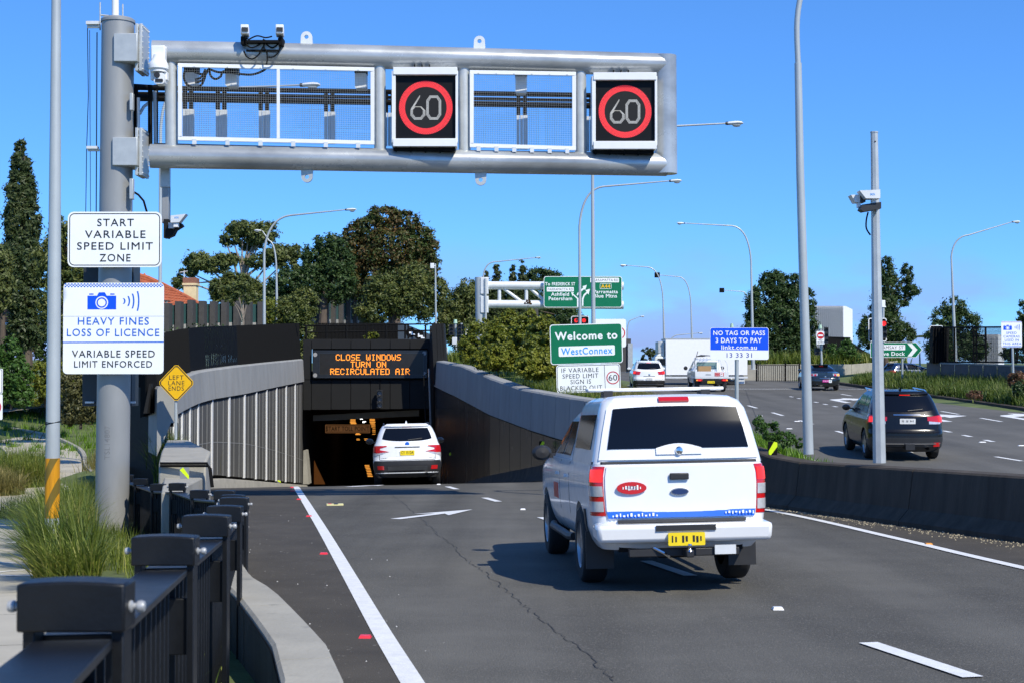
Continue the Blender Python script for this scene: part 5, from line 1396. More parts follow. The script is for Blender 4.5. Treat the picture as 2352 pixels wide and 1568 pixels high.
# dark equipment boxes behind the signs
EB = thing('equipment_cabinet', 'dark blue grey equipment boxes strapped around the gantry post behind the signs', 'cabinet', at(250, 930, G0 + .4))
mcab = mat('cabinet_dark', (.035, .045, .055), .5, .2, var=.1)
for y0, y1, x0, x1 in ((500, 650, 194, 308), (840, 932, 191, 304)):
    c0, c1 = at(x0, y0, G0 + .42), at(x1, y1, G0 + .42)
    obj('cabinet_body', MB().box(((c0.x + c1.x) / 2, G0 + .62, (c0.z + c1.z) / 2), (c1.x - c0.x, .5, c0.z - c1.z)), mcab, EB, bevel=.01)
for px in (206, 301): obj('catch', MB().box(at(px, 923, G0 + .33), (.17, .04, .035)), M['white'], EB, bevel=.004)

# ================================================================== SIGNS
def post_pair(root, xs, d, y_top, y_bot, r_=.03, m=None):
    for x_ in xs: obj('post', MB().tube([at(x_, y_bot, d), at(x_, y_top, d)], r_, 12), m or M['galv_pole'], root)
# the two big ones strapped to the gantry post
SD = G0 - .44
S1 = thing('road_sign', 'white sign reading start variable speed limit zone on the gantry post', 'road sign', at(262, 613, SD))
B = Board(S1, SD); B.panel(154, 487, 370, 614, 14, M['sign_white'], th=.012); B.frame(157.5, 490.5, 366.5, 610.5, 12, 2, M['sign_black'])
for t, x0, x1, y0, y1 in (('START', 222, 306, 503, 520), ('VARIABLE', 194, 333, 530, 547), ('SPEED LIMIT', 176, 350, 557, 574), ('ZONE', 228, 299, 584, 601)): B.text(t, x0, x1, y0, y1, M['sign_black'], gap=1.16, bold=.006)
bk = MB().box((ax(262, SD), SD + .06, az(540, SD)), (.9, .10, .06)); bk.box((ax(262, SD), SD + .06, az(590, SD)), (.9, .10, .06)); obj('sign_bracket', bk, M['galv'], S1)
S2 = thing('road_sign', 'white and blue camera sign warning of heavy fines on the gantry post', 'road sign', at(260, 858, SD))
B = Board(S2, SD); B.panel(145, 650, 376, 858, 10, M['sign_white'], th=.012)
ck_ = MB(); n = 62
for j in range(3):
    for k in range(n):
        if (k + j) % 2 == 0:
            x0, x1 = lerp(148, 374, k / n), lerp(148, 374, (k + 1) / n); y0 = 651.5 + j * 2.9
            ck_.add([(B.X(x0), SD - .014, B.Z(y0 + 2.9)), (B.X(x1), SD - .014, B.Z(y0 + 2.9)), (B.X(x1), SD - .014, B.Z(y0)), (B.X(x0), SD - .014, B.Z(y0))], [(0, 1, 2, 3)])
obj('chequer_band', ck_, M['sign_blue2'], S2, smooth=False)
B.camera_icon(200.5, 672, 266.5, 711, M['sign_blue'], M['sign_white'])
B.waves((283, 293.5, 303.5, 315), 692, (6.5, 11.5, 17, 22.5), 3.4, M['sign_blue2'])
for t, x0, x1, y0, y1, m in (('HEAVY FINES', 179, 342, 729, 746, 'sign_blue2'), ('LOSS OF LICENCE', 154, 366, 755, 772, 'sign_blue2'), ('VARIABLE SPEED', 166, 356, 804, 820, 'sign_black'), ('LIMIT ENFORCED', 171, 350, 828, 843, 'sign_black')): B.text(t, x0, x1, y0, y1, M[m], gap=1.14, bold=.004)
B.poly([(145, 785), (376, 784), (376, 786.5), (145, 787.5)], M['sign_blue2'], name='dividing_line')
B.poly([(145, 726.5), (376, 726.3), (376, 726.9), (145, 727.1)], M['sign_back'], name='panel_joint')
bk = MB().box((ax(262, SD), SD + .06, az(700, SD)), (.9, .10, .06)); bk.box((ax(262, SD), SD + .06, az(815, SD)), (.9, .10, .06)); obj('sign_bracket', bk, M['galv'], S2)
# stencilled number up the gantry post
tb = MB(); V, Pq = text_geo('TSL14807', 0, 1.1); lo, hi = V.min(0), V.max(0)
h = .10; Ls = .62
vv = []
for p in V:
    u = (p[1] - lo[1]) / (hi[1] - lo[1]) * h; v = (p[0] - lo[0]) / (hi[0] - lo[0]) * Ls
    a = (.03 - u) / .303; vv.append((ax(260.5, G0) + .3085 * math.sin(a), G0 - .3085 * math.cos(a), az(1052, G0) + v))
tb.add(vv, Pq); obj('lettering', tb, mat('stencil_grey', (.22, .22, .22), .6, var=.2), GT, smooth=False)
# LEFT LANE ENDS
d = 34.2; S3 = thing('road_sign', 'yellow diamond sign reading left lane ends on the concrete abutment', 'road sign', at(404, 1005, d)); B = Board(S3, d)
def dia(cx_, cy_, rx, ry, cut):
    pts = []
    for vx, vy in ((0, -1), (1, 0), (0, 1), (-1, 0)):
        for s in (-1, 1):
            tx, ty = -vy * s, vx * s
            # walk from the vertex a little along the neighbouring edges
            ex, ey = (vx + (tx - vx) * cut, vy + (ty - vy) * cut); pts.append((cx_ + ex * rx, cy_ + ey * ry))
    return pts
q = dia(405.5, 878.5, 42.5, 44.5, .09); B.poly(q, M['sign_yellow'], off=0, th=.012, name='panel')
o_ = [(B.X(a), B.Z(b_)) for a, b_ in dia(405.5, 878.5, 40.3, 42.2, .08)]; i_ = [(B.X(a), B.Z(b_)) for a, b_ in dia(405.5, 878.5, 37.6, 39.4, .075)]
obj('border', MB().ring(o_, i_, d - .016, d - .013), M['sign_black'], S3, smooth=False)
for t, x0, x1, y0, y1 in (('LEFT', 389, 422, 861, 871), ('LANE', 387, 424, 873.5, 883.5), ('ENDS', 388, 423, 886, 896)): B.text(t, x0, x1, y0, y1, M['sign_black'], off=.015, gap=1.14)
post_pair(S3, (404,), d + .05, 846, 1008, .033)
# WELCOME sign
d = 47.0; S4 = thing('road_sign', 'green welcome sign standing slightly tilted on the grassy verge', 'road sign', at(1345, 838, d)); B = Board(S4, d)
B.panel(1265, 744, 1431, 835, 7, M['sign_white'], th=.02); B.panel(1266.8, 745.8, 1429.2, 833.2, 5.5, M['sign_green'], off=.0205, th=.003, name='face')
B.text('Welcome to', 1277, 1419, 762, 780, M['sign_white'], off=.026, gap=1.12, bold=.03)
B.panel(1284, 794, 1413, 817, 3, M['sign_white'], off=.0245, name='name_plate'); B.text('WestConnex', 1290, 1407, 797.5, 813, M['sign_ltblue'], off=.031, gap=1.1, bold=.014)
post_pair(S4, (1305, 1400), d + .08, 745, 905, .04)
S4.rotation_euler = (0, R(-1.6), 0)
S5 = thing('road_sign', 'white sign about blacked out speed signs with a 60 roundel in the verge grass', 'road sign', at(1352, 900, d - .1)); B = Board(S5, d - .12)
B.panel(1279, 836, 1426, 900, 7, M['sign_white'], th=.015); B.frame(1280.8, 837.8, 1424.2, 898.2, 6, 1.1, M['sign_black'], off=.018)
for t, x0, x1, y0, y1 in (('IF VARIABLE', 1291, 1376, 843.5, 853.5), ('SPEED LIMIT', 1293, 1375, 857, 867), ('SIGN IS', 1311, 1358, 870, 880), ('BLACKED OUT', 1287, 1383, 884, 894)): B.text(t, x0, x1, y0, y1, M['sign_black'], off=.018, gap=1.14)
B.poly([(1389, 838), (1390, 838), (1391, 898), (1390, 898)], M['sign_black'], off=.017, name='dividing_line')
B.disc(1408.5, 868, 14.8, M['sign_red'], off=.018, name='roundel', r_in=12.6); B.text('60', 1398.5, 1418.5, 861, 874.5, M['sign_black'], off=.019, gap=1.02)
obj('post', MB().tube([at(1305, 925, d - .05), at(1305, 840, d - .05)], .04, 10), M['galv_pole'], S5)
S5.rotation_euler = (0, R(-1.6), 0)
# NO TAG OR PASS
d = 40.0; S6 = thing('road_sign', 'blue and white toll sign reading no tag or pass on a slim pole', 'road sign', at(1692, 960, d)); B = Board(S6, d)
B.panel(1631, 752.5, 1765.5, 825.5, 5, M['sign_white'], th=.012)
q = rrect(1631.8, 1764.7, -804, -753.3, .01); B.poly([(1631.8, 803.5), (1631.8, 757.5), (1633, 754.6), (1636, 753.2), (1760.5, 753.2), (1763.5, 754.6), (1764.7, 757.5), (1764.7, 804)], M['sign_blue'], off=.0125, name='blue_face')
for t, x0, x1, y0, y1 in (('NO TAG OR PASS', 1638.5, 1757, 760, 770.5), ('3 DAYS TO PAY', 1644, 1749, 776, 787.5), ('linkt.com.au', 1657, 1738, 792.5, 803)): B.text(t, x0, x1, y0, y1 - .6, M['sign_white'], off=.016, bold=.022, gap=1.08)
B.text('13 33 31', 1669, 1727, 810, 820.5, mat('sign_navy', (.03, .05, .35), .4), off=.014, gap=1.1, bold=.006)
obj('post', MB().tube([at(1692.5, 1010, d + .05), at(1692, 756, d + .05)], .055, 14), M['galv_pole'], S6)
# speed cameras used in this area
d = 64.0; S7 = thing('road_sign', 'small white sign saying speed cameras used in this area at the right edge', 'road sign', at(2325, 915, d)); B = Board(S7, d)
B.panel(2300, 738, 2347.5, 797.5, 3, M['sign_white'], th=.012); B.poly([(2301, 739), (2347, 739), (2347, 740.6), (2301, 740.6)], mat('sign_lilac', (.35, .35, .75), .4), name='band'); B.poly([(2303, 794.4), (2346, 794.4), (2346, 796.4), (2303, 796.4)], M['sign_blue2'], name='band')
B.camera_icon(2305, 746.5, 2324.5, 758, M['sign_blue'], M['sign_white']); B.waves((2331, 2334, 2337.5, 2341), 752, (2.2, 3.8, 5.4, 7), 1.2, M['sign_blue2'])
for t, x0, x1, y0, y1 in (('SPEED', 2311.5, 2335, 762, 767.5), ('CAMERAS', 2305, 2342, 770, 775.5), ('USED IN', 2308, 2340, 778, 783.5), ('THIS AREA', 2303, 2346, 786, 791.5)): B.text(t, x0, x1, y0, y1, M['sign_blue2'], gap=1.1)
obj('post', MB().tube([at(2328.5, 918, d + .05), at(2324, 745, d + .05)], .05, 10), M['galv_pole'], S7)
# green arrow sign
d = 84.0; S8 = thing('road_sign', 'green arrow shaped street sign half hidden by the camera post', 'road sign', at(2072, 872, d)); B = Board(S8, d)
B.poly([(1999, 786), (2104, 786), (2118.5, 802.5), (2104, 820.5), (1999, 820.5)], M['sign_white'], off=0, th=.02, name='panel'); B.poly([(2000, 787), (2103.4, 787), (2117.2, 802.5), (2103.4, 819.5), (2000, 819.5)], M['sign_green'], off=.0205, name='face')
B.panel(2008, 791.5, 2079, 803.5, 1.5, M['sign_white'], off=.0225, name='name_plate'); B.text('RAMSAY ST', 2021, 2075, 794, 801.5, M['sign_black'], off=.028); B.text('Five Dock', 2019.5, 2078, 807.5, 816, M['sign_white'], off=.024, bold=.025, gap=1.08)
B.poly([(2084, 789), (2094.5, 789), (2107, 802.5), (2093.5, 818), (2084, 818), (2096, 802.5)], M['sign_white'], off=.024, name='chevron')
post_pair(S8, (2026, 2072.5), d + .08, 790, 874, .06)
# the far overhead direction sign
d = 90.0; S9 = thing('overhead_sign', 'green overhead direction sign on a truss gantry before the trees', 'road sign', at(1101, 792, d)); B = Board(S9, d)
obj('post', MB().tube([at(1104, 800, d), at(1101, 637, d)], [.30, .28], 24), M['galv_pole'], S9)
for y0, y1 in ((656, 652), (699, 696)): obj('boom_tube', MB().tube([at(1118, y0, d), at(1432, y1 + 5, d)], .26, 16), M['galv_light'], S9)
for x_ in (1147, 1209, 1305, 1375): obj('upright_tube', MB().tube([at(x_, 655, d), at(x_, 698, d)], .11, 12), M['galv_light'], S9)
for a, c in (((1152, 660), (1203, 697)), ((1214, 660), (1254, 694))): obj('diagonal_tube', MB().tube([at(*a, d), at(*c, d)], .10, 12), M['galv_light'], S9)
for py in (657, 700): obj('flange', MB().box(at(1113, py, d), (.5, .7, 1.05)), M['galv_light'], S9, bevel=.02)
obj('conduit', MB().tube([at(1115, 640, d - .4), at(1116, 790, d - .4)], .07, 8), M['galv'], S9)
d2 = d - .5; B = Board(S9, d2)
B.panel(1249, 635, 1429, 706.5, 6, M['sign_white'], th=.03); B.panel(1250.3, 636.2, 1427.7, 705.3, 5, M['sign_green'], off=.0305, name='face')
for t, x0, x1, y0, y1, bd in (('To', 1252, 1263.5, 649, 656, .02), ('FREDERICK ST', 1268, 1321, 649, 656, .02), ('Ashfield', 1266, 1307, 672, 680, .02), ('Petersham', 1260.5, 1314, 682, 690, .02), ('Parramatta', 1364, 1419, 666.5, 674, .02), ('Blue Mtns', 1364, 1417, 676, 684, .02)): B.text(t, x0, x1, y0, y1, M['sign_white'], off=.037, bold=bd, gap=1.08)
B.panel(1256, 660, 1318, 670, 1, M['sign_white'], off=.035, name='name_plate'); B.text('PARRAMATTA RD', 1258.5, 1316, 662.3, 667.8, M['sign_black'], off=.041)
B.panel(1356, 638.5, 1422, 649, 1, M['sign_white'], off=.035, name='name_plate'); B.text('PARRAMATTA RD', 1360, 1420, 641, 646.5, M['sign_black'], off=.041)
B.frame(1378, 651.5, 1404.5, 664, 1.5, .8, M['sign_white'], off=.037, name='route_frame'); B.text('A44', 1381, 1401.5, 653.8, 661.8, M['sign_yellow'], off=.037, bold=.03)
for pts in ([(1329, 705), (1329, 686), (1316, 675), (1318.5, 672), (1312, 672), (1315, 681), (1316.2, 678.2), (1325.5, 687), (1325.5, 705)], [(1340, 703), (1340, 688), (1343, 680), (1349, 674), (1352, 677), (1355, 664), (1345, 667), (1347.5, 671), (1341, 676.5), (1337, 686), (1337, 703)], [(1325.5, 680), (1333, 672), (1342, 664.5), (1344, 667), (1348, 655), (1338, 658), (1340, 661), (1331, 668), (1325, 676)]): B.poly(pts, M['sign_white'], off=.037, th=.004, name='arrow')
# half seen speed sign behind the welcome sign
d = 58; S10 = thing('road_sign', 'pale speed limit sign mostly hidden behind the green welcome sign', 'road sign', at(1400, 860, d)); B = Board(S10, d)
B.panel(1364, 733, 1438, 797, 5, M['sign_white'], th=.02); B.disc(1421, 765, 15, M['sign_red'], off=.021, r_in=12.5, name='roundel'); obj('post', MB().tube([at(1400, 870, d + .05), at(1400, 736, d + .05)], .05, 10), M['galv_pole'], S10)
# cropped signs at the left edge
d = 30; S11 = thing('road_sign', 'cropped white sign at the very left edge with a red barred circle below', 'road sign', at(-4, 1000, d)); B = Board(S11, d)
B.panel(-30, 846, 7, 903, 3, M['sign_white'], th=.012); B.frame(-29, 847.5, 5.5, 901.5, 2.5, 1, M['sign_black']); B.panel(-30, 904.5, 7, 963, 3, M['sign_white'], th=.012, name='lower_panel'); B.disc(-12, 934, 16.5, M['sign_red'], off=.013, r_in=13.5, name='roundel')
B.poly([(-24, 945), (-2, 921), (0, 923), (-22, 947)], M['sign_red'], off=.0155, name='bar')
obj('post', MB().tube([at(-10, 1120, d + .05), at(-10, 850, d + .05)], .03, 10), M['galv_pole'], S11)

# ---- camera post on the median
d = 24.6; CPB = thing('camera_post', 'octagonal galvanised post with two pale detector boxes on the median barrier', 'detector post', at(2020, 1058, d))
obj('pole', MB().tube([at(2020, 1062, d), at(2014, 700, d), at(2008, 305, d)], [.112, .089, .063], 8, cap=True), M['galv'], CPB, angle=20)
obj('pole_cap', MB().tube([at(2008, 306, d), at(2008, 303, d)], .070, 8), M['galv'], CPB)
c = at(2008, 327, d); obj('hole', MB().lathe([(0, -.004), (.014, -.003), (.014, .004)], (c.x, c.y - .064, c.z), 'y', 12), M['dark'], CPB)
b = MB(); q = [(1972, 484), (1977, 473), (2020, 467), (2020, 482), (1985, 488), (1980, 489)]
b.prism([(ax(p[0], d - .1), az(p[1], d - .1)) for p in reversed(q)], d - .28, d - .06); obj('shelf', b, M['plastic'], CPB, smooth=False)
for q, dd, lt in ((((1973, 440), (2020, 438), (2020, 458), (1987, 458)), -.24, 1), (((1953, 450), (1985, 449), (1985, 466), (1963, 467)), -.05, 0)):
    b = MB().prism([(ax(p[0], d + dd), az(p[1], d + dd)) for p in (q[3], q[2], q[1], q[0])], d + dd - .12, d + dd + .12); dt = obj('detector', b, M['galv_light'], CPB, smooth=False)
    if lt: Board(CPB, d + dd).text('SICK', 1997, 2008, 446.5, 451, M['sign_ltblue'], off=.122, bold=.02)
    else: obj('detector_hood', MB().box(at(1978, 457.5, d + dd - .01), (.09, .25, .13)), M['plastic'], dt, smooth=False)
obj('detector_mount', MB().box(at(2006, 463, d - .2), (.07, .1, .08)).box(at(1972, 472, d - .1), (.05, .1, .08)), M['white'], CPB)
obj('cable', MB().tube([Vector(p) for p in smooth_pts([at(1994, 488, d - .15), at(1990, 505, d - .15), at(1990, 525, d - .14), at(1999, 540, d - .1)], 4)], .014, 8), M['black'], CPB)
# ================================================================== SIGNALS, FENCES, BUILDINGS FARTHER OFF
def signal_post(label, d, foot, top, heads, cap_=True, group='traffic signals', extra=None):
    r_ = thing('traffic_signal', label, 'traffic signal', at(foot[0], foot[1], d), group=group)
    obj('post', MB().tube([at(foot[0], foot[1], d), at(top[0], top[1], d)], .07, 10), M['galv_pole'], r_)
    if cap_: obj('post_cap', MB().tube([at(top[0], top[1] + 1, d), at(top[0], top[1] - 8, d)], [.13, .09], 10), M['pale_green'], r_)
    for h in heads: signal_head(r_, *h)
    return r_
t = signal_post('red left arrow signal showing above the green welcome sign', 98, (1331, 860), (1331, 724), [(1323, 731, 742, 97.6, 9, ['red'], False), (1341, 731, 742, 97.6, 9, ['red'], False)])
B = Board(t, 97.9); B.panel(1313, 727, 1352, 770, 3, M['black'], th=.05, name='backboard'); B.frame(1312, 726, 1353, 771, 4, 1.4, M['sign_white'], off=.055, name='board_edge')
B.poly([(1319.5, 737), (1324, 733), (1324, 735.5), (1328, 735.5), (1328, 738.5), (1324, 738.5), (1324, 741)], M['sign_black'], off=1.2, name='arrow_mask')
t = signal_post('traffic signal with white edged backboard and one red light behind the camera post', 82, (2026, 872), (2029, 704), [(2004, 742, 777, 81.6, 13, ['dark'] * 3, False), (2028, 737, 777, 81.6, 13, ['red', 'dark', 'dark'], False)], cap_=False)
B = Board(t, 81.9); B.panel(1995, 731, 2036, 784, 4, M['black'], th=.05, name='backboard'); B.frame(1994.5, 730.5, 2036.5, 784.5, 5, 2, M['sign_white'], off=.055, name='board_edge')
b = MB().box(at(2028, 697, 82), (.22, .2, .35)); b.box(at(2028, 705, 82), (.3, .2, .08)); obj('sensor', b, M['sign_white'], t, bevel=.02)
def no_entry(root, d, x0, y0, x1, y1):
    B = Board(root, d); B.panel(x0, y0, x1, y1, 1, M['sign_white'], th=.02, name='sign_panel'); w = x1 - x0
    B.disc((x0 + x1) / 2, y0 + w * .55, w * .43, M['sign_red'], off=.022, name='no_entry_disc', n=28)
    B.panel(x0 + w * .2, y0 + w * .45, x1 - w * .2, y0 + w * .64, .3, M['sign_white'], off=.026, name='bar')
    h = y1 - y0
    B.text('NO', x0 + w * .28, x1 - w * .28, y0 + h * .64, y0 + h * .76, M['sign_black'], bold=.02, off=.024); B.text('ENTRY', x0 + w * .14, x1 - w * .14, y0 + h * .82, y0 + h * .93, M['sign_black'], bold=.02, off=.024)
t = signal_post('side on traffic signal with a no entry plate above the dark sedan', 96, (1888, 850), (1884, 754), [(1896.5, 752, 789, 95.8, 8, ['dark'] * 3, False), (1876, 799, 815, 96.2, 10, ['dark'] * 2, False)])
no_entry(t, 95.6, 1875.5, 760.5, 1894, 790)
t = signal_post('traffic signal with a no entry plate seen through the black mesh fence', 92, (2158, 840), (2152, 753), [(2147, 760, 775, 91.7, 10, ['dark'] * 2, False)])
no_entry(t, 91, 2154.5, 756, 2174, 783)
B = Board(t, 91.9); B.panel(2136, 748, 2166, 786, 4, M['black'], th=.05, name='backboard'); B.frame(2135.5, 747.5, 2166.5, 786.5, 5, 1.3, M['sign_white'], off=.055, name='board_edge')
obj('control_box', MB().box(at(2153, 799, 91.5), (.3, .2, .35)), M['galv_light'], t)
t = signal_post('black traffic signal pair with a pale green cap beside the portal wing', 88, (1049, 836), (1046, 742), [(1037, 745, 770, 87.7, 11, ['dark'] * 3, False), (1056, 745, 770, 87.9, 9, ['dark'] * 3, False)])
obj('control_box', MB().box(at(1044, 783, 87.7), (.3, .25, .45)), M['galv_light'], t, bevel=.02)
obj('pedestrian_head', MB().box(at(1055, 786, 88.1), (.3, .3, .8)), M['plastic'], t)
t = signal_post('side view traffic signal with a narrow white plate left of the shrubs', 93, (1062, 834), (1060, 742), [(1060, 745, 768, 92.6, 9, ['dark'] * 3, False)], cap_=False)
B = Board(t, 92.8); B.panel(1069.5, 756, 1075, 782, .5, M['sign_white'], th=.010, name='plate'); B.poly([(1071, 759), (1074, 758), (1074, 763), (1071, 763)], M['sign_black']); B.poly([(1071, 766), (1074, 766), (1074, 770), (1071, 770)], M['sign_black']); B.poly([(1071, 773), (1074, 773), (1074, 778), (1071, 778)], M['sign_black'])
t = signal_post('small far signal with a red light at the edge of the shrubs', 104, (1081, 838), (1080, 792), [(1081, 793, 812, 103.6, 8, ['red', 'dark', 'dark'], False)], cap_=False)
t = signal_post('traffic signal top with pale green cap just behind the blue toll sign', 101, (1681, 860), (1681, 751), [(1681, 760, 790, 100.7, 14, ['dark'] * 3, True)])
BL = thing('bollard', 'thin white bollard between the shrubs and the portal wing', 'bollard', at(1026, 838, 80)); obj('post', MB().tube([at(1026, 838, 80), at(1026, 800, 80)], .05, 8), M['white'], BL); obj('post_cap', MB().tube([at(1026, 800, 80), at(1026, 797, 80)], .065, 8), M['galv_light'], BL)

# low concrete wall at the back of the junction, its fence and planting
BWL = thing('concrete_wall', 'low pale concrete wall behind the dark sedan across the junction', 'wall', at(1870, 888, 104))
for i in range(7):
    x0, x1 = lerp(1690, 2062, i / 7), lerp(1690, 2062, (i + 1) / 7); t0, t1 = interp(x0, [1690, 1760, 1960, 2062], [838, 836, 836, 828]), interp(x1, [1690, 1760, 1960, 2062], [838, 836, 836, 828])
    d0, d1 = interp(x0, [1690, 1900, 2062], [104, 104, 109]), interp(x1, [1690, 1900, 2062], [104, 104, 109])
    P = [at(x0 + .25, 890, d0), at(x1 - .25, 890, d1), at(x1 - .25, 890, d1 + .4), at(x0 + .25, 890, d0 + .4), at(x0 + .25, t0, d0), at(x1 - .25, t1, d1), at(x1 - .25, t1, d1 + .4), at(x0 + .25, t0, d0 + .4)]
    obj('wall_panel', MB().hexa(P), M['concrete'], BWL, bevel=.02)
FP = thing('pedestrian_fence', 'black pedestrian fence panels along the far footpath beside the white truck', 'fence', at(1800, 888, 100))
dF = 100.0
for x_ in (1738, 1804, 1836, 1883): obj('post', MB().tube([at(x_, 889, dF), at(x_, 833, dF)], .06, 8), M['black'], FP)
for a, c in ((1738, 1804), (1836, 1883)) if False else ((1738, 1804), (1804, 1836)):
    for py in (838, 881): obj('rail', MB().tube([at(a, py, dF), at(c, py, dF)], .03, 6), M['black'], FP)
for k in range(20):
    x_ = lerp(1742, 1834, k / 19); 
    if k == 0: pr = obj('baluster', MB().tube([at(x_, 881, dF), at(x_, 838, dF)], .022, 5), M['black'], FP); xp0 = at(x_, 0, dF).x
    else: share('baluster', pr, FP, (at(x_, 0, dF).x - xp0, 0, 0))
struct('far_kerb', MB().box((ax(1880, 102), 102, az(889, 102) - .02), (20, .4, .16)), M['concrete'])
BO = thing('bollard', 'short grey bollard under the rear of the white truck', 'bollard', at(1668, 886, 99)); obj('post', MB().tube([at(1668, 887, 99), at(1668, 866, 99)], .11, 10), M['galv'], BO); obj('post_cap', MB().tube([at(1668, 866, 99), at(1668, 864, 99)], .13, 10), M['galv_light'], BO)

# white corrugated buildings
def corrugated(label, d, x0, x1, xs, y0, y1, n, m):
    """front x0..x1, a receding side on to xs"""
    r_ = thing('corrugated_building', label, 'building', at((x0 + x1) / 2, y1, d)); g = MB(); rows = [[], []]
    zt, zb = az(y0, d), az(y1, d)
    for k in range(n * 2 + 1):
        x_ = ax(lerp(x0, x1, k / (2 * n)), d)
        yy = d - (.55 if k % 2 else 0); rows[0].append((x_, yy, zt)); rows[1].append((x_, yy, zb))
    obj('ribbed_wall', g.grid(rows), m, r_, smooth=False)
    sx, sd = ax(xs, d + 8), d + 8; rows = [[], []]
    for k in range(17):
        t = k / 16; x_, yy = lerp(ax(x1, d), sx, t), lerp(d, sd, t)
        for dy in (-.1, .1): rows[0].append((x_ + (.25 if k % 2 else 0), yy + dy, zt)); rows[1].append((x_ + (.25 if k % 2 else 0), yy + dy, zb))
    obj('ribbed_side', MB().grid(rows), m, r_, smooth=False)
    obj('roof', MB().add([(ax(x0, d) - 4, d, zt), (ax(x1, d), d, zt), (sx, sd, zt), (ax(x0, d) - 4, sd + 4, zt)], [(0, 1, 2, 3)]), m, r_, smooth=False)
    return r_
corrugated('tall white corrugated building behind the big tree on the right', 150, 1862, 1937, 1954, 703, 850, 17, M['corrugated'])
corrugated('pale corrugated building glimpsed through the black mesh fence at the right', 130, 2236, 2290, 2300, 768, 845, 14, M['corrugated'])
# black fences and louvred walls on the right
FR = thing('mesh_fence', 'black mesh fence on the dark retaining wall at the right edge', 'fence', at(2240, 835, 74))
dR = lambda px: lerp(82, 72, (px - 2150) / 202)
for x_ in (2174, 2192, 2236, 2243, 2264, 2322, 2336): obj('post', MB().box(((at(x_, 790, dR(x_))).x, dR(x_), (az(752, dR(x_)) + az(833, dR(x_))) / 2), (.075, .09, az(752, dR(x_)) - az(833, dR(x_)))), M['black'], FR)
for py0, py1 in ((752, 751), (831, 832)): obj('rail', MB().tube([at(2150, py0, dR(2150)), at(2400, py1, dR(2400))], .05, 6), M['black'], FR)
for py in (771, 791, 811): obj('rung', MB().tube([at(2236, py, dR(2236)), at(2264, py, dR(2264))], .035, 6), M['black'], FR)
mb = MB()
for k in range(120):
    x_ = lerp(2160, 2400, k / 119); mb.tube([at(x_, 752, dR(x_) + .02), at(x_, 832, dR(x_) + .02)], .010, 3, cap=False)
for k in range(26): 
    py = lerp(753, 831, k / 25); mb.tube([at(2160, py, dR(2160) + .02), at(2400, py, dR(2400) + .02)], .008, 3, cap=False)
obj('wire_mesh', mb, M['black'], FR, kind='stuff', smooth=False)
RWL = thing('retaining_wall', 'long dark blue grey retaining wall above the planting on the right', 'wall', at(2250, 900, 72))
for i in range(9):
    x0, x1 = lerp(2128, 2420, i / 9), lerp(2128, 2420, (i + 1) / 9); d0, d1 = dR(x0) - .3, dR(x1) - .3
    y0, y1 = interp(x0, [2128, 2200, 2352, 2420], [834, 836, 841, 845]), interp(x1, [2128, 2200, 2352, 2420], [834, 836, 841, 845])
    P = [at(x0 + .4, 935, d0), at(x1 - .4, 935, d1), at(x1 - .4, 935, d1 + .5), at(x0 + .4, 935, d0 + .5), at(x0 + .4, y0, d0), at(x1 - .4, y1, d1), at(x1 - .4, y1, d1 + .5), at(x0 + .4, y0, d0 + .5)]
    obj('wall_panel', MB().hexa(P), mat('retaining_blue', (.055, .065, .08), .6, var=.2, scale=1.5, stretch=(1, 1, .2)), RWL, bevel=.01)
    P = [at(x0, y0 + .5, d0 - .08), at(x1, y1 + .5, d1 - .08), at(x1, y1 + .5, d1 + .7), at(x0, y0 + .5, d0 + .7), at(x0, y0 - 3, d0 - .08), at(x1, y1 - 3, d1 - .08), at(x1, y1 - 3, d1 + .7), at(x0, y0 - 3, d0 + .7)]
    obj('coping', MB().hexa(P), M['concrete_grey'], RWL, smooth=False)
LW2 = thing('louvre_wing', 'black louvred wing panel at the left end of the right mesh fence', 'screen', at(2150, 836, 82))
for k in range(6):
    x0 = 2137 + k * 5.2; P = [(x0 - 3, 834), (x0 + 1.6, 834), (x0 + 4, 753), (x0 - .5, 753)]
    b = MB().prism([(ax(q[0], 82), az(q[1], 82)) for q in P], 81.4 - k * .1, 82); obj('louvre', b, M['black'] if k < 5 else M['charcoal'], LW2, smooth=False)
SW2 = thing('slat_fence', 'dark slatted fence curving down behind the junction planting', 'fence', at(1980, 830, 118))
b = MB()
for k in range(64):
    t = k / 63; px = lerp(1894, 2020, t); d = lerp(114, 128, t); y0 = interp(px, [1894, 1950, 1953, 1980, 2020], [773, 775, 785, 803, 826]); y1 = interp(px, [1894, 2020], [838, 838])
    c = at(px, (y0 + y1) / 2, d); b.box(c, (.13, .2, az(y0, d) - az(y1, d)), .4)
obj('slat', b, M['black'], SW2, kind='stuff', smooth=False)
obj('rail', MB().tube([at(1894, 774, 114), at(1952, 776, 120)], .06, 6), M['black'], SW2)
obj('backing', MB().add([at(1893, 776, 116), at(1950, 778, 121), at(1950, 842, 121), at(1893, 842, 116)], [(0, 1, 2, 3)]), M['charcoal'], SW2, smooth=False)
DW = thing('timber_wall', 'tall dark boundary wall far up the street left of the white car', 'wall', at(1440, 845, 150)); obj('wall_panel', MB().box((ax(1428, 150), 150, az(815, 150)), (1.9, .5, 3.4)), M['noise_post'], DW); obj('end_post', MB().box((ax(1447, 150), 149.8, az(818, 150)), (.5, .6, 2.7)), M['galv'], DW)

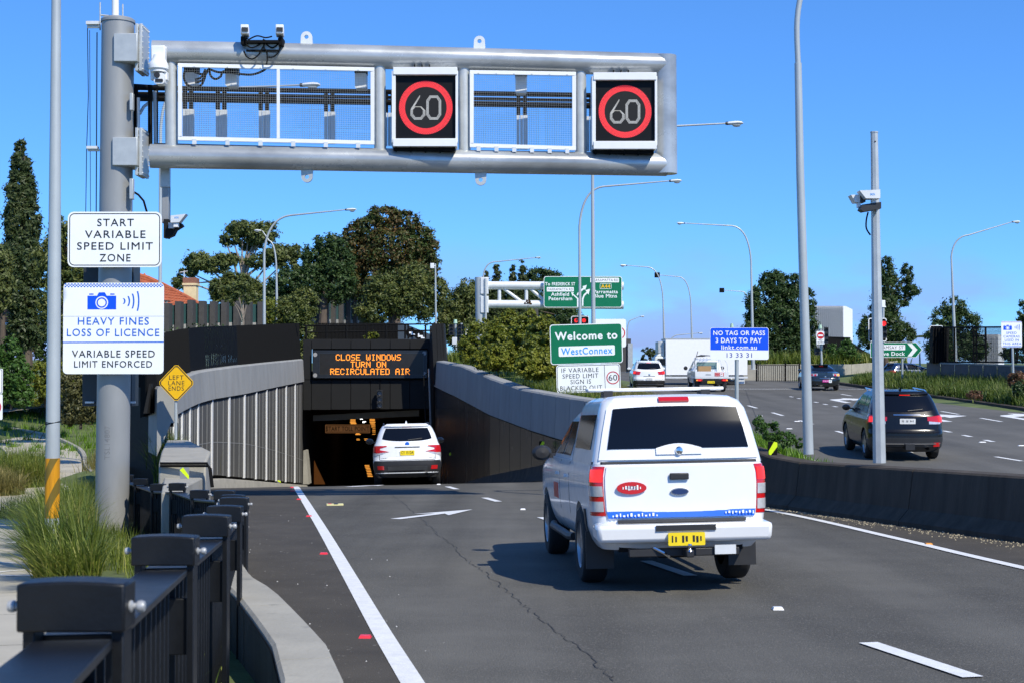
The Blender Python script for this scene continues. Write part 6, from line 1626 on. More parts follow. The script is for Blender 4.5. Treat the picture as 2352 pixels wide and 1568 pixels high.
# glass and concrete noise walls on the left bank
def noise_wall(label, posts, d0, d1, base_m=M['concrete_grey']):
    r_ = thing('noise_wall', label, 'noise wall', at(posts[0][0], posts[0][2], d0)); n = len(posts)
    for i, (px, y0, y1) in enumerate(posts):
        d = lerp(d0, d1, i / (n - 1)); c0 = at(px, y0, d); c1 = at(px, y1, d)
        obj('post', MB().box((c0.x, d, (c0.z + c1.z) / 2), (.34, .8, c0.z - c1.z)), M['noise_post'], r_, smooth=False)
        if i < n - 1:
            d2 = lerp(d0, d1, (i + 1) / (n - 1)); q = posts[i + 1]
            A, B_ = at(px, y0 + 6, d + .2), at(q[0], q[1] + 6, d2 + .2); h0, h1 = at(px, lerp(y0, y1, .78), d + .2), at(q[0], lerp(q[1], q[2], .78), d2 + .2)
            obj('glass_panel', MB().hexa([h0, h1, h1 + Vector((0, .04, 0)), h0 + Vector((0, .04, 0)), A, B_, B_ + Vector((0, .04, 0)), A + Vector((0, .04, 0))]), M['noise_glass'], r_, smooth=False)
            l0, l1 = at(px, y1 + 6, d + .1), at(q[0], q[2] + 6, d2 + .1)
            obj('base_panel', MB().hexa([l0, l1, l1 + Vector((0, .3, 0)), l0 + Vector((0, .3, 0)), h0, h1, h1 + Vector((0, .3, 0)), h0 + Vector((0, .3, 0))]), base_m, r_, smooth=False)
    return r_
noise_wall('glass noise wall with dark posts behind the louvre screen on the left', [(386, 697, 762), (412, 693, 760), (440, 690, 758), (466, 692, 757), (491, 693, 756), (517, 690, 755), (545, 692, 754), (572, 693, 754), (600, 694, 754)], 84, 92)
noise_wall('glass noise wall with dark posts between trees above the tunnel portal', [(712, 690, 748), (732, 688, 747), (750, 689, 747), (766, 684, 747), (784, 690, 747), (801, 686, 748), (816, 690, 748), (832, 692, 748), (850, 694, 749)], 112, 124)
noise_wall('grey panelled noise wall behind the willow like tree', [(1010, 694, 745), (1018, 694, 745), (1026, 694, 745), (1034, 694, 745), (1042, 694, 745)], 135, 135)
noise_wall('short bluish noise wall end beside the direction sign post', [(1214, 668 + 28, 742), (1222, 697, 742), (1232, 698, 742)], 128, 130)
# tall raked end post of the first noise wall
NE = thing('noise_wall_end', 'pale raked concrete end post of the left noise wall', 'post', at(380, 768, 94)); obj('raked_post', MB().hexa([at(376, 768, 94), at(381, 768, 94), at(381, 768, 95), at(376, 768, 95), at(379, 693, 94), at(385, 693, 94), at(385, 693, 95), at(379, 693, 95)]), M['concrete_grey'], NE, smooth=False); obj('post_cap', MB().box(at(382, 692, 94.5), (.3, 1.1, .08)), M['noise_post'], NE)
# pale green cabinets seen through the louvres
for i, (x0, x1, y0, y1, lb) in enumerate(((494, 512, 815, 862, 'pale green utility cabinet seen through the louvres, left of two'), (514, 532, 812, 858, 'pale green utility cabinet seen through the louvres, right of two'))):
    r_ = thing('utility_cabinet', lb, 'cabinet', at((x0 + x1) / 2, y1, 58), group='utility cabinets'); c0, c1 = at(x0, y0, 58), at(x1, y1, 58)
    obj('cabinet_body', MB().box(((c0.x + c1.x) / 2 - .4, 57.5, (c0.z + c1.z) / 2), (c1.x - c0.x, .6, c0.z - c1.z)), M['cab_green'], r_, bevel=.01); obj('door', MB().box(((c0.x + c1.x) / 2 - .4, 57.19, (c0.z + c1.z) / 2), ((c1.x - c0.x) * .85, .03, (c0.z - c1.z) * .85)), M['cab_green'], r_)

# houses with terracotta roofs
def roof_tiles(name, A, B_, C_, D_, rows_, cols, root, m):
    """tiled roof slope: A-B eaves, D-C ridge; courses step down and have rounded columns"""
    n = (B_ - A).cross(D_ - A).normalized()
    if n.z < 0: n = -n
    rws = []
    for i in range(rows_):
        for e in (0, 1):
            t = (i + e * .985) / rows_; row = []
            for k in range(cols * 4 + 1):
                s = k / (cols * 4); p = A.lerp(B_, s).lerp(D_.lerp(C_, s), t)
                row.append(p + n * (.05 * (1 - e) + .045 * (1 - abs(2 * ((k / 4) % 1) - 1))))
            rws.append(row)
    return obj(name, MB().grid(rws), m, root, smooth=False)
H1 = thing('house', 'brick house with terracotta tiled hip roof and cream chimney behind the signs', 'house', at(400, 780, 100))
A, B_, Cc, Dd = at(318, 712, 96), at(490, 738, 96), at(360, 638, 101), at(312, 630, 101)
hip = [at(268, 700, 97), at(478, 711, 97), at(372, 652, 101), at(315, 630, 101)]
roof_tiles('roof', hip[0], hip[1], hip[2], hip[3], 9, 20, H1, M['terracotta'])
obj('ridge', MB().tube([at(313, 630, 101), at(340, 638, 101), at(373, 653, 101), at(425, 680, 99), at(479, 711, 97)], .14, 8), M['terracotta'], H1)
obj('finial', MB().tube([at(332, 634, 101), at(332, 628, 101)], [.12, .05], 8), M['terracotta'], H1)
obj('wall', MB().box((ax(375, 99.5), 100.5, az(745, 99)), (6.0, 5, 2.4)), M['brick'], H1)
ch = obj('chimney', MB().box((ax(438, 100), 100, az(676, 100)), (.86, .9, 1.75)), M['cream'], H1, bevel=.02)
obj('chimney_band', MB().box((ax(438, 100), 100, az(654, 100)), (1.0, 1.05, .14)), M['cream'], ch); obj('chimney_pot', MB().box((ax(438, 100), 100, az(646, 100)), (.95, 1.0, .42)), mat('chimney_brick', (.25, .11, .07), .85, var=.3, scale=8), ch, bevel=.02)
an = MB().tube([at(423, 640, 100), at(423, 622, 100)], .03, 6); an.tube([at(413, 626, 100), at(431, 623, 100)], .03, 6); obj('aerial', an, M['galv_light'], H1)
obj('fascia', MB().tube([hip[0] - Vector((0, 0, .1)), hip[1] - Vector((0, 0, .1))], .1, 6), M['cream'], H1)
H2 = thing('house', 'dark brick house with a terracotta roof at the far left edge', 'house', at(10, 800, 84))
roof_tiles('roof', at(-60, 742, 80), at(50, 742, 80), at(2, 690, 84), at(-60, 690, 84), 6, 14, H2, M['terracotta'])
obj('wall', MB().box((ax(0, 82), 83, az(772, 82)), (2.6, 4, 1.7)), M['brick'], H2)
obj('gutter', MB().tube([at(-60, 744, 79.8), at(52, 744, 79.8)], .07, 8), M['galv_light'], H2); obj('veranda_roof', MB().box((ax(8, 80), 79.5, az(787, 80)), (1.7, 1.6, .12)), M['galv'], H2)
w_ = obj('window', MB().box((ax(46, 81), 81.2, az(771, 81)), (.34, .06, .5)), mat('lit_brick', (.45, .16, .07), .8, var=.3, scale=10), H2)
obj('frame', MB().box((ax(46, 81), 81.16, az(765, 81)), (.36, .04, .04)), M['white'], w_)
ST = thing('tray_stack', 'stack of pale upturned trays under the trees on the left', 'stack', at(150, 840, 75))
for k, (x0, x1, y) in enumerate(((135, 172, 800), (130, 166, 812), (126, 157, 824))):
    c = at((x0 + x1) / 2, y, 75); obj('tray', MB().box(c, ((x1 - x0) * 75 / F, .7, .2)), mat('tray_grey', (.35, .42, .42), .5, var=.2), ST, bevel=.05)
PF = thing('picket_fence', 'short run of pale pickets behind the stacked trays', 'fence', at(170, 800, 78))
for k in range(9): obj('picket', MB().box(at(150 + k * 5.5, 789, 78), (.06, .03, .45)), M['sign_white'], PF)
obj('rail', MB().box(at(172, 790, 78.03), (1.15, .02, .06)), M['sign_white'], PF)
OW = thing('garden_wall', 'old flaking whitewashed garden wall behind the left lamp post', 'wall', at(150, 930, 92))
for k in range(4): obj('wall_length', MB().box(at(116 + k * 24 + 6, 917, 92), (.66, .4, .62)), mat('whitewash', (.62, .57, .46), .85, var=.35, scale=5, speck=(4, .55, (.30, .25, .2))), OW)
obj('coping', MB().box(at(158, 904, 92), (2.8, .55, .18)), mat('old_coping', (.25, .19, .13), .9, var=.3), OW)
PH = thing('far_path', 'pale concrete path crossing the bank at the far left', 'path', at(60, 940, 88)); PH['kind'] = 'structure'; del PH['category']
obj('path_sheet', MB().grid([[at(-60, 952, 84), at(20, 944, 85.5), at(70, 938, 87), at(118, 932, 89), at(150, 926, 92)], [at(-60, 946, 87), at(20, 937, 88), at(70, 932, 90), at(118, 927, 92), at(150, 923, 95)]]), M['path'], PH)

# ================================================================== PLANTS
def leaves_arrays(cent, nrm, size, rng, aspect=1.9):
    n = len(cent)
    r = rng.normal(size=(n, 3)); nn = nrm + r * .75; nn /= np.linalg.norm(nn, axis=1, keepdims=True) + 1e-9
    a = np.cross(nn, rng.normal(size=(n, 3))); a /= np.linalg.norm(a, axis=1, keepdims=True) + 1e-9
    b = np.cross(nn, a); s = size * rng.uniform(.6, 1.35, (n, 1))
    a = a * s * .5 * aspect ** .5; b = b * s * .5 / aspect ** .5
    V = np.stack([cent - a, cent - b + a * .1, cent + a, cent + b + a * .1], 1).reshape(-1, 3)
    return V, np.arange(4 * n).reshape(n, 4)
def crown_leaves(blobs, n, size, rng, clump=.35, aspect=1.9, droop=0.0):
    """leaves in clumps through the outer volume of ellipsoids (cx, cy, cz, rx, ry, rz)"""
    B = np.array(blobs, float); w = (B[:, 3] * B[:, 5]) ; w /= w.sum(); Cs, Ns = [], []
    for bl, ww in zip(B, w):
        m = max(20, int(n * ww)); nc = max(6, int(m / 55))
        u = rng.normal(size=(nc, 3)); u /= np.linalg.norm(u, axis=1, keepdims=True)
        rad = rng.uniform(.55, 1.0, (nc, 1)) ** .6
        cc = u * rad * bl[3:6] * .93 + bl[:3]
        rr = clump * (bl[3] * bl[4] * bl[5]) ** (1 / 3) * rng.uniform(.5, 1.25, nc)
        k = rng.integers(0, nc, m); v = rng.normal(size=(m, 3)); v /= np.linalg.norm(v, axis=1, keepdims=True)
        rr_ = rr[k][:, None] * np.abs(rng.normal(.55, .42, (m, 1)))
        p = cc[k] + v * rr_ * np.array([1, 1, .8]); p[:, 2] -= droop * rng.uniform(0, 1, m) * rr[k]
        Cs.append(p); Ns.append(v * .8 + u[k] * .6 + np.array([0, 0, .25]))
    C_ = np.concatenate(Cs); N_ = np.concatenate(Ns); return leaves_arrays(C_, N_, size, rng, aspect)
def pb(d, lst, dep=.8):
    """picture-space ellipses (px, py, rx, ry[, depth offset in m]) to world ellipsoids"""
    out = []
    for e in lst:
        o_ = e[4] if len(e) > 4 else 0; c = at(e[0], e[1], d + o_); k = (d + o_) / F
        out.append((c.x, c.y, c.z, e[2] * k, max(e[2], e[3]) * .5 * (1 + dep) * k * .75, e[3] * k))
    return out
def tree(name, label, cat, d, foot, top, ell, n, size, leaf, bark='bark', r0=.25, limbs=6, group=None, clump=.35, aspect=1.9, droop=0, dep=.8):
    rng = np.random.default_rng(abs(hash(label)) % 10 ** 6 if False else sum(map(ord, label)))
    f_, t_ = at(*foot, d), at(*top, d)
    r_ = thing(name, label, cat, f_, group=group)
    bl = pb(d, ell, dep)
    V, Q = crown_leaves(bl, int(n * 2.0), size * .66, rng, clump, aspect, droop)
    c = obj_np('crown', V, Q, LEAF[leaf], r_)
    mb = MB(); mid = f_.lerp(t_, .5) + Vector((rng.uniform(-.2, .2), 0, 0)); mb.tube([f_, f_.lerp(mid, .5), mid, t_], [r0, r0 * .8, r0 * .62, r0 * .3], 9)
    for k in range(limbs):
        e = bl[k % len(bl)]; s = f_.lerp(t_, rng.uniform(.35, .9)); tgt = Vector((e[0] + rng.uniform(-.5, .5) * e[3], e[1] + rng.uniform(-.4, .4) * e[4], e[2] + rng.uniform(-.2, .6) * e[5]))
        mb.tube([s, s.lerp(tgt, .4) + Vector((0, 0, (tgt - s).length * .08)), tgt], [r0 * .42, r0 * .28, r0 * .1], 6)
    obj('trunk', mb, M[bark], r_)
    return r_
# --- left side
tree('cypress_tree', 'tall narrow dark cypress at the far left', 'tree', 78, (60, 880), (52, 360), [(46, 345, 12, 28), (48, 385, 24, 42), (50, 440, 34, 55), (52, 510, 43, 65), (53, 590, 47, 70), (52, 670, 42, 70), (56, 750, 36, 60)], 30000, .22, 'cypress', r0=.4, clump=.26, aspect=2.6)
tree('gum_tree', 'drooping olive gum tree behind the left lamp post', 'tree', 70, (150, 880), (160, 560), [(130, 520, 14, 40), (160, 560, 40, 60), (120, 600, 40, 70), (190, 630, 50, 60), (150, 680, 60, 70), (210, 720, 40, 60), (160, 770, 50, 50), (120, 720, 30, 60)], 15000, .21, 'olive', r0=.3, aspect=2.8, droop=.8)
tree('gum_tree', 'pale olive tree at the left picture edge below the cypress', 'tree', 72, (5, 880), (2, 560), [(5, 600, 22, 50), (-10, 660, 40, 60), (12, 640, 20, 40)], 4500, .20, 'gum', r0=.2, aspect=2.6, droop=.6)
tree('shrub', 'glossy bright green shrub against the left picture edge', 'shrub', 66, (25, 940), (25, 830), [(20, 810, 30, 36), (30, 860, 45, 45), (5, 890, 40, 45), (45, 905, 35, 30)], 7000, .17, 'bright', r0=.06, limbs=4)
tree('shrub', 'mottled olive and brown shrub left of the lamp post', 'shrub', 68, (105, 935), (105, 850), [(95, 860, 32, 30), (120, 890, 36, 36), (85, 905, 28, 28), (140, 860, 30, 34)], 7000, .14, 'shrub', r0=.06, limbs=4)
tree('shrub', 'dark brown leafed shrub between the lamp post and the gantry post', 'shrub', 55, (185, 985), (185, 890), [(170, 890, 34, 44), (200, 930, 34, 44), (165, 945, 28, 34), (215, 880, 22, 50)], 7000, .14, 'brown', r0=.06, limbs=4)
tree('dense_tree', 'dark tree filling the gap behind the gantry post', 'tree', 82, (250, 860), (240, 640), [(215, 660, 40, 50), (260, 690, 45, 60), (230, 740, 60, 60), (290, 760, 50, 60), (175, 770, 50, 60), (115, 790, 50, 60), (170, 850, 60, 50)], 14000, .22, 'dark', r0=.3)
tree('shrub', 'dark bushes on the bank behind the gaps of the louvre screen', 'shrub', 72, (520, 850), (520, 790), [(400, 800, 50, 40), (450, 790, 50, 40), (500, 785, 50, 36), (550, 785, 50, 36), (600, 790, 46, 30)], 10000, .18, 'dark', r0=.06, limbs=4)
# --- the trees on the centre left skyline
tree('dense_tree', 'dark green mass of trees behind the lamp pair and noise wall', 'tree', 132, (660, 790), (660, 690), [(640, 690, 50, 50), (700, 670, 46, 56), (750, 690, 50, 50), (600, 720, 50, 40), (800, 700, 50, 50), (690, 730, 60, 34), (520, 730, 50, 30)], 15000, .26, 'dark', r0=.3)
tree('dense_tree', 'tall dark green tree joining the big rounded tree on its left', 'tree', 124, (780, 780), (780, 620), [(780, 575, 30, 34), (800, 620, 40, 50), (770, 660, 50, 50), (830, 680, 44, 50)], 9000, .26, 'dark', r0=.35)
tree('gum_tree', 'spreading gum tree with flat topped crown clumps left of the lamp pair', 'tree', 125, (545, 790), (560, 600), [(560, 525, 44, 18), (600, 545, 42, 18), (530, 550, 30, 14), (575, 562, 32, 14, 2), (455, 600, 38, 20), (490, 610, 40, 18), (435, 625, 22, 14), (640, 585, 40, 22), (672, 580, 24, 20), (660, 612, 30, 16), (520, 595, 34, 16), (420, 650, 26, 14), (590, 600, 36, 16), (612, 520, 24, 10), (410, 640, 14, 8)], 16000, .30, 'gum', 'bark_pale', .35, 22, clump=.42, aspect=2.2)
tree('palm_tree', 'feathery palm like tree among the gums', 'tree', 115, (560, 770), (555, 660), [(540, 650, 40, 26), (575, 665, 36, 30), (510, 660, 30, 26), (555, 700, 44, 34)], 6000, .45, 'olive', r0=.2, aspect=7, droop=1.2)
tree('dense_tree', 'big rounded red and green tree in the middle of the skyline', 'tree', 118, (905, 770), (900, 560), [(882, 500, 40, 30), (848, 528, 46, 38), (925, 516, 46, 34), (962, 556, 40, 46), (830, 580, 46, 50), (900, 570, 80, 55), (970, 620, 42, 50), (850, 640, 60, 55), (930, 650, 70, 60), (985, 580, 28, 40), (812, 545, 26, 34)], 34000, .26, 'red', r0=.6, limbs=10, clump=.28)
tree('dense_tree', 'dark green tree with feathery top left of the big rounded tree', 'tree', 112, (740, 770), (745, 620), [(755, 560, 38, 26), (725, 590, 32, 30), (770, 600, 44, 40), (715, 640, 46, 44), (770, 650, 52, 50), (660, 650, 46, 34), (640, 690, 46, 36)], 15000, .26, 'dark', r0=.4, limbs=8)
tree('dense_tree', 'mottled olive tree below the big tree above the portal railing', 'tree', 98, (900, 790), (900, 680), [(880, 670, 46, 48), (930, 680, 46, 50), (970, 690, 40, 46), (860, 715, 46, 30), (1000, 670, 30, 44), (950, 640, 40, 40)], 15000, .22, 'olive', r0=.25, droop=.6, aspect=2.4)
tree('gum_tree', 'weeping olive tree just right of the portal behind the signals', 'tree', 105, (1060, 830), (1065, 690), [(1070, 670, 30, 36), (1045, 700, 32, 44), (1085, 700, 28, 50), (1060, 750, 44, 50), (1030, 740, 30, 44), (1090, 760, 30, 44)], 12000, .22, 'olive', 'bark', .2, 8, droop=1.2, aspect=3)
tree('dense_tree', 'sunlit yellow green tree behind the louvre screen', 'tree', 94, (640, 800), (630, 725), [(600, 728, 26, 24), (622, 715, 34, 30), (645, 730, 36, 30), (672, 735, 36, 30)], 9000, .20, 'shrub', r0=.12, limbs=6)
tree('dense_tree', 'dark brown green tree behind the right end of the louvre screen', 'tree', 86, (690, 830), (690, 740), [(670, 720, 40, 40), (700, 700, 34, 40), (690, 760, 30, 60), (650, 760, 30, 30), (690, 810, 14, 30)], 9000, .20, 'olive', r0=.12, limbs=5)
tree('sapling', 'slender sapling with a bare stem in front of the noise wall', 'tree', 84, (556, 790), (558, 690), [(540, 660, 20, 26), (565, 650, 18, 26), (575, 680, 14, 18), (530, 690, 14, 14)], 1500, .20, 'gum', 'bark_pale', .06, 8, aspect=3)
# --- dark trees behind the far direction sign
for nm, x_, top_, w_, lb in (('pine_tree', 1116, 626, 17, 'pointed dark conifer left of the small lamp arm'), ('pine_tree', 1142, 612, 22, 'tall pointed dark conifer behind the truss gantry post'), ('pine_tree', 1178, 618, 20, 'dark conifer with ragged tip left of the green direction sign'), ('pine_tree', 1200, 606, 22, 'tallest ragged conifer behind the truss')):
    ell = [(x_, lerp(top_, 760, t), w_ * (.22 + 1.1 * t), 16 + 12 * t) for t in (.05, .17, .3, .45, .6, .78)]
    tree(nm, lb, 'tree', 135, (x_, 790), (x_, top_ + 10), ell, 6000, .24, 'cypress', r0=.25, limbs=8, group='conifers behind the direction sign', clump=.4, aspect=3)
tree('dense_tree', 'broad dark green tree behind the top of the direction sign', 'tree', 142, (1250, 790), (1250, 660), [(1235, 640, 34, 28), (1265, 648, 34, 30), (1285, 665, 26, 28), (1240, 690, 60, 50), (1290, 715, 34, 40), (1215, 650, 22, 26)], 13000, .26, 'dark', r0=.4)
tree('dense_tree', 'dark green tree behind the truss below the conifers', 'tree', 138, (1170, 800), (1170, 700), [(1150, 690, 50, 50), (1200, 700, 50, 50), (1110, 710, 34, 44), (1180, 740, 60, 36), (1300, 730, 40, 30)], 12000, .26, 'dark', r0=.3)
tree('flower_spike', 'tall flowering stalk with a red head left of the truss gantry', 'plant', 88, (1213, 775), (1213, 700), [(1213, 693, 7, 5), (1208, 696, 5, 3), (1218, 696, 5, 3)], 160, .14, 'redplant', r0=.05, limbs=0)
# --- shrubs on the verge behind the right wall
for i, (px, py, rx, ry, d, lb) in enumerate(((1105, 790, 52, 46, 66, 'sunlit shrub at the left end of the verge hedge'), (1165, 770, 52, 46, 62, 'tall yellow green shrub in the middle of the verge hedge'), (1215, 775, 50, 50, 57, 'shrub touching the left edge of the welcome sign'), (1250, 790, 44, 56, 53, 'shrub behind the left post of the welcome sign'), (1140, 825, 56, 28, 56, 'low shrub in front of the verge hedge'), (1235, 840, 50, 34, 50, 'dark low shrub beside the blacked out sign'))):
    py -= 5; ry *= 1.12; e = [(px, py, rx, ry), (px - rx * .5, py + ry * .3, rx * .6, ry * .7, -.6), (px + rx * .5, py + ry * .25, rx * .6, ry * .75, -.4), (px + rx * .1, py - ry * .7, rx * .45, ry * .4)]
    tree('shrub', lb, 'shrub', d, (px, py + ry), (px, py - ry * .3), e, 7500, .13, 'shrub', r0=.06, limbs=5, group='shrubs along the verge', clump=.24)
# --- right side trees
tree('dense_tree', 'large dark rounded tree behind the blue toll sign', 'tree', 112, (1790, 880), (1790, 690), [(1775, 650, 34, 34), (1800, 655, 46, 36), (1760, 690, 50, 46), (1830, 690, 44, 46), (1790, 740, 76, 60), (1735, 760, 40, 50), (1845, 750, 36, 56), (1790, 810, 80, 52), (1850, 810, 34, 44)], 26000, .25, 'dark', r0=.4, limbs=9, clump=.26, aspect=2.6, droop=.5)
tree('gum_tree', 'ragged dark gum tree behind the camera post with a side branch', 'tree', 100, (2035, 860), (2040, 620), [(2035, 620, 16, 36), (2045, 660, 26, 36), (2030, 700, 34, 40), (2086, 625, 14, 24), (2085, 655, 18, 24), (2098, 668, 24, 14), (2075, 690, 18, 14), (2040, 750, 40, 44), (2000, 755, 32, 34), (2075, 770, 30, 34), (1990, 780, 24, 20)], 13000, .20, 'dark', 'bark', .22, 16, droop=.6, aspect=3.2, clump=.4)
tree('dense_tree', 'rounded dark tree behind the black mesh fence', 'tree', 96, (2190, 850), (2190, 730), [(2190, 710, 30, 30), (2170, 740, 38, 38), (2215, 745, 38, 36), (2190, 790, 56, 46), (2150, 790, 26, 44), (2235, 795, 34, 38)], 13000, .19, 'dark', r0=.25, aspect=2.6)
tree('dense_tree', 'dark tree cropped by the right picture edge', 'tree', 98, (2360, 840), (2360, 730), [(2352, 720, 22, 28), (2370, 760, 34, 50), (2340, 810, 40, 26)], 4000, .20, 'dark', r0=.2)
tree('gum_tree', 'small scruffy tree on the far street above the white car', 'tree', 165, (1495, 850), (1495, 805), [(1490, 808, 16, 12), (1505, 820, 18, 16), (1482, 826, 14, 12), (1515, 815, 10, 8)], 1800, .28, 'cypress', r0=.15, aspect=3)
tree('hedge_tree', 'narrow yellow green conifer beside the far boundary wall', 'tree', 140, (1410, 850), (1410, 800), [(1414, 800, 10, 14), (1412, 825, 14, 22), (1395, 820, 20, 30)], 3000, .22, 'shrub', r0=.1, limbs=3)
tree('shrub', 'leafy green shrubs in front of the dark slatted fence', 'shrub', 108, (1935, 850), (1935, 800), [(1920, 812, 26, 24), (1945, 805, 20, 26), (1960, 820, 20, 18), (1905, 830, 22, 18)], 4500, .18, 'bright', r0=.05, limbs=3)
tree('shrub', 'dark shrub by the no entry signal', 'shrub', 109, (1880, 850), (1880, 815), [(1878, 820, 26, 22), (1862, 832, 20, 18)], 2600, .18, 'dark', r0=.05, limbs=3)
tree('red_shrub', 'small reddish plant at the kerb below the right planting', 'plant', 56, (2055 + 185, 920), (2240, 905), [(2238, 905, 18, 10), (2250, 912, 10, 7)], 1100, .08, 'redplant', r0=.02, limbs=3)
tree('red_shrub', 'reddish tipped bush behind the speed camera sign post', 'plant', 63, (2335, 915), (2335, 880), [(2335, 872, 20, 22), (2345, 890, 14, 16)], 2200, .11, 'redplant', r0=.03, limbs=3)
tree('shrub', 'dark low bush at the right picture edge', 'shrub', 62, (2345, 925), (2345, 890), [(2342, 895, 16, 22), (2352, 905, 18, 18)], 2500, .11, 'dark', r0=.03, limbs=3)

# --- strappy grasses
def blades(X, Y, Z, length, width, lean, rng, seg=4, wind=(0, 0)):
    n = len(X); az_ = rng.uniform(0, 2 * np.pi, n); Ln = length * rng.uniform(.55, 1.25, n); le = lean * rng.uniform(.25, 1.5, n)
    dx, dy = np.cos(az_) + wind[0], np.sin(az_) + wind[1]; px, py = -np.sin(az_), np.cos(az_)
    Vs = []
    for k in range(seg + 1):
        t = k / seg; w = width * (1 - t ** 1.6) * .5 + .0006
        h = Ln * (t - .42 * le * t ** 2.4); o = Ln * le * t ** 1.7 * .75
        cx, cy, cz = X + dx * o, Y + dy * o, Z + h
        Vs.append(np.stack([np.stack([cx - px * w, cy - py * w, cz], -1), np.stack([cx + px * w, cy + py * w, cz], -1)], 1))
    V = np.stack(Vs, 1).reshape(n, (seg + 1) * 2, 3); base = (np.arange(n) * (seg + 1) * 2)[:, None]
    Q = []
    for k in range(seg): Q.append(np.concatenate([base + 2 * k, base + 2 * k + 1, base + 2 * k + 3, base + 2 * k + 2], 1))
    return V.reshape(-1, 3), np.stack(Q, 1).reshape(-1, 4)
def grass_clump(label, x, d, z, r_, n, L, w, lean, leaf, group, wind=(0, 0)):
    rng = np.random.default_rng(sum(map(ord, label)) + int(d * 10)); a, q = rng.uniform(0, 6.283, n), np.sqrt(rng.uniform(0, 1, n)) * r_
    V, Q = blades(x + np.cos(a) * q, d + np.sin(a) * q, np.full(n, z - .02), L, w, lean, rng, 5, wind)
    o = obj_np('grass_clump', V, Q, LEAF[leaf]); return tag(o, label, 'grass clump', group)
def grass_bed(name, label, pts, zf, n, L, w, lean, leaf, cat='ground cover', hj=0.0, seg=4):
    """blades scattered over a polygon of (X, d)"""
    rng = np.random.default_rng(sum(map(ord, label))); P = np.array(pts); lo, hi = P.min(0), P.max(0); X = []; Y = []
    while len(X) < n:
        q = rng.uniform(lo, hi, (n * 2, 2)); ins = np.zeros(len(q), bool); j = len(P) - 1
        for i in range(len(P)):
            c = ((P[i, 1] > q[:, 1]) != (P[j, 1] > q[:, 1])) & (q[:, 0] < (P[j, 0] - P[i, 0]) * (q[:, 1] - P[i, 1]) / (P[j, 1] - P[i, 1] + 1e-12) + P[i, 0]); ins ^= c; j = i
        X.extend(q[ins, 0]); Y.extend(q[ins, 1])
    X, Y = np.array(X[:n]), np.array(Y[:n])
    # clumpiness: pull blades towards scattered tussock centres
    nc = max(8, n // 90); k = rng.integers(0, nc, n); cx, cy = X[:nc][k % nc], Y[:nc][k % nc]; f = rng.uniform(.0, .9, n)
    keep = rng.uniform(0, 1, n) < .6; near = np.hypot(cx - X, cy - Y)
    rad = L * .28; X = np.where(keep, cx + rng.normal(0, rad, n), X); Y = np.where(keep, cy + rng.normal(0, rad, n), Y)
    Z = np.array([zf(a, b) for a, b in zip(X, Y)]) - .02
    V, Q = blades(X, Y, Z, L, w, lean, rng, seg)
    o = obj_np(name, V, Q, LEAF[leaf], kind='stuff'); return tag(o, label, cat)
gz = lambda x, d: zleft(d) + .03
# big clumps between the path and the railing
for i, (x, d, L, lb) in enumerate(((-5.3, 17.2, .95, 'largest arching grass clump against the black railing'), (-6.0, 19.4, 1.0, 'grass clump behind the striped lamp post foot'), (-6.72, 21.6, 1.1, 'grass clump where the railing shadow falls'), (-7.3, 23.6, 1.15, 'grass clump left of the railing bend'), (-7.75, 25.2, 1.15, 'grass clump at the foot of the gantry post'), (-4.85, 15.8, .8, 'nearest low grass clump beside the railing'), (-8.5, 28.2, .8, 'grass clump just behind the gantry post'))):
    grass_clump(lb, x, d, zleft(d), .38 if i != 5 else .3, 1300 if i < 5 else 700, L * 1.05, .019, .75, 'grass', 'grass clumps beside the railing', (-.35, -.1))
for i, (px, py, d, n, L, lb, lf) in enumerate(((395, 1100, 33, 420, 1.0, 'grass tuft growing by the low concrete block', 'grass'), (372, 1066, 37, 420, .9, 'grass tuft on the abutment edge behind the railing', 'grass'), (385, 1040, 36, 300, .8, 'grass tuft left of the abutment top', 'grass'), (330, 1040, 46, 500, 1.1, 'grass tuft between two railing stretches', 'grass'), (318, 1005, 52, 500, 1.1, 'dry grass tuft below the louvred end wall', 'grass_dry'))):
    c = at(px, py, d); grass_clump(lb, c.x, d, c.z - .1, .4, n, L, .016, .6, lf, 'small grass tufts along the railing')
for i, (x, d, L, lf, lb) in enumerate(((-15.4, 45, 1.25, 'grass', 'tall grass clump at the left edge beside the path'), (-16.6, 48, 1.2, 'grass', 'grass clump behind the tall one beside the path'), (-14.9, 41.5, .9, 'grass_dry', 'dry weedy clump at the path edge'), (-16.9, 50.5, 1.0, 'grass', 'grass clump where the path narrows'), (-15.9, 42.5, 1.0, 'grass_dry', 'yellowed weeds in front of the left grass clump'), (-18, 46, 1.2, 'grass', 'grass clump cropped by the left edge'))):
    grass_clump(lb, x, d, zleft(d), .8, 1900, L, .022, .8, lf, 'grass clumps left of the path')
grass_bed('ground_cover', 'green lawn and weeds on the bank beyond the path', [(-40, 62), (-22, 62), (-19.0, 60), (-16, 58), (-14.5, 66), (-15, 84), (-30, 98), (-45, 90)], lambda x, d: g_left(x, d), 16000, .42, .03, .5, 'lawn', 'lawn')
grass_bed('ground_cover', 'long olive grass between the path and the gantry post', [(-14.6, 50), (-11.5, 42), (-10.8, 48), (-11.6, 60), (-15.4, 66), (-16.5, 58)], lambda x, d: zleft(d), 12000, .85, .022, .7, 'grass_dry', 'long grass')
grass_bed('ground_cover', 'rough grass on the narrow strip under the near railing', [(-2.0, 5), (-1.35, 5), (-2.3, 11), (-3.6, 16.5), (-5.2, 21.5), (-8, 29), (-9.4, 29), (-6.4, 22), (-4.2, 16.5)], lambda x, d: zleft(d), 5000, .4, .012, .6, 'grass', 'grass')
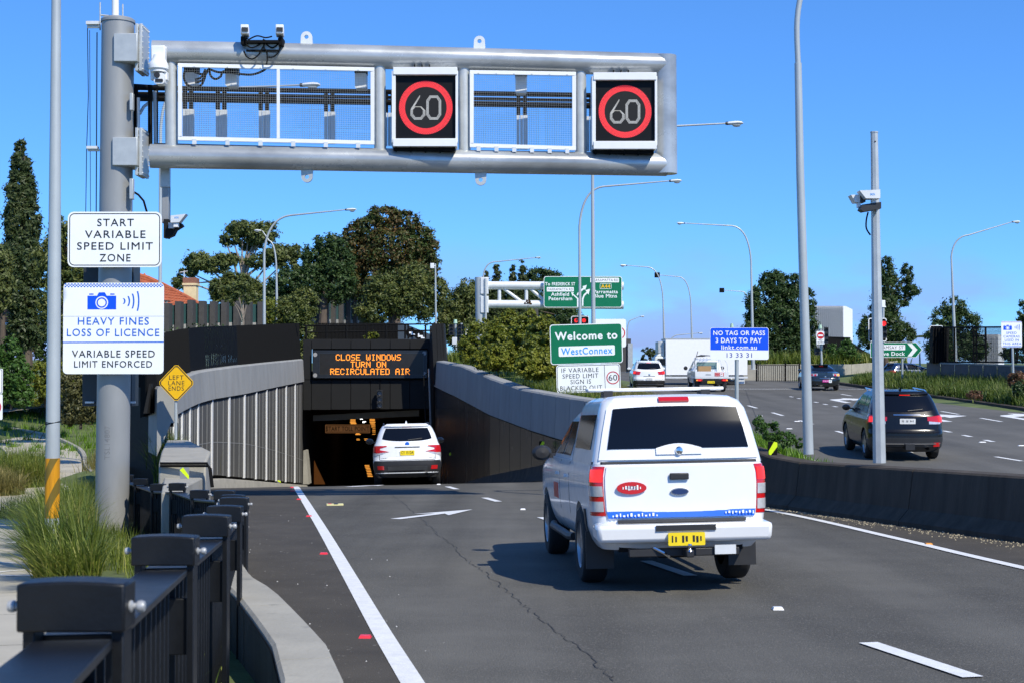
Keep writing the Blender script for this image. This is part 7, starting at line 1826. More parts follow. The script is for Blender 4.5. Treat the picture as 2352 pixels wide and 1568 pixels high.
grass_bed('ground_cover', 'dense low grass where the path bends behind the gantry post', [(-12, 33), (-9, 29), (-8.2, 33), (-10.2, 44), (-12, 44)], lambda x, d: zleft(d), 6000, .7, .016, .7, 'grass', 'grass')
gr = lambda x, d: g_right(x, d)
vs_pts = [(xr(d) + .85, d) for d in (36, 42, 48, 54, 62, 72)] + [(7.0, 80), (7.1, 60), (7.1, 46), (6.9, 40), (5.2, 36)]
grass_bed('ground_cover', 'long strappy grass covering the verge below the shrubs and signs', vs_pts, lambda x, d: gr(x, d) - .12, 24000, .52, .022, .75, 'grass')
grass_bed('ground_cover', 'dry seeding grass on the right half of the verge', [(3, 42), (6.9, 42), (7.1, 70), (4.5, 66), (2.5, 50)], gr, 7000, .5, .018, .6, 'grass_dry')
grass_bed('ground_cover', 'low leafy weeds on the narrow median behind the barrier', [(xr(d) + .75, d) for d in (26.5, 30, 35, 38)] + [(6.4, 40), (7.1, 36), (7.15, 30), (6.9, 27)], gr, 5000, .38, .03, .7, 'lawn', 'weeds')
zpl = lambda x, d: zsurf(d) + .12 + min(max(x - 21.4, 0) * .12, .7)
grass_bed('ground_cover', 'deep green strappy planting on the right below the retaining wall', [(21.5, 60), (21.5, 92), (24, 94), (27, 80), (27, 66), (24.5, 60)], zpl, 24000, .72, .045, .9, 'deep')
grass_bed('ground_cover', 'olive shrubby undergrowth at the foot of the right planting', [(21.4, 59), (21.5, 82), (22.8, 80), (23.5, 60)], zpl, 5000, .4, .04, .7, 'deep')
grass_bed('ground_cover', 'spiky leaved planting on top of the far concrete wall', [(ax(1730, 106), 105), (ax(2060, 110), 109), (ax(2060, 116), 115), (ax(1730, 112), 111)], lambda x, d: az(842, d), 5000, 1.3, .07, .6, 'grass')
grass_bed('ground_cover', 'patch of bright lawn at the foot of the far concrete wall', [(ax(1962, 100), 100), (ax(2000, 100), 100), (ax(2005, 107), 107), (ax(1962, 107), 107)], lambda x, d: zsurf(d) + .1, 1500, .25, .05, .4, 'lawn', 'lawn')
grass_bed('ground_cover', 'rough grass behind the portal wing at the foot of the signals', [(-3.6, 79), (-1.5, 76), (-.5, 84), (-2, 96), (-4.5, 96)], lambda x, d: az(832, 85), 2500, .8, .05, .6, 'grass')
tree('shrub', 'sprig of yellow green leaves poking above the portal fascia', 'shrub', 79, (855, 782), (855, 772), [(853, 772, 17, 8), (860, 768, 8, 9)], 700, .14, 'shrub', r0=.03, limbs=3)
tree('shrub', 'leafy bush at the lamp foot on the median beside the white ute', 'shrub', 29, (1800, 1030), (1800, 1010), [(1805, 1008, 28, 18), (1770, 990, 24, 24), (1835, 1015, 14, 14), (1745, 975, 18, 22)], 2600, .06, 'bright', r0=.015, limbs=4)
# kerb at the right planting
K = MB(); rws = []
for d in range(56, 96, 2): rws.append([(21.0, d, zsurf(d) - .1), (21.0, d, zsurf(d) + .17), (21.28, d, zsurf(d) + .18), (21.3, d, zsurf(d) - .1)])
struct('kerb', K.grid(rws), M['concrete_dark'])
K = MB(); rws = []
for d in range(20, 90, 2): rws.append([(xsl(d) - .16, d, zsurf(d) - .1), (xsl(d) - .16, d, zsurf(d) + .15), (xsl(d), d, zsurf(d) + .15), (xsl(d), d, zsurf(d) - .05)])
struct('kerb', K.grid(rws), M['concrete'])
# ================================================================== VEHICLES
class Body:
    """stack of rounded plan outlines: keys (z, y_rear, y_front, half width, corner radius, rear bow, front bow)"""
    def __init__(s, keys): s.k = np.array(keys, float)
    def par(s, z): return [float(np.interp(z, s.k[:, 0], s.k[:, i])) for i in range(1, 7)]
    def flat(s, z): p = s.par(z); return p[2] - p[3]
    def point(s, q, z):
        """q: metres along the outline from the middle of the tail, positive to the right"""
        yr, yf, w, r, br, bf = s.par(z); sg = 1 if q >= 0 else -1; q = abs(q); a = w - r; arc = math.pi * r / 2; side = (yf - yr) - 2 * r
        if q <= a: x, y = q, yr
        elif q <= a + arc: t = (q - a) / r; x, y = a + r * math.sin(t), yr + r - r * math.cos(t)
        elif q <= a + arc + side: x, y = w, yr + r + (q - a - arc)
        elif q <= a + 2 * arc + side: t = (q - a - arc - side) / r; x, y = a + r * math.cos(t), yf - r + r * math.sin(t)
        else: x, y = max(0, a - (q - a - 2 * arc - side)), yf
        ym = (yr + yf) / 2; fr = max(0, min(1, (ym - y) / (ym - yr))) if y < ym else 0; ff = max(0, (y - ym) / (yf - ym)) if y > ym else 0
        y += br * (x / w) ** 2 * fr - bf * (x / w) ** 2 * ff
        return Vector((sg * x, y, z))
    def total(s, z): yr, yf, w, r, _, _ = s.par(z); return 2 * (w - r) + math.pi * r + (yf - yr) - 2 * r
    def q_side(s, y, z): yr, yf, w, r, _, _ = s.par(z); return (w - r) + math.pi * r / 2 + (y - yr - r)
    def q_rear(s, u, z): yr, yf, w, r, _, _ = s.par(z); return u * (w - .43 * r)
    def loft(s, zs, n=14):
        rows = []
        for z in zs:
            yr, yf, w, r, _, _ = s.par(z); a = w - r; arc = math.pi * r / 2; side = (yf - yr) - 2 * r; qs = [a * k / 5 for k in range(6)] + [a + arc * k / 5 for k in range(1, 6)] + [a + arc + side * k / n for k in range(1, n + 1)] + [a + arc + side + arc * k / 5 for k in range(1, 6)] + [a + 2 * arc + side + a * k / 4 for k in range(1, 5)]
            half = [s.point(q, z) for q in qs]; rows.append(half + [Vector((-p.x, p.y, p.z)) for p in half[-2:0:-1]])
        mb = MB().grid(rows, True); m = len(rows[0]); mb.f.append(tuple(range(m - 1, -1, -1))); mb.m.append(0); L = (len(rows) - 1) * m; mb.f.append(tuple(L + k for k in range(m))); mb.m.append(0); return mb
    def patch(s, qf, z0, z1, off, nu=8, nv=6, skirt=.02):
        """raised panel over the surface; qf(u, z) gives the outline distance for u in 0..1; z0, z1 numbers or functions of u"""
        Z0 = z0 if callable(z0) else (lambda u: z0); Z1 = z1 if callable(z1) else (lambda u: z1); rows = []
        for j in range(nv + 1):
            row = []
            for i in range(nu + 1):
                u = i / nu; z = lerp(Z0(u), Z1(u), j / nv); q = qf(u, z); p = s.point(q, z); e = .02
                tu = s.point(q + e, z) - s.point(q - e, z); tv = s.point(qf(u, z + e), z + e) - s.point(qf(u, z - e), z - e); n = tu.cross(tv)
                n = n.normalized() if n.length > 1e-9 else Vector((0, -1, 0))
                row.append((p, n))
            rows.append(row)
        g = [[p + n * off for p, n in r_] for r_ in rows]; h = [[p - n * skirt for p, n in r_] for r_ in rows]
        mb = MB().grid(g); loop = [(0, i) for i in range(nu)] + [(j, nu) for j in range(nv)] + [(nv, i) for i in range(nu, 0, -1)] + [(j, 0) for j in range(nv, 0, -1)]
        mb.grid([[g[j][i] for j, i in loop], [h[j][i] for j, i in loop]], True); return mb
def wheel(root, x, y, r_=.36, w=.23):
    prof = [(r_ * .62, -w / 2), (r_ * .9, -w / 2), (r_ * .97, -w * .42), (r_, -w * .3), (r_, w * .3), (r_ * .97, w * .42), (r_ * .9, w / 2), (r_ * .62, w / 2)]
    t = obj('wheel', MB().lathe(prof, (x, y, r_), 'x', 36), M['rubber'], root, local=True)
    s = 1 if x > 0 else -1; b = MB().lathe([(0, s * w * .36), (r_ * .16, s * w * .40), (r_ * .2, s * w * .3), (r_ * .55, s * w * .33), (r_ * .62, s * w * .48), (r_ * .66, s * w * .45)], (x, y, r_), 'x', 30); obj('rim', b, M['alloy'], t, local=True)
    b = MB()
    for k in range(5):
        a = 2 * math.pi * k / 5; c, sn = math.cos(a), math.sin(a); P = []
        for rr, hw_ in ((r_ * .15, .05), (r_ * .6, .035)):
            for e in (-1, 1): P.append((c * rr - sn * hw_ * e, sn * rr + c * hw_ * e))
        xx = x + s * w * .42; b.add([(xx, y + p[0], r_ + p[1]) for p in (P[0], P[1], P[3], P[2])] + [(xx - s * .05, y + p[0], r_ + p[1]) for p in (P[0], P[1], P[3], P[2])], [(0, 1, 2, 3), (0, 4, 5, 1), (1, 5, 6, 2), (2, 6, 7, 3), (3, 7, 4, 0)])
    obj('spoke', b, M['alloy'], t, local=True, kind='stuff', smooth=False)
def cut_arches(o, ys, r_, w):
    for y in ys:
        for s in (-1, 1):
            c = MB().tube([(s * (w - .32), y, r_), (s * (w + .3), y, r_)], r_ * 1.13, 28); me = bpy.data.meshes.new('arch_cut'); me.from_pydata(c.v, [], c.f); co = bpy.data.objects.new('arch_cut', me); COL.objects.link(co); co.matrix_world = o.matrix_world.copy()
            m = o.modifiers.new('arch', 'BOOLEAN'); m.operation = 'DIFFERENCE'; m.object = co; m.solver = 'EXACT'
            o.parent, par = None, o.parent; o.matrix_world = Matrix(); co.matrix_world = Matrix()
            bpy.context.view_layer.update(); nm = bpy.data.meshes.new_from_object(o.evaluated_get(bpy.context.evaluated_depsgraph_get())); o.modifiers.clear(); old = o.data; o.data = nm; nm.name = old.name; o.parent = par
            bpy.data.objects.remove(co); bpy.data.meshes.remove(me)
    me = o.data; me.polygons.foreach_set('use_smooth', [True] * len(me.polygons)); me.set_sharp_from_angle(angle=R(32))
def smear(root, x0, x1, z0, z1, y, m, parent=None):
    """characters too blurred to read in the photograph: short uneven dark strokes"""
    b = MB(); n = 9; rg = random.Random(int(abs(x0 * 1000)) + n)
    for k in range(n):
        if k in (2, 5): continue
        x = lerp(x0, x1, (k + .5) / n); h = (z1 - z0) * rg.uniform(.6, 1)
        b.box((x, y, (z0 + z1) / 2 + rg.uniform(-.006, .006)), ((x1 - x0) / n * rg.uniform(.35, .7), .002, h))
    return obj('blurred_lettering', b, m, parent or root, local=True, smooth=False)
def vtext(root, s, x0, x1, z0, z1, y, m, bold=0.0, parent=None):
    b = MB(); text_mb(b, s, x0, x1, z0, z1, y, bold); return obj('lettering', b, m, parent or root, local=True, smooth=False)
def place(root, pos, yaw, pitch=0.0, roll=0.0): root.location = pos; root.rotation_mode = 'XYZ'; root.rotation_euler = (pitch, roll, yaw)

def wagon(label, S, paint, P, lights='wide', detail=2):
    """five-door car seen from behind; S: scale dict, P: options"""
    r_ = thing(P.get('name', 'station_wagon'), label, 'car'); L2, W, H = S['L'] / 2, S['W'] / 2, S['H']; bel = S.get('belt', .66) * H
    sed = P.get('sedan', False)
    keys = [(.22, -L2 + .22, L2 - .25, W - .12, .22, .10, .18), (.34, -L2 + .05, L2 - .06, W - .04, .26, .14, .22), (.55, -L2, L2, W, .28, .16, .26), (bel * .62, -L2 + .01, L2 - .02, W + .0, .27, .16, .28),
            (bel * .70, -L2 + .08, L2 - .10, W, .26, .16, .3), (bel * .88, -L2 + .12, L2 - .40, W - .01, .25, .15, .3)]
    if sed: keys += [(bel, -L2 + .13, L2 - 1.1, W - .05, .25, .13, .25), (bel + .02, -L2 + .30, L2 - 1.2, W - .09, .2, .12, .22), (bel + .05, -L2 + .62, L2 - 1.3, W - .12, .18, .1, .2), (bel + .22, -L2 + .98, L2 - 1.62, W - .20, .18, .1, .2), (H - .10, -L2 + 1.38, L2 - 2.0, W - .29, .2, .1, .2), (H - .03, -L2 + 1.6, L2 - 2.2, W - .37, .25, .12, .2), (H, -L2 + 1.95, L2 - 2.5, W - .5, .25, .1, .1)]
    else: keys += [(bel - .02, -L2 + .14, L2 - 1.0, W - .03, .24, .14, .25), (bel + .03, -L2 + .17, L2 - 1.2, W - .06, .23, .14, .22), (lerp(bel, H, .5), -L2 + .34, L2 - 1.75, W - .14, .22, .13, .2), (H - .13, -L2 + .46, L2 - 2.15, W - .21, .22, .12, .2), (H - .06, -L2 + .50, L2 - 2.3, W - .26, .26, .12, .2), (H - .02, -L2 + .70, L2 - 2.5, W - .36, .3, .12, .15), (H, -L2 + 1.0, L2 - 2.7, W - .5, .25, .1, .1)]
    B = Body(keys); zs = sorted(set([k[0] for k in keys] + list(np.linspace(.22, H, 22))))
    body = obj('body', B.loft(zs), paint, r_, local=True)
    cut_arches(body, (-S['wb'] / 2 + S.get('sh', 0), S['wb'] / 2 + S.get('sh', 0)), S['wr'], W)
    for y in (-S['wb'] / 2 + S.get('sh', 0), S['wb'] / 2 + S.get('sh', 0)):
        for s in (-1, 1): wheel(r_, s * (W - .125), y, S['wr'], .22)
    # dark plastic lower bumper
    bz = P.get('bumper', .58)
    if not sed or P.get('bumper'):
        obj('bumper', B.patch(lambda u, z: lerp(-1, 1, u) * (B.q_side(-L2 + .62, z)), .23, lambda u: bz - .10 * (1 - min(1, abs(2 * u - 1) / .32)) ** 2 * 0 + (.07 if abs(2 * u - 1) < .70 else .0) * P.get('step', 1), .012, 40, 5), P.get('bm', M['plastic']), r_, local=True)
    obj('underbody', MB().box((0, 0, .27), (W * 1.7, L2 * 1.8, .10)), M['dark'], r_, local=True)
    # glass
    g0, g1 = (bel + .09, H - .13) if not sed else (bel + .075, H - .10)
    gw = P.get('glass_w', .93)
    wn_ = obj('rear_window', B.patch(lambda u, z: B.q_rear(lerp(-gw, gw, u), z), lambda u: g0 + P.get('gcurve', .05) * (abs(2 * u - 1)) ** 3, g1, .006, 16, 6), P.get('glass', M['glass']), r_, local=True)
    for s in (-1, 1):
        for y0, y1 in (((-L2 + .75, -L2 + 1.35), (-L2 + 1.45, -L2 + 2.3), (-L2 + 2.4, L2 - 1.95)) if not sed else ((-L2 + 1.5, -L2 + 2.1), (-L2 + 2.2, L2 - 2.05))):
            zt = lerp(bel, H, .78)
            def qf(u, z, y0=y0, y1=y1, s=s):
                fr = (z - bel) / (H - bel); return s * B.q_side(lerp(y0 + (.18 if y0 < -L2 + .8 else .0) * fr, y1 - (.35 if y1 > L2 - 2.1 else 0) * fr, u if s > 0 else 1 - u), z)
            obj('side_window', B.patch(qf, bel + .06, zt, .005, 6, 4, .01), M['glass'], r_, local=True)
        # mirror
        mx = s * (W + .10); b = MB(); b.lathe([(0, -.06), (.055, -.05), (.075, 0), (.07, .05), (0, .06)], (0, 0, 0), 'y', 14)
        b.v = [(mx + v[0] * 1.5, L2 - 1.75 + v[1], bel + .08 + v[2] * 1.1) for v in b.v]; b.box((s * (W - .0), L2 - 1.72, bel + .05), (.16, .05, .04)); obj('wing_mirror', b, P.get('mm', paint), r_, local=True)
        # lamps
        lit = M['red_lit'] if P.get('brake') else M['red_lens']
        if lights == 'wide':
            za, zb = bel * .86, bel * 1.0
            tl = obj('tail_lamp', B.patch(lambda u, z, s=s: s * B.q_rear(lerp(.62, 1.45, u if s > 0 else 1 - u), z), lambda u, s=s: lerp(za + .03, za - .06, (u if s > 0 else 1 - u)), lambda u, s=s: lerp(zb - .03, zb + .03, (u if s > 0 else 1 - u)), .012, 10, 4), M['red_lens'], r_, local=True)
            obj('lit_bulb', B.patch(lambda u, z, s=s: s * B.q_rear(lerp(.98, 1.18, u if s > 0 else 1 - u), z), za - .0, zb - .03, .017, 4, 3), lit, tl, local=True)
            obj('reversing_lens', B.patch(lambda u, z, s=s: s * B.q_rear(lerp(.66, 1.05, u if s > 0 else 1 - u), z), za - .05, lambda u, s=s: za + .02 - .03 * (u if s > 0 else 1 - u), .014, 6, 2), M['clear_lens'] if P.get('clear', True) else M['red_lens'], tl, local=True)
        elif lights == 'c':
            za, zb = bel * .80, bel * .975
            tl = obj('tail_lamp', B.patch(lambda u, z, s=s: s * B.q_rear(lerp(.92, 1.5, u if s > 0 else 1 - u), z), za, zb, .012, 8, 4), M['red_lens'], r_, local=True)
            obj('lamp_arm', B.patch(lambda u, z, s=s: s * B.q_rear(lerp(.70, .95, u if s > 0 else 1 - u), z), lambda u, s=s: lerp(zb - .02, zb - .07, (u if s > 0 else 1 - u)), lambda u: zb, .012, 6, 3), M['red_lens'], tl, local=True)
            obj('lamp_arm', B.patch(lambda u, z, s=s: s * B.q_rear(lerp(.62, .95, u if s > 0 else 1 - u), z), lambda u, s=s: lerp(za + .03, za + .01, (u if s > 0 else 1 - u)), lambda u, s=s: lerp(za + .035, za + .09, (u if s > 0 else 1 - u)), .012, 6, 3), M['red_lens'], tl, local=True)
            obj('reversing_lens', B.patch(lambda u, z, s=s: s * B.q_rear(lerp(.72, 1.3, u if s > 0 else 1 - u), z), lambda u, s=s: lerp(za, za - .11, (u if s > 0 else 1 - u)), lambda u: za, .010, 6, 3), M['clear_lens'], tl, local=True)
            obj('lit_bulb', B.patch(lambda u, z, s=s: s * B.q_rear(lerp(1.05, 1.22, u if s > 0 else 1 - u), z), za + .03, zb - .04, .018, 3, 3), lit, tl, local=True)
        elif lights == 'sedan':
            za, zb = bel * .80, bel * .96
            tl = obj('tail_lamp', B.patch(lambda u, z, s=s: s * B.q_rear(lerp(.58, 1.4, u if s > 0 else 1 - u), z), lambda u, s=s: lerp(za + .04, za - .02, (u if s > 0 else 1 - u)), zb, .012, 10, 3), M['clear_lens'], r_, local=True)
            for u0, u1 in ((.66, .82), (.90, 1.12)): obj('lit_bulb', B.patch(lambda u, z, s=s, u0=u0, u1=u1: s * B.q_rear(lerp(u0, u1, u if s > 0 else 1 - u), z), za + .03, zb - .03, .017, 3, 3), (M['amber_lit'] if s > 0 and u0 > .8 else M['red_lens']), tl, local=True)
        # reflectors in the bumper
        if P.get('reflector', True): obj('reflector', B.patch(lambda u, z, s=s: s * B.q_rear(lerp(.80, 1.02, u if s > 0 else 1 - u), z), bz - .16, bz - .06, .022, 4, 2), M['red_lens'], r_, local=True)
        # roof rails
        if P.get('rails'):
            yy = [-L2 + .75, -L2 + 1.0, 0, L2 - 2.5, L2 - 2.75]; obj('roof_rail', MB().tube([(s * (W - .30), y, H + dz) for y, dz in zip(yy, (-.08, .005, .015, .0, -.06))], .017, 8), P.get('railm', M['plastic']), r_, local=True)
    obj('high_brake_lamp', B.patch(lambda u, z: B.q_rear(lerp(-.22, .22, u), z), H - .105, H - .07, .02, 6, 2), M['red_lit'] if P.get('brake') else M['red_lens'], r_, local=True)
    if not sed:
        obj('spoiler', B.patch(lambda u, z: B.q_rear(lerp(-1.02, 1.02, u), z), H - .10, H - .055, .05, 14, 2), P.get('spm', paint), r_, local=True)
        obj('wiper', MB().tube([B.point(.02, g0 + .03) + Vector((0, -.02, 0)), B.point(.40, g0 + .07) + Vector((0, -.02, 0))], .012, 6), M['plastic'], r_, local=True)
    # number plate, badge, handle, shut lines
    yrp = B.point(0, bel * .72).y; pz = P.get('plate_z', bel * .80); py_ = B.point(0, pz).y - .015
    pl = obj('number_plate', MB().prism(rrect(-.19, .19, pz - .065, pz + .065, .012), py_ - .012, py_), P['plate'], r_, local=True)
    if P.get('ptext'): vtext(r_, P['ptext'], -.16, .16, pz - .03, pz + .045, py_ - .014, P.get('pcol', M['sign_black']), .01, pl)
    else: smear(r_, -.15, .15, pz - .025, pz + .035, py_ - .014, P.get('pcol', M['sign_black']), pl)
    obj('plate_surround', B.patch(lambda u, z: lerp(-.30, .30, u), pz - .09, pz + .10, .003, 6, 2), P.get('surround', paint), r_, local=True)
    hb = pz + .14; obj('handle_strip', B.patch(lambda u, z: lerp(-.33, .33, u), hb, hb + .022, .012, 8, 1), P.get('strip', M['plastic']), r_, local=True)
    if P.get('badge'): obj('badge', MB().lathe([(0, -.012), (.05, -.010), (.06, 0)], (0, 0, 0), 'y', 20), P['badge'], r_, local=True).location = (0, B.point(0, hb + .09).y - .005, hb + .09)
    for s in (-1, 1): obj('shut_line', B.patch(lambda u, z, s=s: s * (B.q_rear(.93, z) + u * .012), bz + .1, bel - .02, .0025, 1, 6, .004), M['dark'], r_, local=True)
    obj('shut_line', B.patch(lambda u, z: B.q_rear(lerp(-.93, .93, u), z), bz + .085, bz + .097, .0025, 20, 1, .004), M['dark'], r_, local=True)
    ex = obj('exhaust', MB().lathe([(.045, 0), (.045, .18), (.036, .18), (.036, 0)], (0, 0, 0), 'y', 16), M['chrome'], r_, local=True); ex.location = (P.get('ex', .45), -L2 - .0, .32)
    if not sed and detail > 1: obj('aerial_fin', MB().hexa([(-.03, -L2 + 1.0, H - .01), (.03, -L2 + 1.0, H - .01), (.03, -L2 + 1.2, H), (-.03, -L2 + 1.2, H), (-.012, -L2 + .98, H + .07), (.012, -L2 + .98, H + .07), (.01, -L2 + 1.05, H + .06), (-.01, -L2 + 1.05, H + .06)]), paint, r_, local=True)
    # a pale front screen so the cabin reads through from behind
    return r_, B
# -- white wagon entering the ramp
v, B = wagon('white station wagon with yellow plate driving down into the tunnel', dict(L=4.62, W=1.815, H=1.66, wb=2.67, wr=.36, belt=.66), M['car_white'], dict(name='station_wagon', plate=M['plate_yellow'], ptext='CY 15 DA', badge=M['sign_blue2'], rails=True, bumper=.60, gcurve=.06, ex=.50, brake=False, mm=M['car_black']), 'c')
vtext(v, 'SUBARU', -.72, -.52, .735, .76, B.point(.6, .75).y - .02, M['sign_black'], .01); vtext(v, 'FORESTER', .50, .76, .735, .76, B.point(.6, .75).y - .02, M['sign_black'], .01)
obj('bumper_insert', B.patch(lambda u, z: lerp(-.52, .52, u), .42, .52, .03, 10, 2), mat('silver_trim', (.05, .052, .055), .4, .2), v, local=True)
sl = 2.31
d_ = 40.2; px_ = 931
c = at(px_, 1108, d_); place(v, (c.x, d_ + .3, zramp(c.x, d_ - .4)), R(5.5), R(-2.2), R(-1.0))
# -- white car stopped at the junction
v, B = wagon('white hatchback waiting at the junction beside the grassy verge', dict(L=4.6, W=1.845, H=1.68, wb=2.66, wr=.36, belt=.66), M['car_white'], dict(name='hatchback', plate=mat('plate_white', (.75, .75, .72), .4), rails=True, railm=M['galv_light'], bumper=.50, brake=True, reflector=False, plate_z=.66, badge=M['chrome'], clear=False), 'wide')
d_ = 82.5; c = at(1494, 890, d_); place(v, (c.x, d_ + 2.3, zsurf(d_ + 2.3) + .02), R(-1.5), R(1.5))
# -- black wagon on the surface road
v, B = wagon('black station wagon passing behind the camera post on the surface road', dict(L=4.69, W=1.83, H=1.71, wb=2.7, wr=.37, belt=.65), M['car_black'], dict(name='station_wagon', plate=mat('plate_white', (.75, .75, .72), .4), rails=True, railm=M['chrome'], bumper=.52, bm=mat('bumper_grey', (.03, .032, .035), .4), plate_z=.98, strip=M['chrome'], brake=True, glass=M['glass']), 'wide')
obj('chrome_strip', B.patch(lambda u, z: lerp(-.80, .80, u), .42, .45, .03, 10, 1), M['chrome'], v, local=True); obj('tow_hitch', MB().box((.02, -2.36, .36), (.22, .2, .14)), M['plastic'], v, local=True)
obj('gloss_crease', B.patch(lambda u, z: lerp(-.78, .78, u), .70, .735, .02, 12, 2), M['car_black'], v, local=True)
d_ = 35.4; c = at(2088, 1048, d_); place(v, (c.x + .12, d_ + 2.3, zsurf(d_ + 2.3) + .015), R(-3.5), R(1.5))
# -- dark sedan at the far side
v, B = wagon('dark grey green sedan with pink plate in front of the far concrete wall', dict(L=4.5, W=1.76, H=1.46, wb=2.64, wr=.33, belt=.70), M['car_grey'], dict(name='sedan', sedan=True, plate=M['plate_pink'], pcol=M['sign_white'], plate_z=.56, bumper=0, badge=M['chrome'], strip=M['chrome'], reflector=False, ex=-.5, gcurve=.03), 'sedan')
B2 = obj('learner_plate', MB().box((.25, -2.27, .55), (.17, .012, .17)), M['sign_white'], v, local=True); vtext(v, 'P', .215, .285, .505, .60, -2.279, mat('p_plate_green', (.02, .35, .25), .4), .02, B2)
d_ = 82.0; c = at(1898, 900, d_); place(v, (c.x, d_ + 2.2, zsurf(d_ + 2.2) + .02), R(-1), R(1.5))
# -- blue car hidden behind the planting: only the roof shows
v, B = wagon('dark blue car with only its roof showing over the right planting', dict(L=4.5, W=1.8, H=1.5, wb=2.64, wr=.34, belt=.66), M['car_blue'], dict(name='hatchback', plate=M['plate_yellow'], bumper=.5, reflector=False), 'wide', 1)
d_ = 97; c = at(2098, 833, d_); place(v, (c.x, d_, c.z - 1.5), R(-80))

# -- the white ute in front
UT = thing('utility_vehicle', 'big white ute with canopy and yellow plate in the near lane', 'ute')
UL, UW = 5.3, .925
UB = Body([(.42, -2.50, 2.45, .80, .18, .04, .2), (.50, -2.58, 2.55, .86, .2, .05, .25), (.62, -2.60, 2.62, .90, .2, .05, .3), (.80, -2.56, 2.62, .92, .14, .03, .3), (1.05, -2.55, 2.50, .925, .12, .03, .3), (1.16, -2.54, 2.35, .92, .12, .03, .3), (1.22, -2.54, 1.9, .91, .12, .03, .3), (1.26, -2.53, 1.55, .89, .12, .03, .25)])
body = obj('body', UB.loft(list(np.linspace(.42, 1.26, 13))), M['car_white'], UT, local=True); cut_arches(body, (-1.48, 1.74), .40, UW)
for y in (-1.48, 1.74):
    for s in (-1, 1): wheel(UT, s * (UW - .135), y, .40, .27)
CBd = Body([(1.22, -.72, 1.55, .88, .15, .02, .2), (1.30, -.70, 1.35, .86, .15, .02, .2), (1.50, -.64, .98, .79, .15, .02, .2), (1.70, -.56, .62, .72, .16, .02, .2), (1.78, -.5, .42, .66, .2, .02, .15), (1.82, -.3, .2, .5, .2, .02, .1)])
cabn = obj('cab', CBd.loft([1.22, 1.3, 1.4, 1.5, 1.6, 1.7, 1.75, 1.78, 1.82]), M['car_white'], UT, local=True)
for s in (-1, 1):
    for y0, y1 in ((-.42, .22), (.30, 1.05)):
        obj('side_window', CBd.patch(lambda u, z, s=s, y0=y0, y1=y1: s * CBd.q_side(lerp(y0, y1 - (.42 if y1 > 1 else 0) * (z - 1.3) / .4, u if s > 0 else 1 - u), z), 1.30, 1.68, .006, 6, 4, .01), M['glass'], UT, local=True)
    b = MB().lathe([(0, -.07), (.07, -.06), (.10, 0), (.09, .06), (0, .07)], (0, 0, 0), 'y', 16); b.v = [(s * 1.04 + q[0] * 1.3, 1.12 + q[1], 1.30 + q[2] * .95) for q in b.v]; b.box((s * .93, 1.14, 1.26), (.2, .06, .05)); obj('wing_mirror', b, M['plastic'], UT, local=True)
    obj('door_line', UB.patch(lambda u, z, s=s: s * (UB.q_side(-.66, z) + u * .012), .55, 1.24, .002, 1, 5, .004), M['dark'], UT, local=True); obj('door_line', UB.patch(lambda u, z, s=s: s * (UB.q_side(.26, z) + u * .012), .55, 1.24, .002, 1, 5, .004), M['dark'], UT, local=True)
    for yy in (-.42, .48): obj('door_handle', UB.patch(lambda u, z, s=s, yy=yy: s * UB.q_side(lerp(yy, yy + .17, u if s > 0 else 1 - u), z), 1.06, 1.09, .03, 4, 1), M['car_white'], UT, local=True)
    obj('side_step', MB().tube([(s * .90, -.85, .43), (s * .93, -.7, .42), (s * .93, .95, .42), (s * .90, 1.1, .43)], .045, 8), M['plastic'], UT, local=True)
    obj('arch_flare', UB.patch(lambda u, z, s=s: s * UB.q_side(lerp(-2.02, -1.92, u if s > 0 else 1 - u), z), .50, .80, .015, 2, 4, .01), M['plastic'], UT, local=True)
    ms_ = Body([(.8, 0, 1, 1, .1, 0, 0), (1, 0, 1, 1, .1, 0, 0)])
    obj('door_emblem', UB.patch(lambda u, z, s=s: s * UB.q_side(lerp(.45, .95, u if s > 0 else 1 - u), z), .78, .96, .004, 4, 2, .003), M['sign_red'], UT, local=True)
    # tall tail lamps
    tl = obj('tail_lamp', UB.patch(lambda u, z, s=s: s * UB.q_rear(lerp(.925, 1.22, u if s > 0 else 1 - u), z), .76, 1.24, .006, 6, 6), M['red_lens'], UT, local=True)
    obj('reversing_lens', UB.patch(lambda u, z, s=s: s * UB.q_rear(lerp(.935, 1.16, u if s > 0 else 1 - u), z), .80, .90, .011, 4, 3), M['clear_lens'], tl, local=True)
    obj('indicator_lens', UB.patch(lambda u, z, s=s: s * UB.q_rear(lerp(.935, 1.16, u if s > 0 else 1 - u), z), .95, 1.05, .011, 4, 3), M['clear_lens'], tl, local=True)
    obj('lit_bulb', UB.patch(lambda u, z, s=s: s * UB.q_rear(lerp(.94, 1.12, u if s > 0 else 1 - u), z), 1.09, 1.21, .011, 4, 3), M['red_lit'], tl, local=True)
    obj('mud_flap', MB().box((s * (UW - .15), -1.98, .38), (.30, .02, .38)), M['plastic'], UT, local=True)
tg = obj('tailgate', UB.patch(lambda u, z: UB.q_rear(lerp(-.905, .905, u), z), .73, 1.235, .018, 12, 5), M['car_white'], UT, local=True)
obj('blue_stripe', UB.patch(lambda u, z: UB.q_rear(lerp(-.905, .905, u), z), .732, .80, .021, 12, 1, .004), M['sign_blue2'], tg, local=True)
obj('step_pad', UB.patch(lambda u, z: UB.q_rear(lerp(-.80, .80, u), z), .685, .715, .035, 12, 1), M['plastic'], UT, local=True)
yb = -2.60
sc = MB()
for k in range(13): sc.box((-.72 + k * .038, -2.593, .764 + .005 * (k % 3 - 1)), (.012 + .009 * (k % 2), .006, .016 + .008 * (k % 3)))
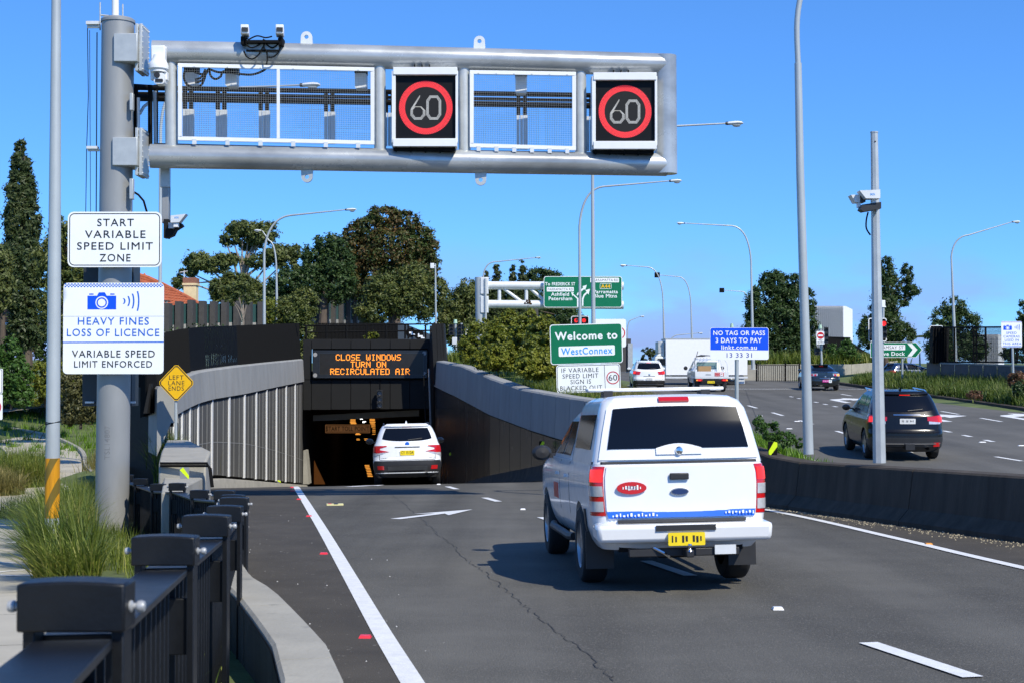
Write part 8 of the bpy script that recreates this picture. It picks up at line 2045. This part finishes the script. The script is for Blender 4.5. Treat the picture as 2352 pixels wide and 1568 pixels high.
for k in range(9): sc.box((.46 + k * .036, -2.593, .772 + .005 * (k % 2)), (.012 + .008 * (k % 2), .006, .016 + .007 * (k % 3)))
obj('stripe_lettering', sc, M['sign_white'], tg, local=True, smooth=False)
hb = obj('tailgate_handle', MB().box((-.02, -2.585, 1.135), (.20, .03, .065)), M['plastic'], tg, local=True, bevel=.01)
b = MB().ring([(.115 * math.cos(a) * 1.35 - .52, .060 * math.sin(a) + 1.03) for a in [2 * math.pi * k / 32 for k in range(32)]], [(.05 * math.cos(a) * 1.35 - .52, .02 * math.sin(a) + 1.03) for a in [2 * math.pi * k / 32 for k in range(32)]], -2.588, -2.57); obj('red_emblem', b, M['sign_red'], tg, local=True)
b = MB()
for k in range(7): b.box((-.61 + k * .03, -2.5905, 1.03 + .005 * (k % 2)), (.010 + .006 * (k % 2), .003, .022 + .012 * (k % 3)), 0)
obj('emblem_letters', b, M['sign_white'], tg, local=True, smooth=False)
b = MB().prism([(.095 * math.cos(a) - .02, .036 * math.sin(a) + .985) for a in [2 * math.pi * k / 28 for k in range(28)]], -2.592, -2.57); obj('maker_badge', b, M['chrome'], tg, local=True)
b = MB().prism([(.083 * math.cos(a) - .02, .027 * math.sin(a) + .985) for a in [2 * math.pi * k / 28 for k in range(28)]], -2.596, -2.591); obj('badge_face', b, mat('badge_navy', (.02, .04, .12), .3), tg, local=True)
bp = obj('bumper', MB().hexa([(-.90, -2.74, .50), (.90, -2.74, .50), (.92, -2.45, .52), (-.92, -2.45, .52), (-.915, -2.76, .68), (.915, -2.76, .68), (.925, -2.45, .69), (-.925, -2.45, .69)]), M['car_white'], UT, local=True, bevel=.045)
obj('bumper_recess', MB().box((0, -2.762, .645), (.62, .012, .055)), M['plastic'], bp, local=True, smooth=False)
pl = obj('number_plate', MB().prism(rrect(-.19, .19, .475, .60, .012), -2.785, -2.765), M['plate_yellow'], UT, local=True); smear(UT, -.165, .165, .505, .575, -2.787, M['sign_black'], pl)
obj('tow_bar', MB().box((0, -2.62, .40), (1.15, .08, .08)).box((.02, -2.74, .40), (.08, .22, .07)), M['plastic'], UT, local=True, bevel=.01); obj('tow_ball', MB().lathe([(0, .05), (.02, .045), (.025, .03), (.015, .0), (.03, -.03)], (.02, -2.83, .45), 'z', 14), M['chrome'], UT, local=True)
obj('tow_bracket', MB().box((.42, -2.68, .42), (.22, .03, .09)), M['galv_light'], UT, local=True); obj('shackle', MB().tube([(-.32, -2.66, .45), (-.22, -2.7, .40), (-.16, -2.66, .36)], .015, 6), M['chrome'], UT, local=True)
obj('underbody', MB().box((0, -.1, .46), (1.3, 4.8, .12)).tube([(-.78, -1.48, .40), (.78, -1.48, .40)], .06, 8).box((.1, -1.48, .40), (.34, .36, .3)), M['dark'], UT, local=True)
UC = Body([(1.262, -2.50, -.70, .90, .10, .03, 0), (1.34, -2.49, -.70, .885, .10, .035, 0), (1.60, -2.42, -.70, .83, .11, .035, 0), (1.80, -2.34, -.72, .78, .12, .03, 0), (1.88, -2.28, -.76, .74, .16, .03, 0), (1.93, -2.16, -.85, .66, .2, .03, 0), (1.95, -1.9, -1.0, .45, .2, .02, 0)])
cn = obj('canopy', UC.loft([1.262, 1.3, 1.34, 1.45, 1.6, 1.7, 1.8, 1.85, 1.88, 1.91, 1.93, 1.95]), M['car_white'], UT, local=True)
obj('canopy_seal', UC.patch(lambda u, z: UC.q_rear(lerp(-1.1, 1.1, u), z), 1.262, 1.285, .012, 14, 1), M['plastic'], cn, local=True)
obj('canopy_door', UC.patch(lambda u, z: UC.q_rear(lerp(-.985, .985, u), z), 1.30, 1.90, .016, 14, 6), M['car_white'], cn, local=True)
obj('canopy_window', UC.patch(lambda u, z: UC.q_rear(lerp(-.90, .90, u), z), lambda u: 1.405 + .0 * u, lambda u: 1.815 - .02 * (2 * u - 1) ** 2, .024, 16, 6), M['glass'], cn, local=True)
obj('canopy_handle', UC.patch(lambda u, z: lerp(-.24, .24, u), 1.345, lambda u: 1.405 + .045 * math.sin(math.pi * u), .03, 10, 2), M['car_white'], cn, local=True); obj('latch', MB().lathe([(0, -.02), (.035, -.014), (.042, 0)], (0, -2.52, 1.385), 'y', 18), M['chrome'], cn, local=True)
obj('high_brake_lamp', UC.patch(lambda u, z: lerp(-.16, .16, u), 1.862, 1.895, .03, 6, 2), M['red_lens'], cn, local=True)
for s in (-1, 1): obj('canopy_side_window', UC.patch(lambda u, z, s=s: s * UC.q_side(lerp(-2.15, -.95, u if s > 0 else 1 - u), z), 1.40, 1.75, .008, 8, 3, .01), M['glass'], cn, local=True)
rk = MB().hexa([(-.80, -1.50, 1.995), (.74, -1.50, 1.995), (.74, -1.30, 1.995), (-.80, -1.30, 1.995), (-.80, -1.50, 2.03), (.74, -1.50, 2.03), (.74, -1.30, 2.03), (-.80, -1.30, 2.03)]); obj('roof_bar', rk, M['white'], UT, local=True, bevel=.012)
for s in (-1, 1): obj('bar_foot', MB().box((s * .55 - .02, -1.40, 1.955), (.10, .22, .09)), M['plastic'], UT, local=True)
d_ = 14.2; c = at(1556, 1340, d_); UT.scale = (.95, 1, 1.0); place(UT, (c.x - .16, d_ + 2.5, zramp(c.x, d_ + 2.2) - .0), R(4.8), R(-1.75), R(-.9))

# -- tray ute at the junction
TU2 = thing('tray_ute', 'white tray back ute with ladder rack and cardboard box at the junction', 'ute')
TB_ = Body([(.45, -.2, 2.55, .84, .15, 0, .25), (.7, -.2, 2.6, .88, .15, 0, .3), (1.0, -.2, 2.5, .89, .12, 0, .3), (1.12, -.2, 1.9, .88, .12, 0, .3), (1.2, -.2, 1.6, .86, .12, 0, .2), (1.5, -.15, 1.15, .76, .12, 0, .2), (1.70, -.1, .8, .70, .14, 0, .2), (1.76, .05, .6, .6, .15, 0, .15), (1.78, .2, .4, .4, .1, 0, .1)])
cb_ = obj('cab', TB_.loft([.45, .6, .7, .85, 1.0, 1.12, 1.2, 1.35, 1.5, 1.6, 1.7, 1.76, 1.78]), M['car_white'], TU2, local=True); cut_arches(cb_, (1.6,), .36, .88)
obj('rear_window', TB_.patch(lambda u, z: lerp(-.58, .58, u), 1.22, 1.62, .006, 8, 3), M['glass_pale'], TU2, local=True)
for s in (-1, 1): obj('side_window', TB_.patch(lambda u, z, s=s: s * TB_.q_side(lerp(.15, 1.2 - .3 * (z - 1.2) / .4, u if s > 0 else 1 - u), z), 1.22, 1.6, .006, 5, 3, .01), M['glass'], TU2, local=True)
for y in (-1.5, 1.6):
    for s in (-1, 1): wheel(TU2, s * .76, y, .36, .23)
ty = obj('tray', MB().box((0, -1.45, .80), (1.86, 2.35, .10)), M['galv_light'], TU2, local=True, bevel=.01)
for nm, c_, s_ in (('side_board', (-.915, -1.45, 1.0), (.035, 2.35, .30)), ('side_board', (.915, -1.45, 1.0), (.035, 2.35, .30)), ('tailboard', (0, -2.61, 1.0), (1.80, .035, .30))): obj(nm, MB().box(c_, s_), M['car_white'], ty, local=True, bevel=.006)
obj('handle_recess', MB().box((-.2, -2.632, .98), (.3, .012, .07)), M['galv'], ty, local=True)
e_ = obj('red_panel', MB().box((.40, -2.633, .99), (.50, .012, .20)), M['sign_red'], ty, local=True); smear(TU2, .17, .38, 1.0, 1.05, -2.641, M['sign_white'], e_); smear(TU2, .18, .38, .92, .96, -2.641, M['sign_white'], e_)
l_ = obj('learner_plate', MB().box((.52, -2.64, .985), (.17, .012, .18)), M['sign_white'], ty, local=True); vtext(TU2, 'P', .48, .56, .93, 1.04, -2.648, M['sign_red'], .02, l_)
obj('rear_bar', MB().box((0, -2.56, .66), (1.85, .08, .13)), M['plastic'], TU2, local=True)
for s in (-1, 1):
    tl = obj('tail_lamp', MB().box((s * .70, -2.61, .665), (.34, .05, .10)), M['red_lens'], TU2, local=True, bevel=.01); obj('lit_bulb', MB().box((s * .70, -2.64, .665), (.16, .02, .07)), M['red_lit'], tl, local=True); obj('indicator_lens', MB().box((s * .83, -2.64, .665), (.06, .02, .07)), M['amber_lit'], tl, local=True)
    b = MB().lathe([(0, -.06), (.07, -.05), (.1, 0), (.09, .05), (0, .06)], (0, 0, 0), 'y', 12); b.v = [(s * 1.06 + q[0] * 1.2, 1.25 + q[1], 1.25 + q[2] * 1.2) for q in b.v]; obj('wing_mirror', b, M['plastic'], TU2, local=True); obj('mud_flap', MB().box((s * .76, -1.98, .40), (.28, .02, .4)), M['plastic'], TU2, local=True)
pl = obj('number_plate', MB().box((-.05, -2.62, .56), (.40, .012, .13)), M['plate_yellow'], TU2, local=True); smear(TU2, -.21, .11, .53, .59, -2.628, M['sign_black'], pl)
rk = MB()
for s in (-1, 1): rk.tube([(s * .90, -2.45, 1.1), (s * .88, -2.45, 1.55), (s * .72, -2.45, 1.84)], .022, 6); rk.tube([(s * .90, -.5, 1.1), (s * .72, -.5, 1.84)], .022, 6); rk.tube([(s * .72, -2.45, 1.84), (s * .72, -.3, 1.84)], .022, 6)
rk.tube([(-.72, -2.45, 1.84), (.72, -2.45, 1.84)], .022, 6); rk.tube([(-.72, -.5, 1.84), (.72, -.5, 1.84)], .022, 6); rk.tube([(-.66, -.45, 1.65), (.66, -.45, 1.65)], .02, 6); rk.tube([(-.66, -.45, 1.2), (-.66, -.45, 1.8)], .02, 6); rk.tube([(.66, -.45, 1.2), (.66, -.45, 1.8)], .02, 6)
obj('ladder_rack', rk, M['white'], TU2, local=True)
obj('underbody', MB().box((0, -1.0, .58), (1.2, 3.2, .22)), M['dark'], TU2, local=True)
d_ = 80.0; c = at(1637, 892, d_); place(TU2, (c.x, d_ + 2.6, zsurf(d_ + 2.6) + .02), R(-1.0), R(1.5)); TUp = TU2.location.copy()
bx = tag(obj('cardboard_box', MB().box((TUp.x - .42, TUp.y - 2.2, TUp.z + 1.12), (.72, .5, .52)), M['cardboard'], bevel=.01), 'brown cardboard box on the tray of the white ute', 'box')
ld = thing('folded_tools', 'bundle of dark ladders and tools strapped on the ute rack', 'ladder', (TUp.x - .75, TUp.y - 1.4, TUp.z + 1.86))
for k in range(3): obj('ladder_rail', MB().tube([(TUp.x - .85 + k * .12, TUp.y - 2.5, TUp.z + 1.90 + .04 * k), (TUp.x - .2 + k * .2, TUp.y - .2, TUp.z + 1.98)], .028, 6), M['plastic'], ld)
for k in range(7): obj('rung', MB().tube([(TUp.x - .85 + k * .09, TUp.y - 2.4 + k * .32, TUp.z + 1.92), (TUp.x - .60 + k * .11, TUp.y - 2.4 + k * .32, TUp.z + 2.0)], .018, 6), M['plastic'], ld)
obj('bracket', MB().tube([(TUp.x - .9, TUp.y - 2.4, TUp.z + 1.2), (TUp.x - 1.0, TUp.y - 2.4, TUp.z + 1.6), (TUp.x - .85, TUp.y - 2.4, TUp.z + 2.0), (TUp.x - .8, TUp.y - 2.4, TUp.z + 2.2)], .02, 6), M['plastic'], ld)

# -- box truck crossing the junction, seen from its side
TR = thing('box_truck', 'long white box truck crossing the junction behind the blue toll sign', 'truck')
dT = 92.0
X0, X1 = ax(1528, dT), ax(1716, dT); zT, zB = az(779, dT), az(868, dT); gz_ = zsurf(dT) + .016
TR.location = ((X0 + X1) / 2, dT + 1, gz_)
bxo = obj('cargo_box', MB().box(((X0 + X1) / 2 + .02, dT + 1.2, (zT + zB) / 2 + .1), (X1 - X0, 2.4, zT - zB - .2)), mat('truck_white', (.86, .86, .85), .4, var=.03), TR, bevel=.03)
obj('roof_edge', MB().box(((X0 + X1) / 2, dT + 1.2, zT + .03), (X1 - X0 + .02, 2.44, .06)), M['galv'], bxo)
obj('side_rail', MB().box(((X0 + X1) / 2 + .02, dT - .02, zB + .06), (X1 - X0 + .02, .05, .12)), M['galv_light'], bxo)
obj('skirt', MB().box((ax(1690, dT), dT + .3, az(874, dT)), (1.2, .1, .35)), M['galv_light'], TR)
xc0, xc1 = ax(1493, dT), ax(1556, dT); zc = az(818, dT)
cabp = MB().hexa([(xc0 + .12, dT + .15, gz_ + .55), (xc1 - .3, dT + .15, gz_ + .55), (xc1 - .3, dT + 2.25, gz_ + .55), (xc0 + .12, dT + 2.25, gz_ + .55), (xc0 + .35, dT + .2, zc), (xc1 - .3, dT + .2, zc), (xc1 - .3, dT + 2.2, zc), (xc0 + .35, dT + 2.2, zc)])
cbo = obj('cab', cabp, mat('truck_cream', (.72, .73, .66), .35, var=.03), TR, bevel=.08)
obj('cab_window', MB().prism([(xc0 + .42, az(838, dT)), (xc0 + 1.25, az(838, dT)), (xc0 + 1.25, az(823, dT)), (xc0 + .52, az(823, dT))], dT + .13, dT + .2), M['glass'], cbo, smooth=False)
obj('wind_deflector', MB().hexa([(xc0 + .4, dT + .35, zc), (X0 - .02, dT + .35, zc), (X0 - .02, dT + 2.05, zc), (xc0 + .4, dT + 2.05, zc), (xc0 + .75, dT + .4, az(806, dT)), (X0 - .02, dT + .4, az(802, dT)), (X0 - .02, dT + 2, az(802, dT)), (xc0 + .75, dT + 2, az(806, dT))]), mat('truck_cream', (.72, .73, .66), .35), cbo, bevel=.05)
obj('fridge_unit', MB().box((X0 - .22, dT + 1.2, az(797, dT)), (.42, 1.7, .75)), M['galv'], TR, bevel=.03)
for px in (1512, 1655, 1682):
    for s in (dT + .25, dT + 2.05):
        w_ = obj('wheel', MB().lathe([(.2, -.14), (.42, -.14), (.46, -.08), (.46, .08), (.42, .14), (.2, .14)], (ax(px, dT), s, gz_ + .46), 'y', 28), M['rubber'], TR)
        obj('rim', MB().lathe([(0, -.05), (.1, -.12), (.2, -.06), (.26, -.12), (.27, .1)], (ax(px, dT), s, gz_ + .46), 'y', 24), M['galv'], w_)
obj('chassis', MB().box(((X0 + X1) / 2, dT + 1.2, gz_ + .62), (X1 - X0 - .2, .9, .3)).box((ax(1590, dT), dT + .3, gz_ + .62), (1.1, .5, .45)), M['plastic'], TR)
obj('side_guard', MB().box((ax(1610, dT), dT + .1, gz_ + .55), (1.6, .04, .08)), M['galv_light'], TR)
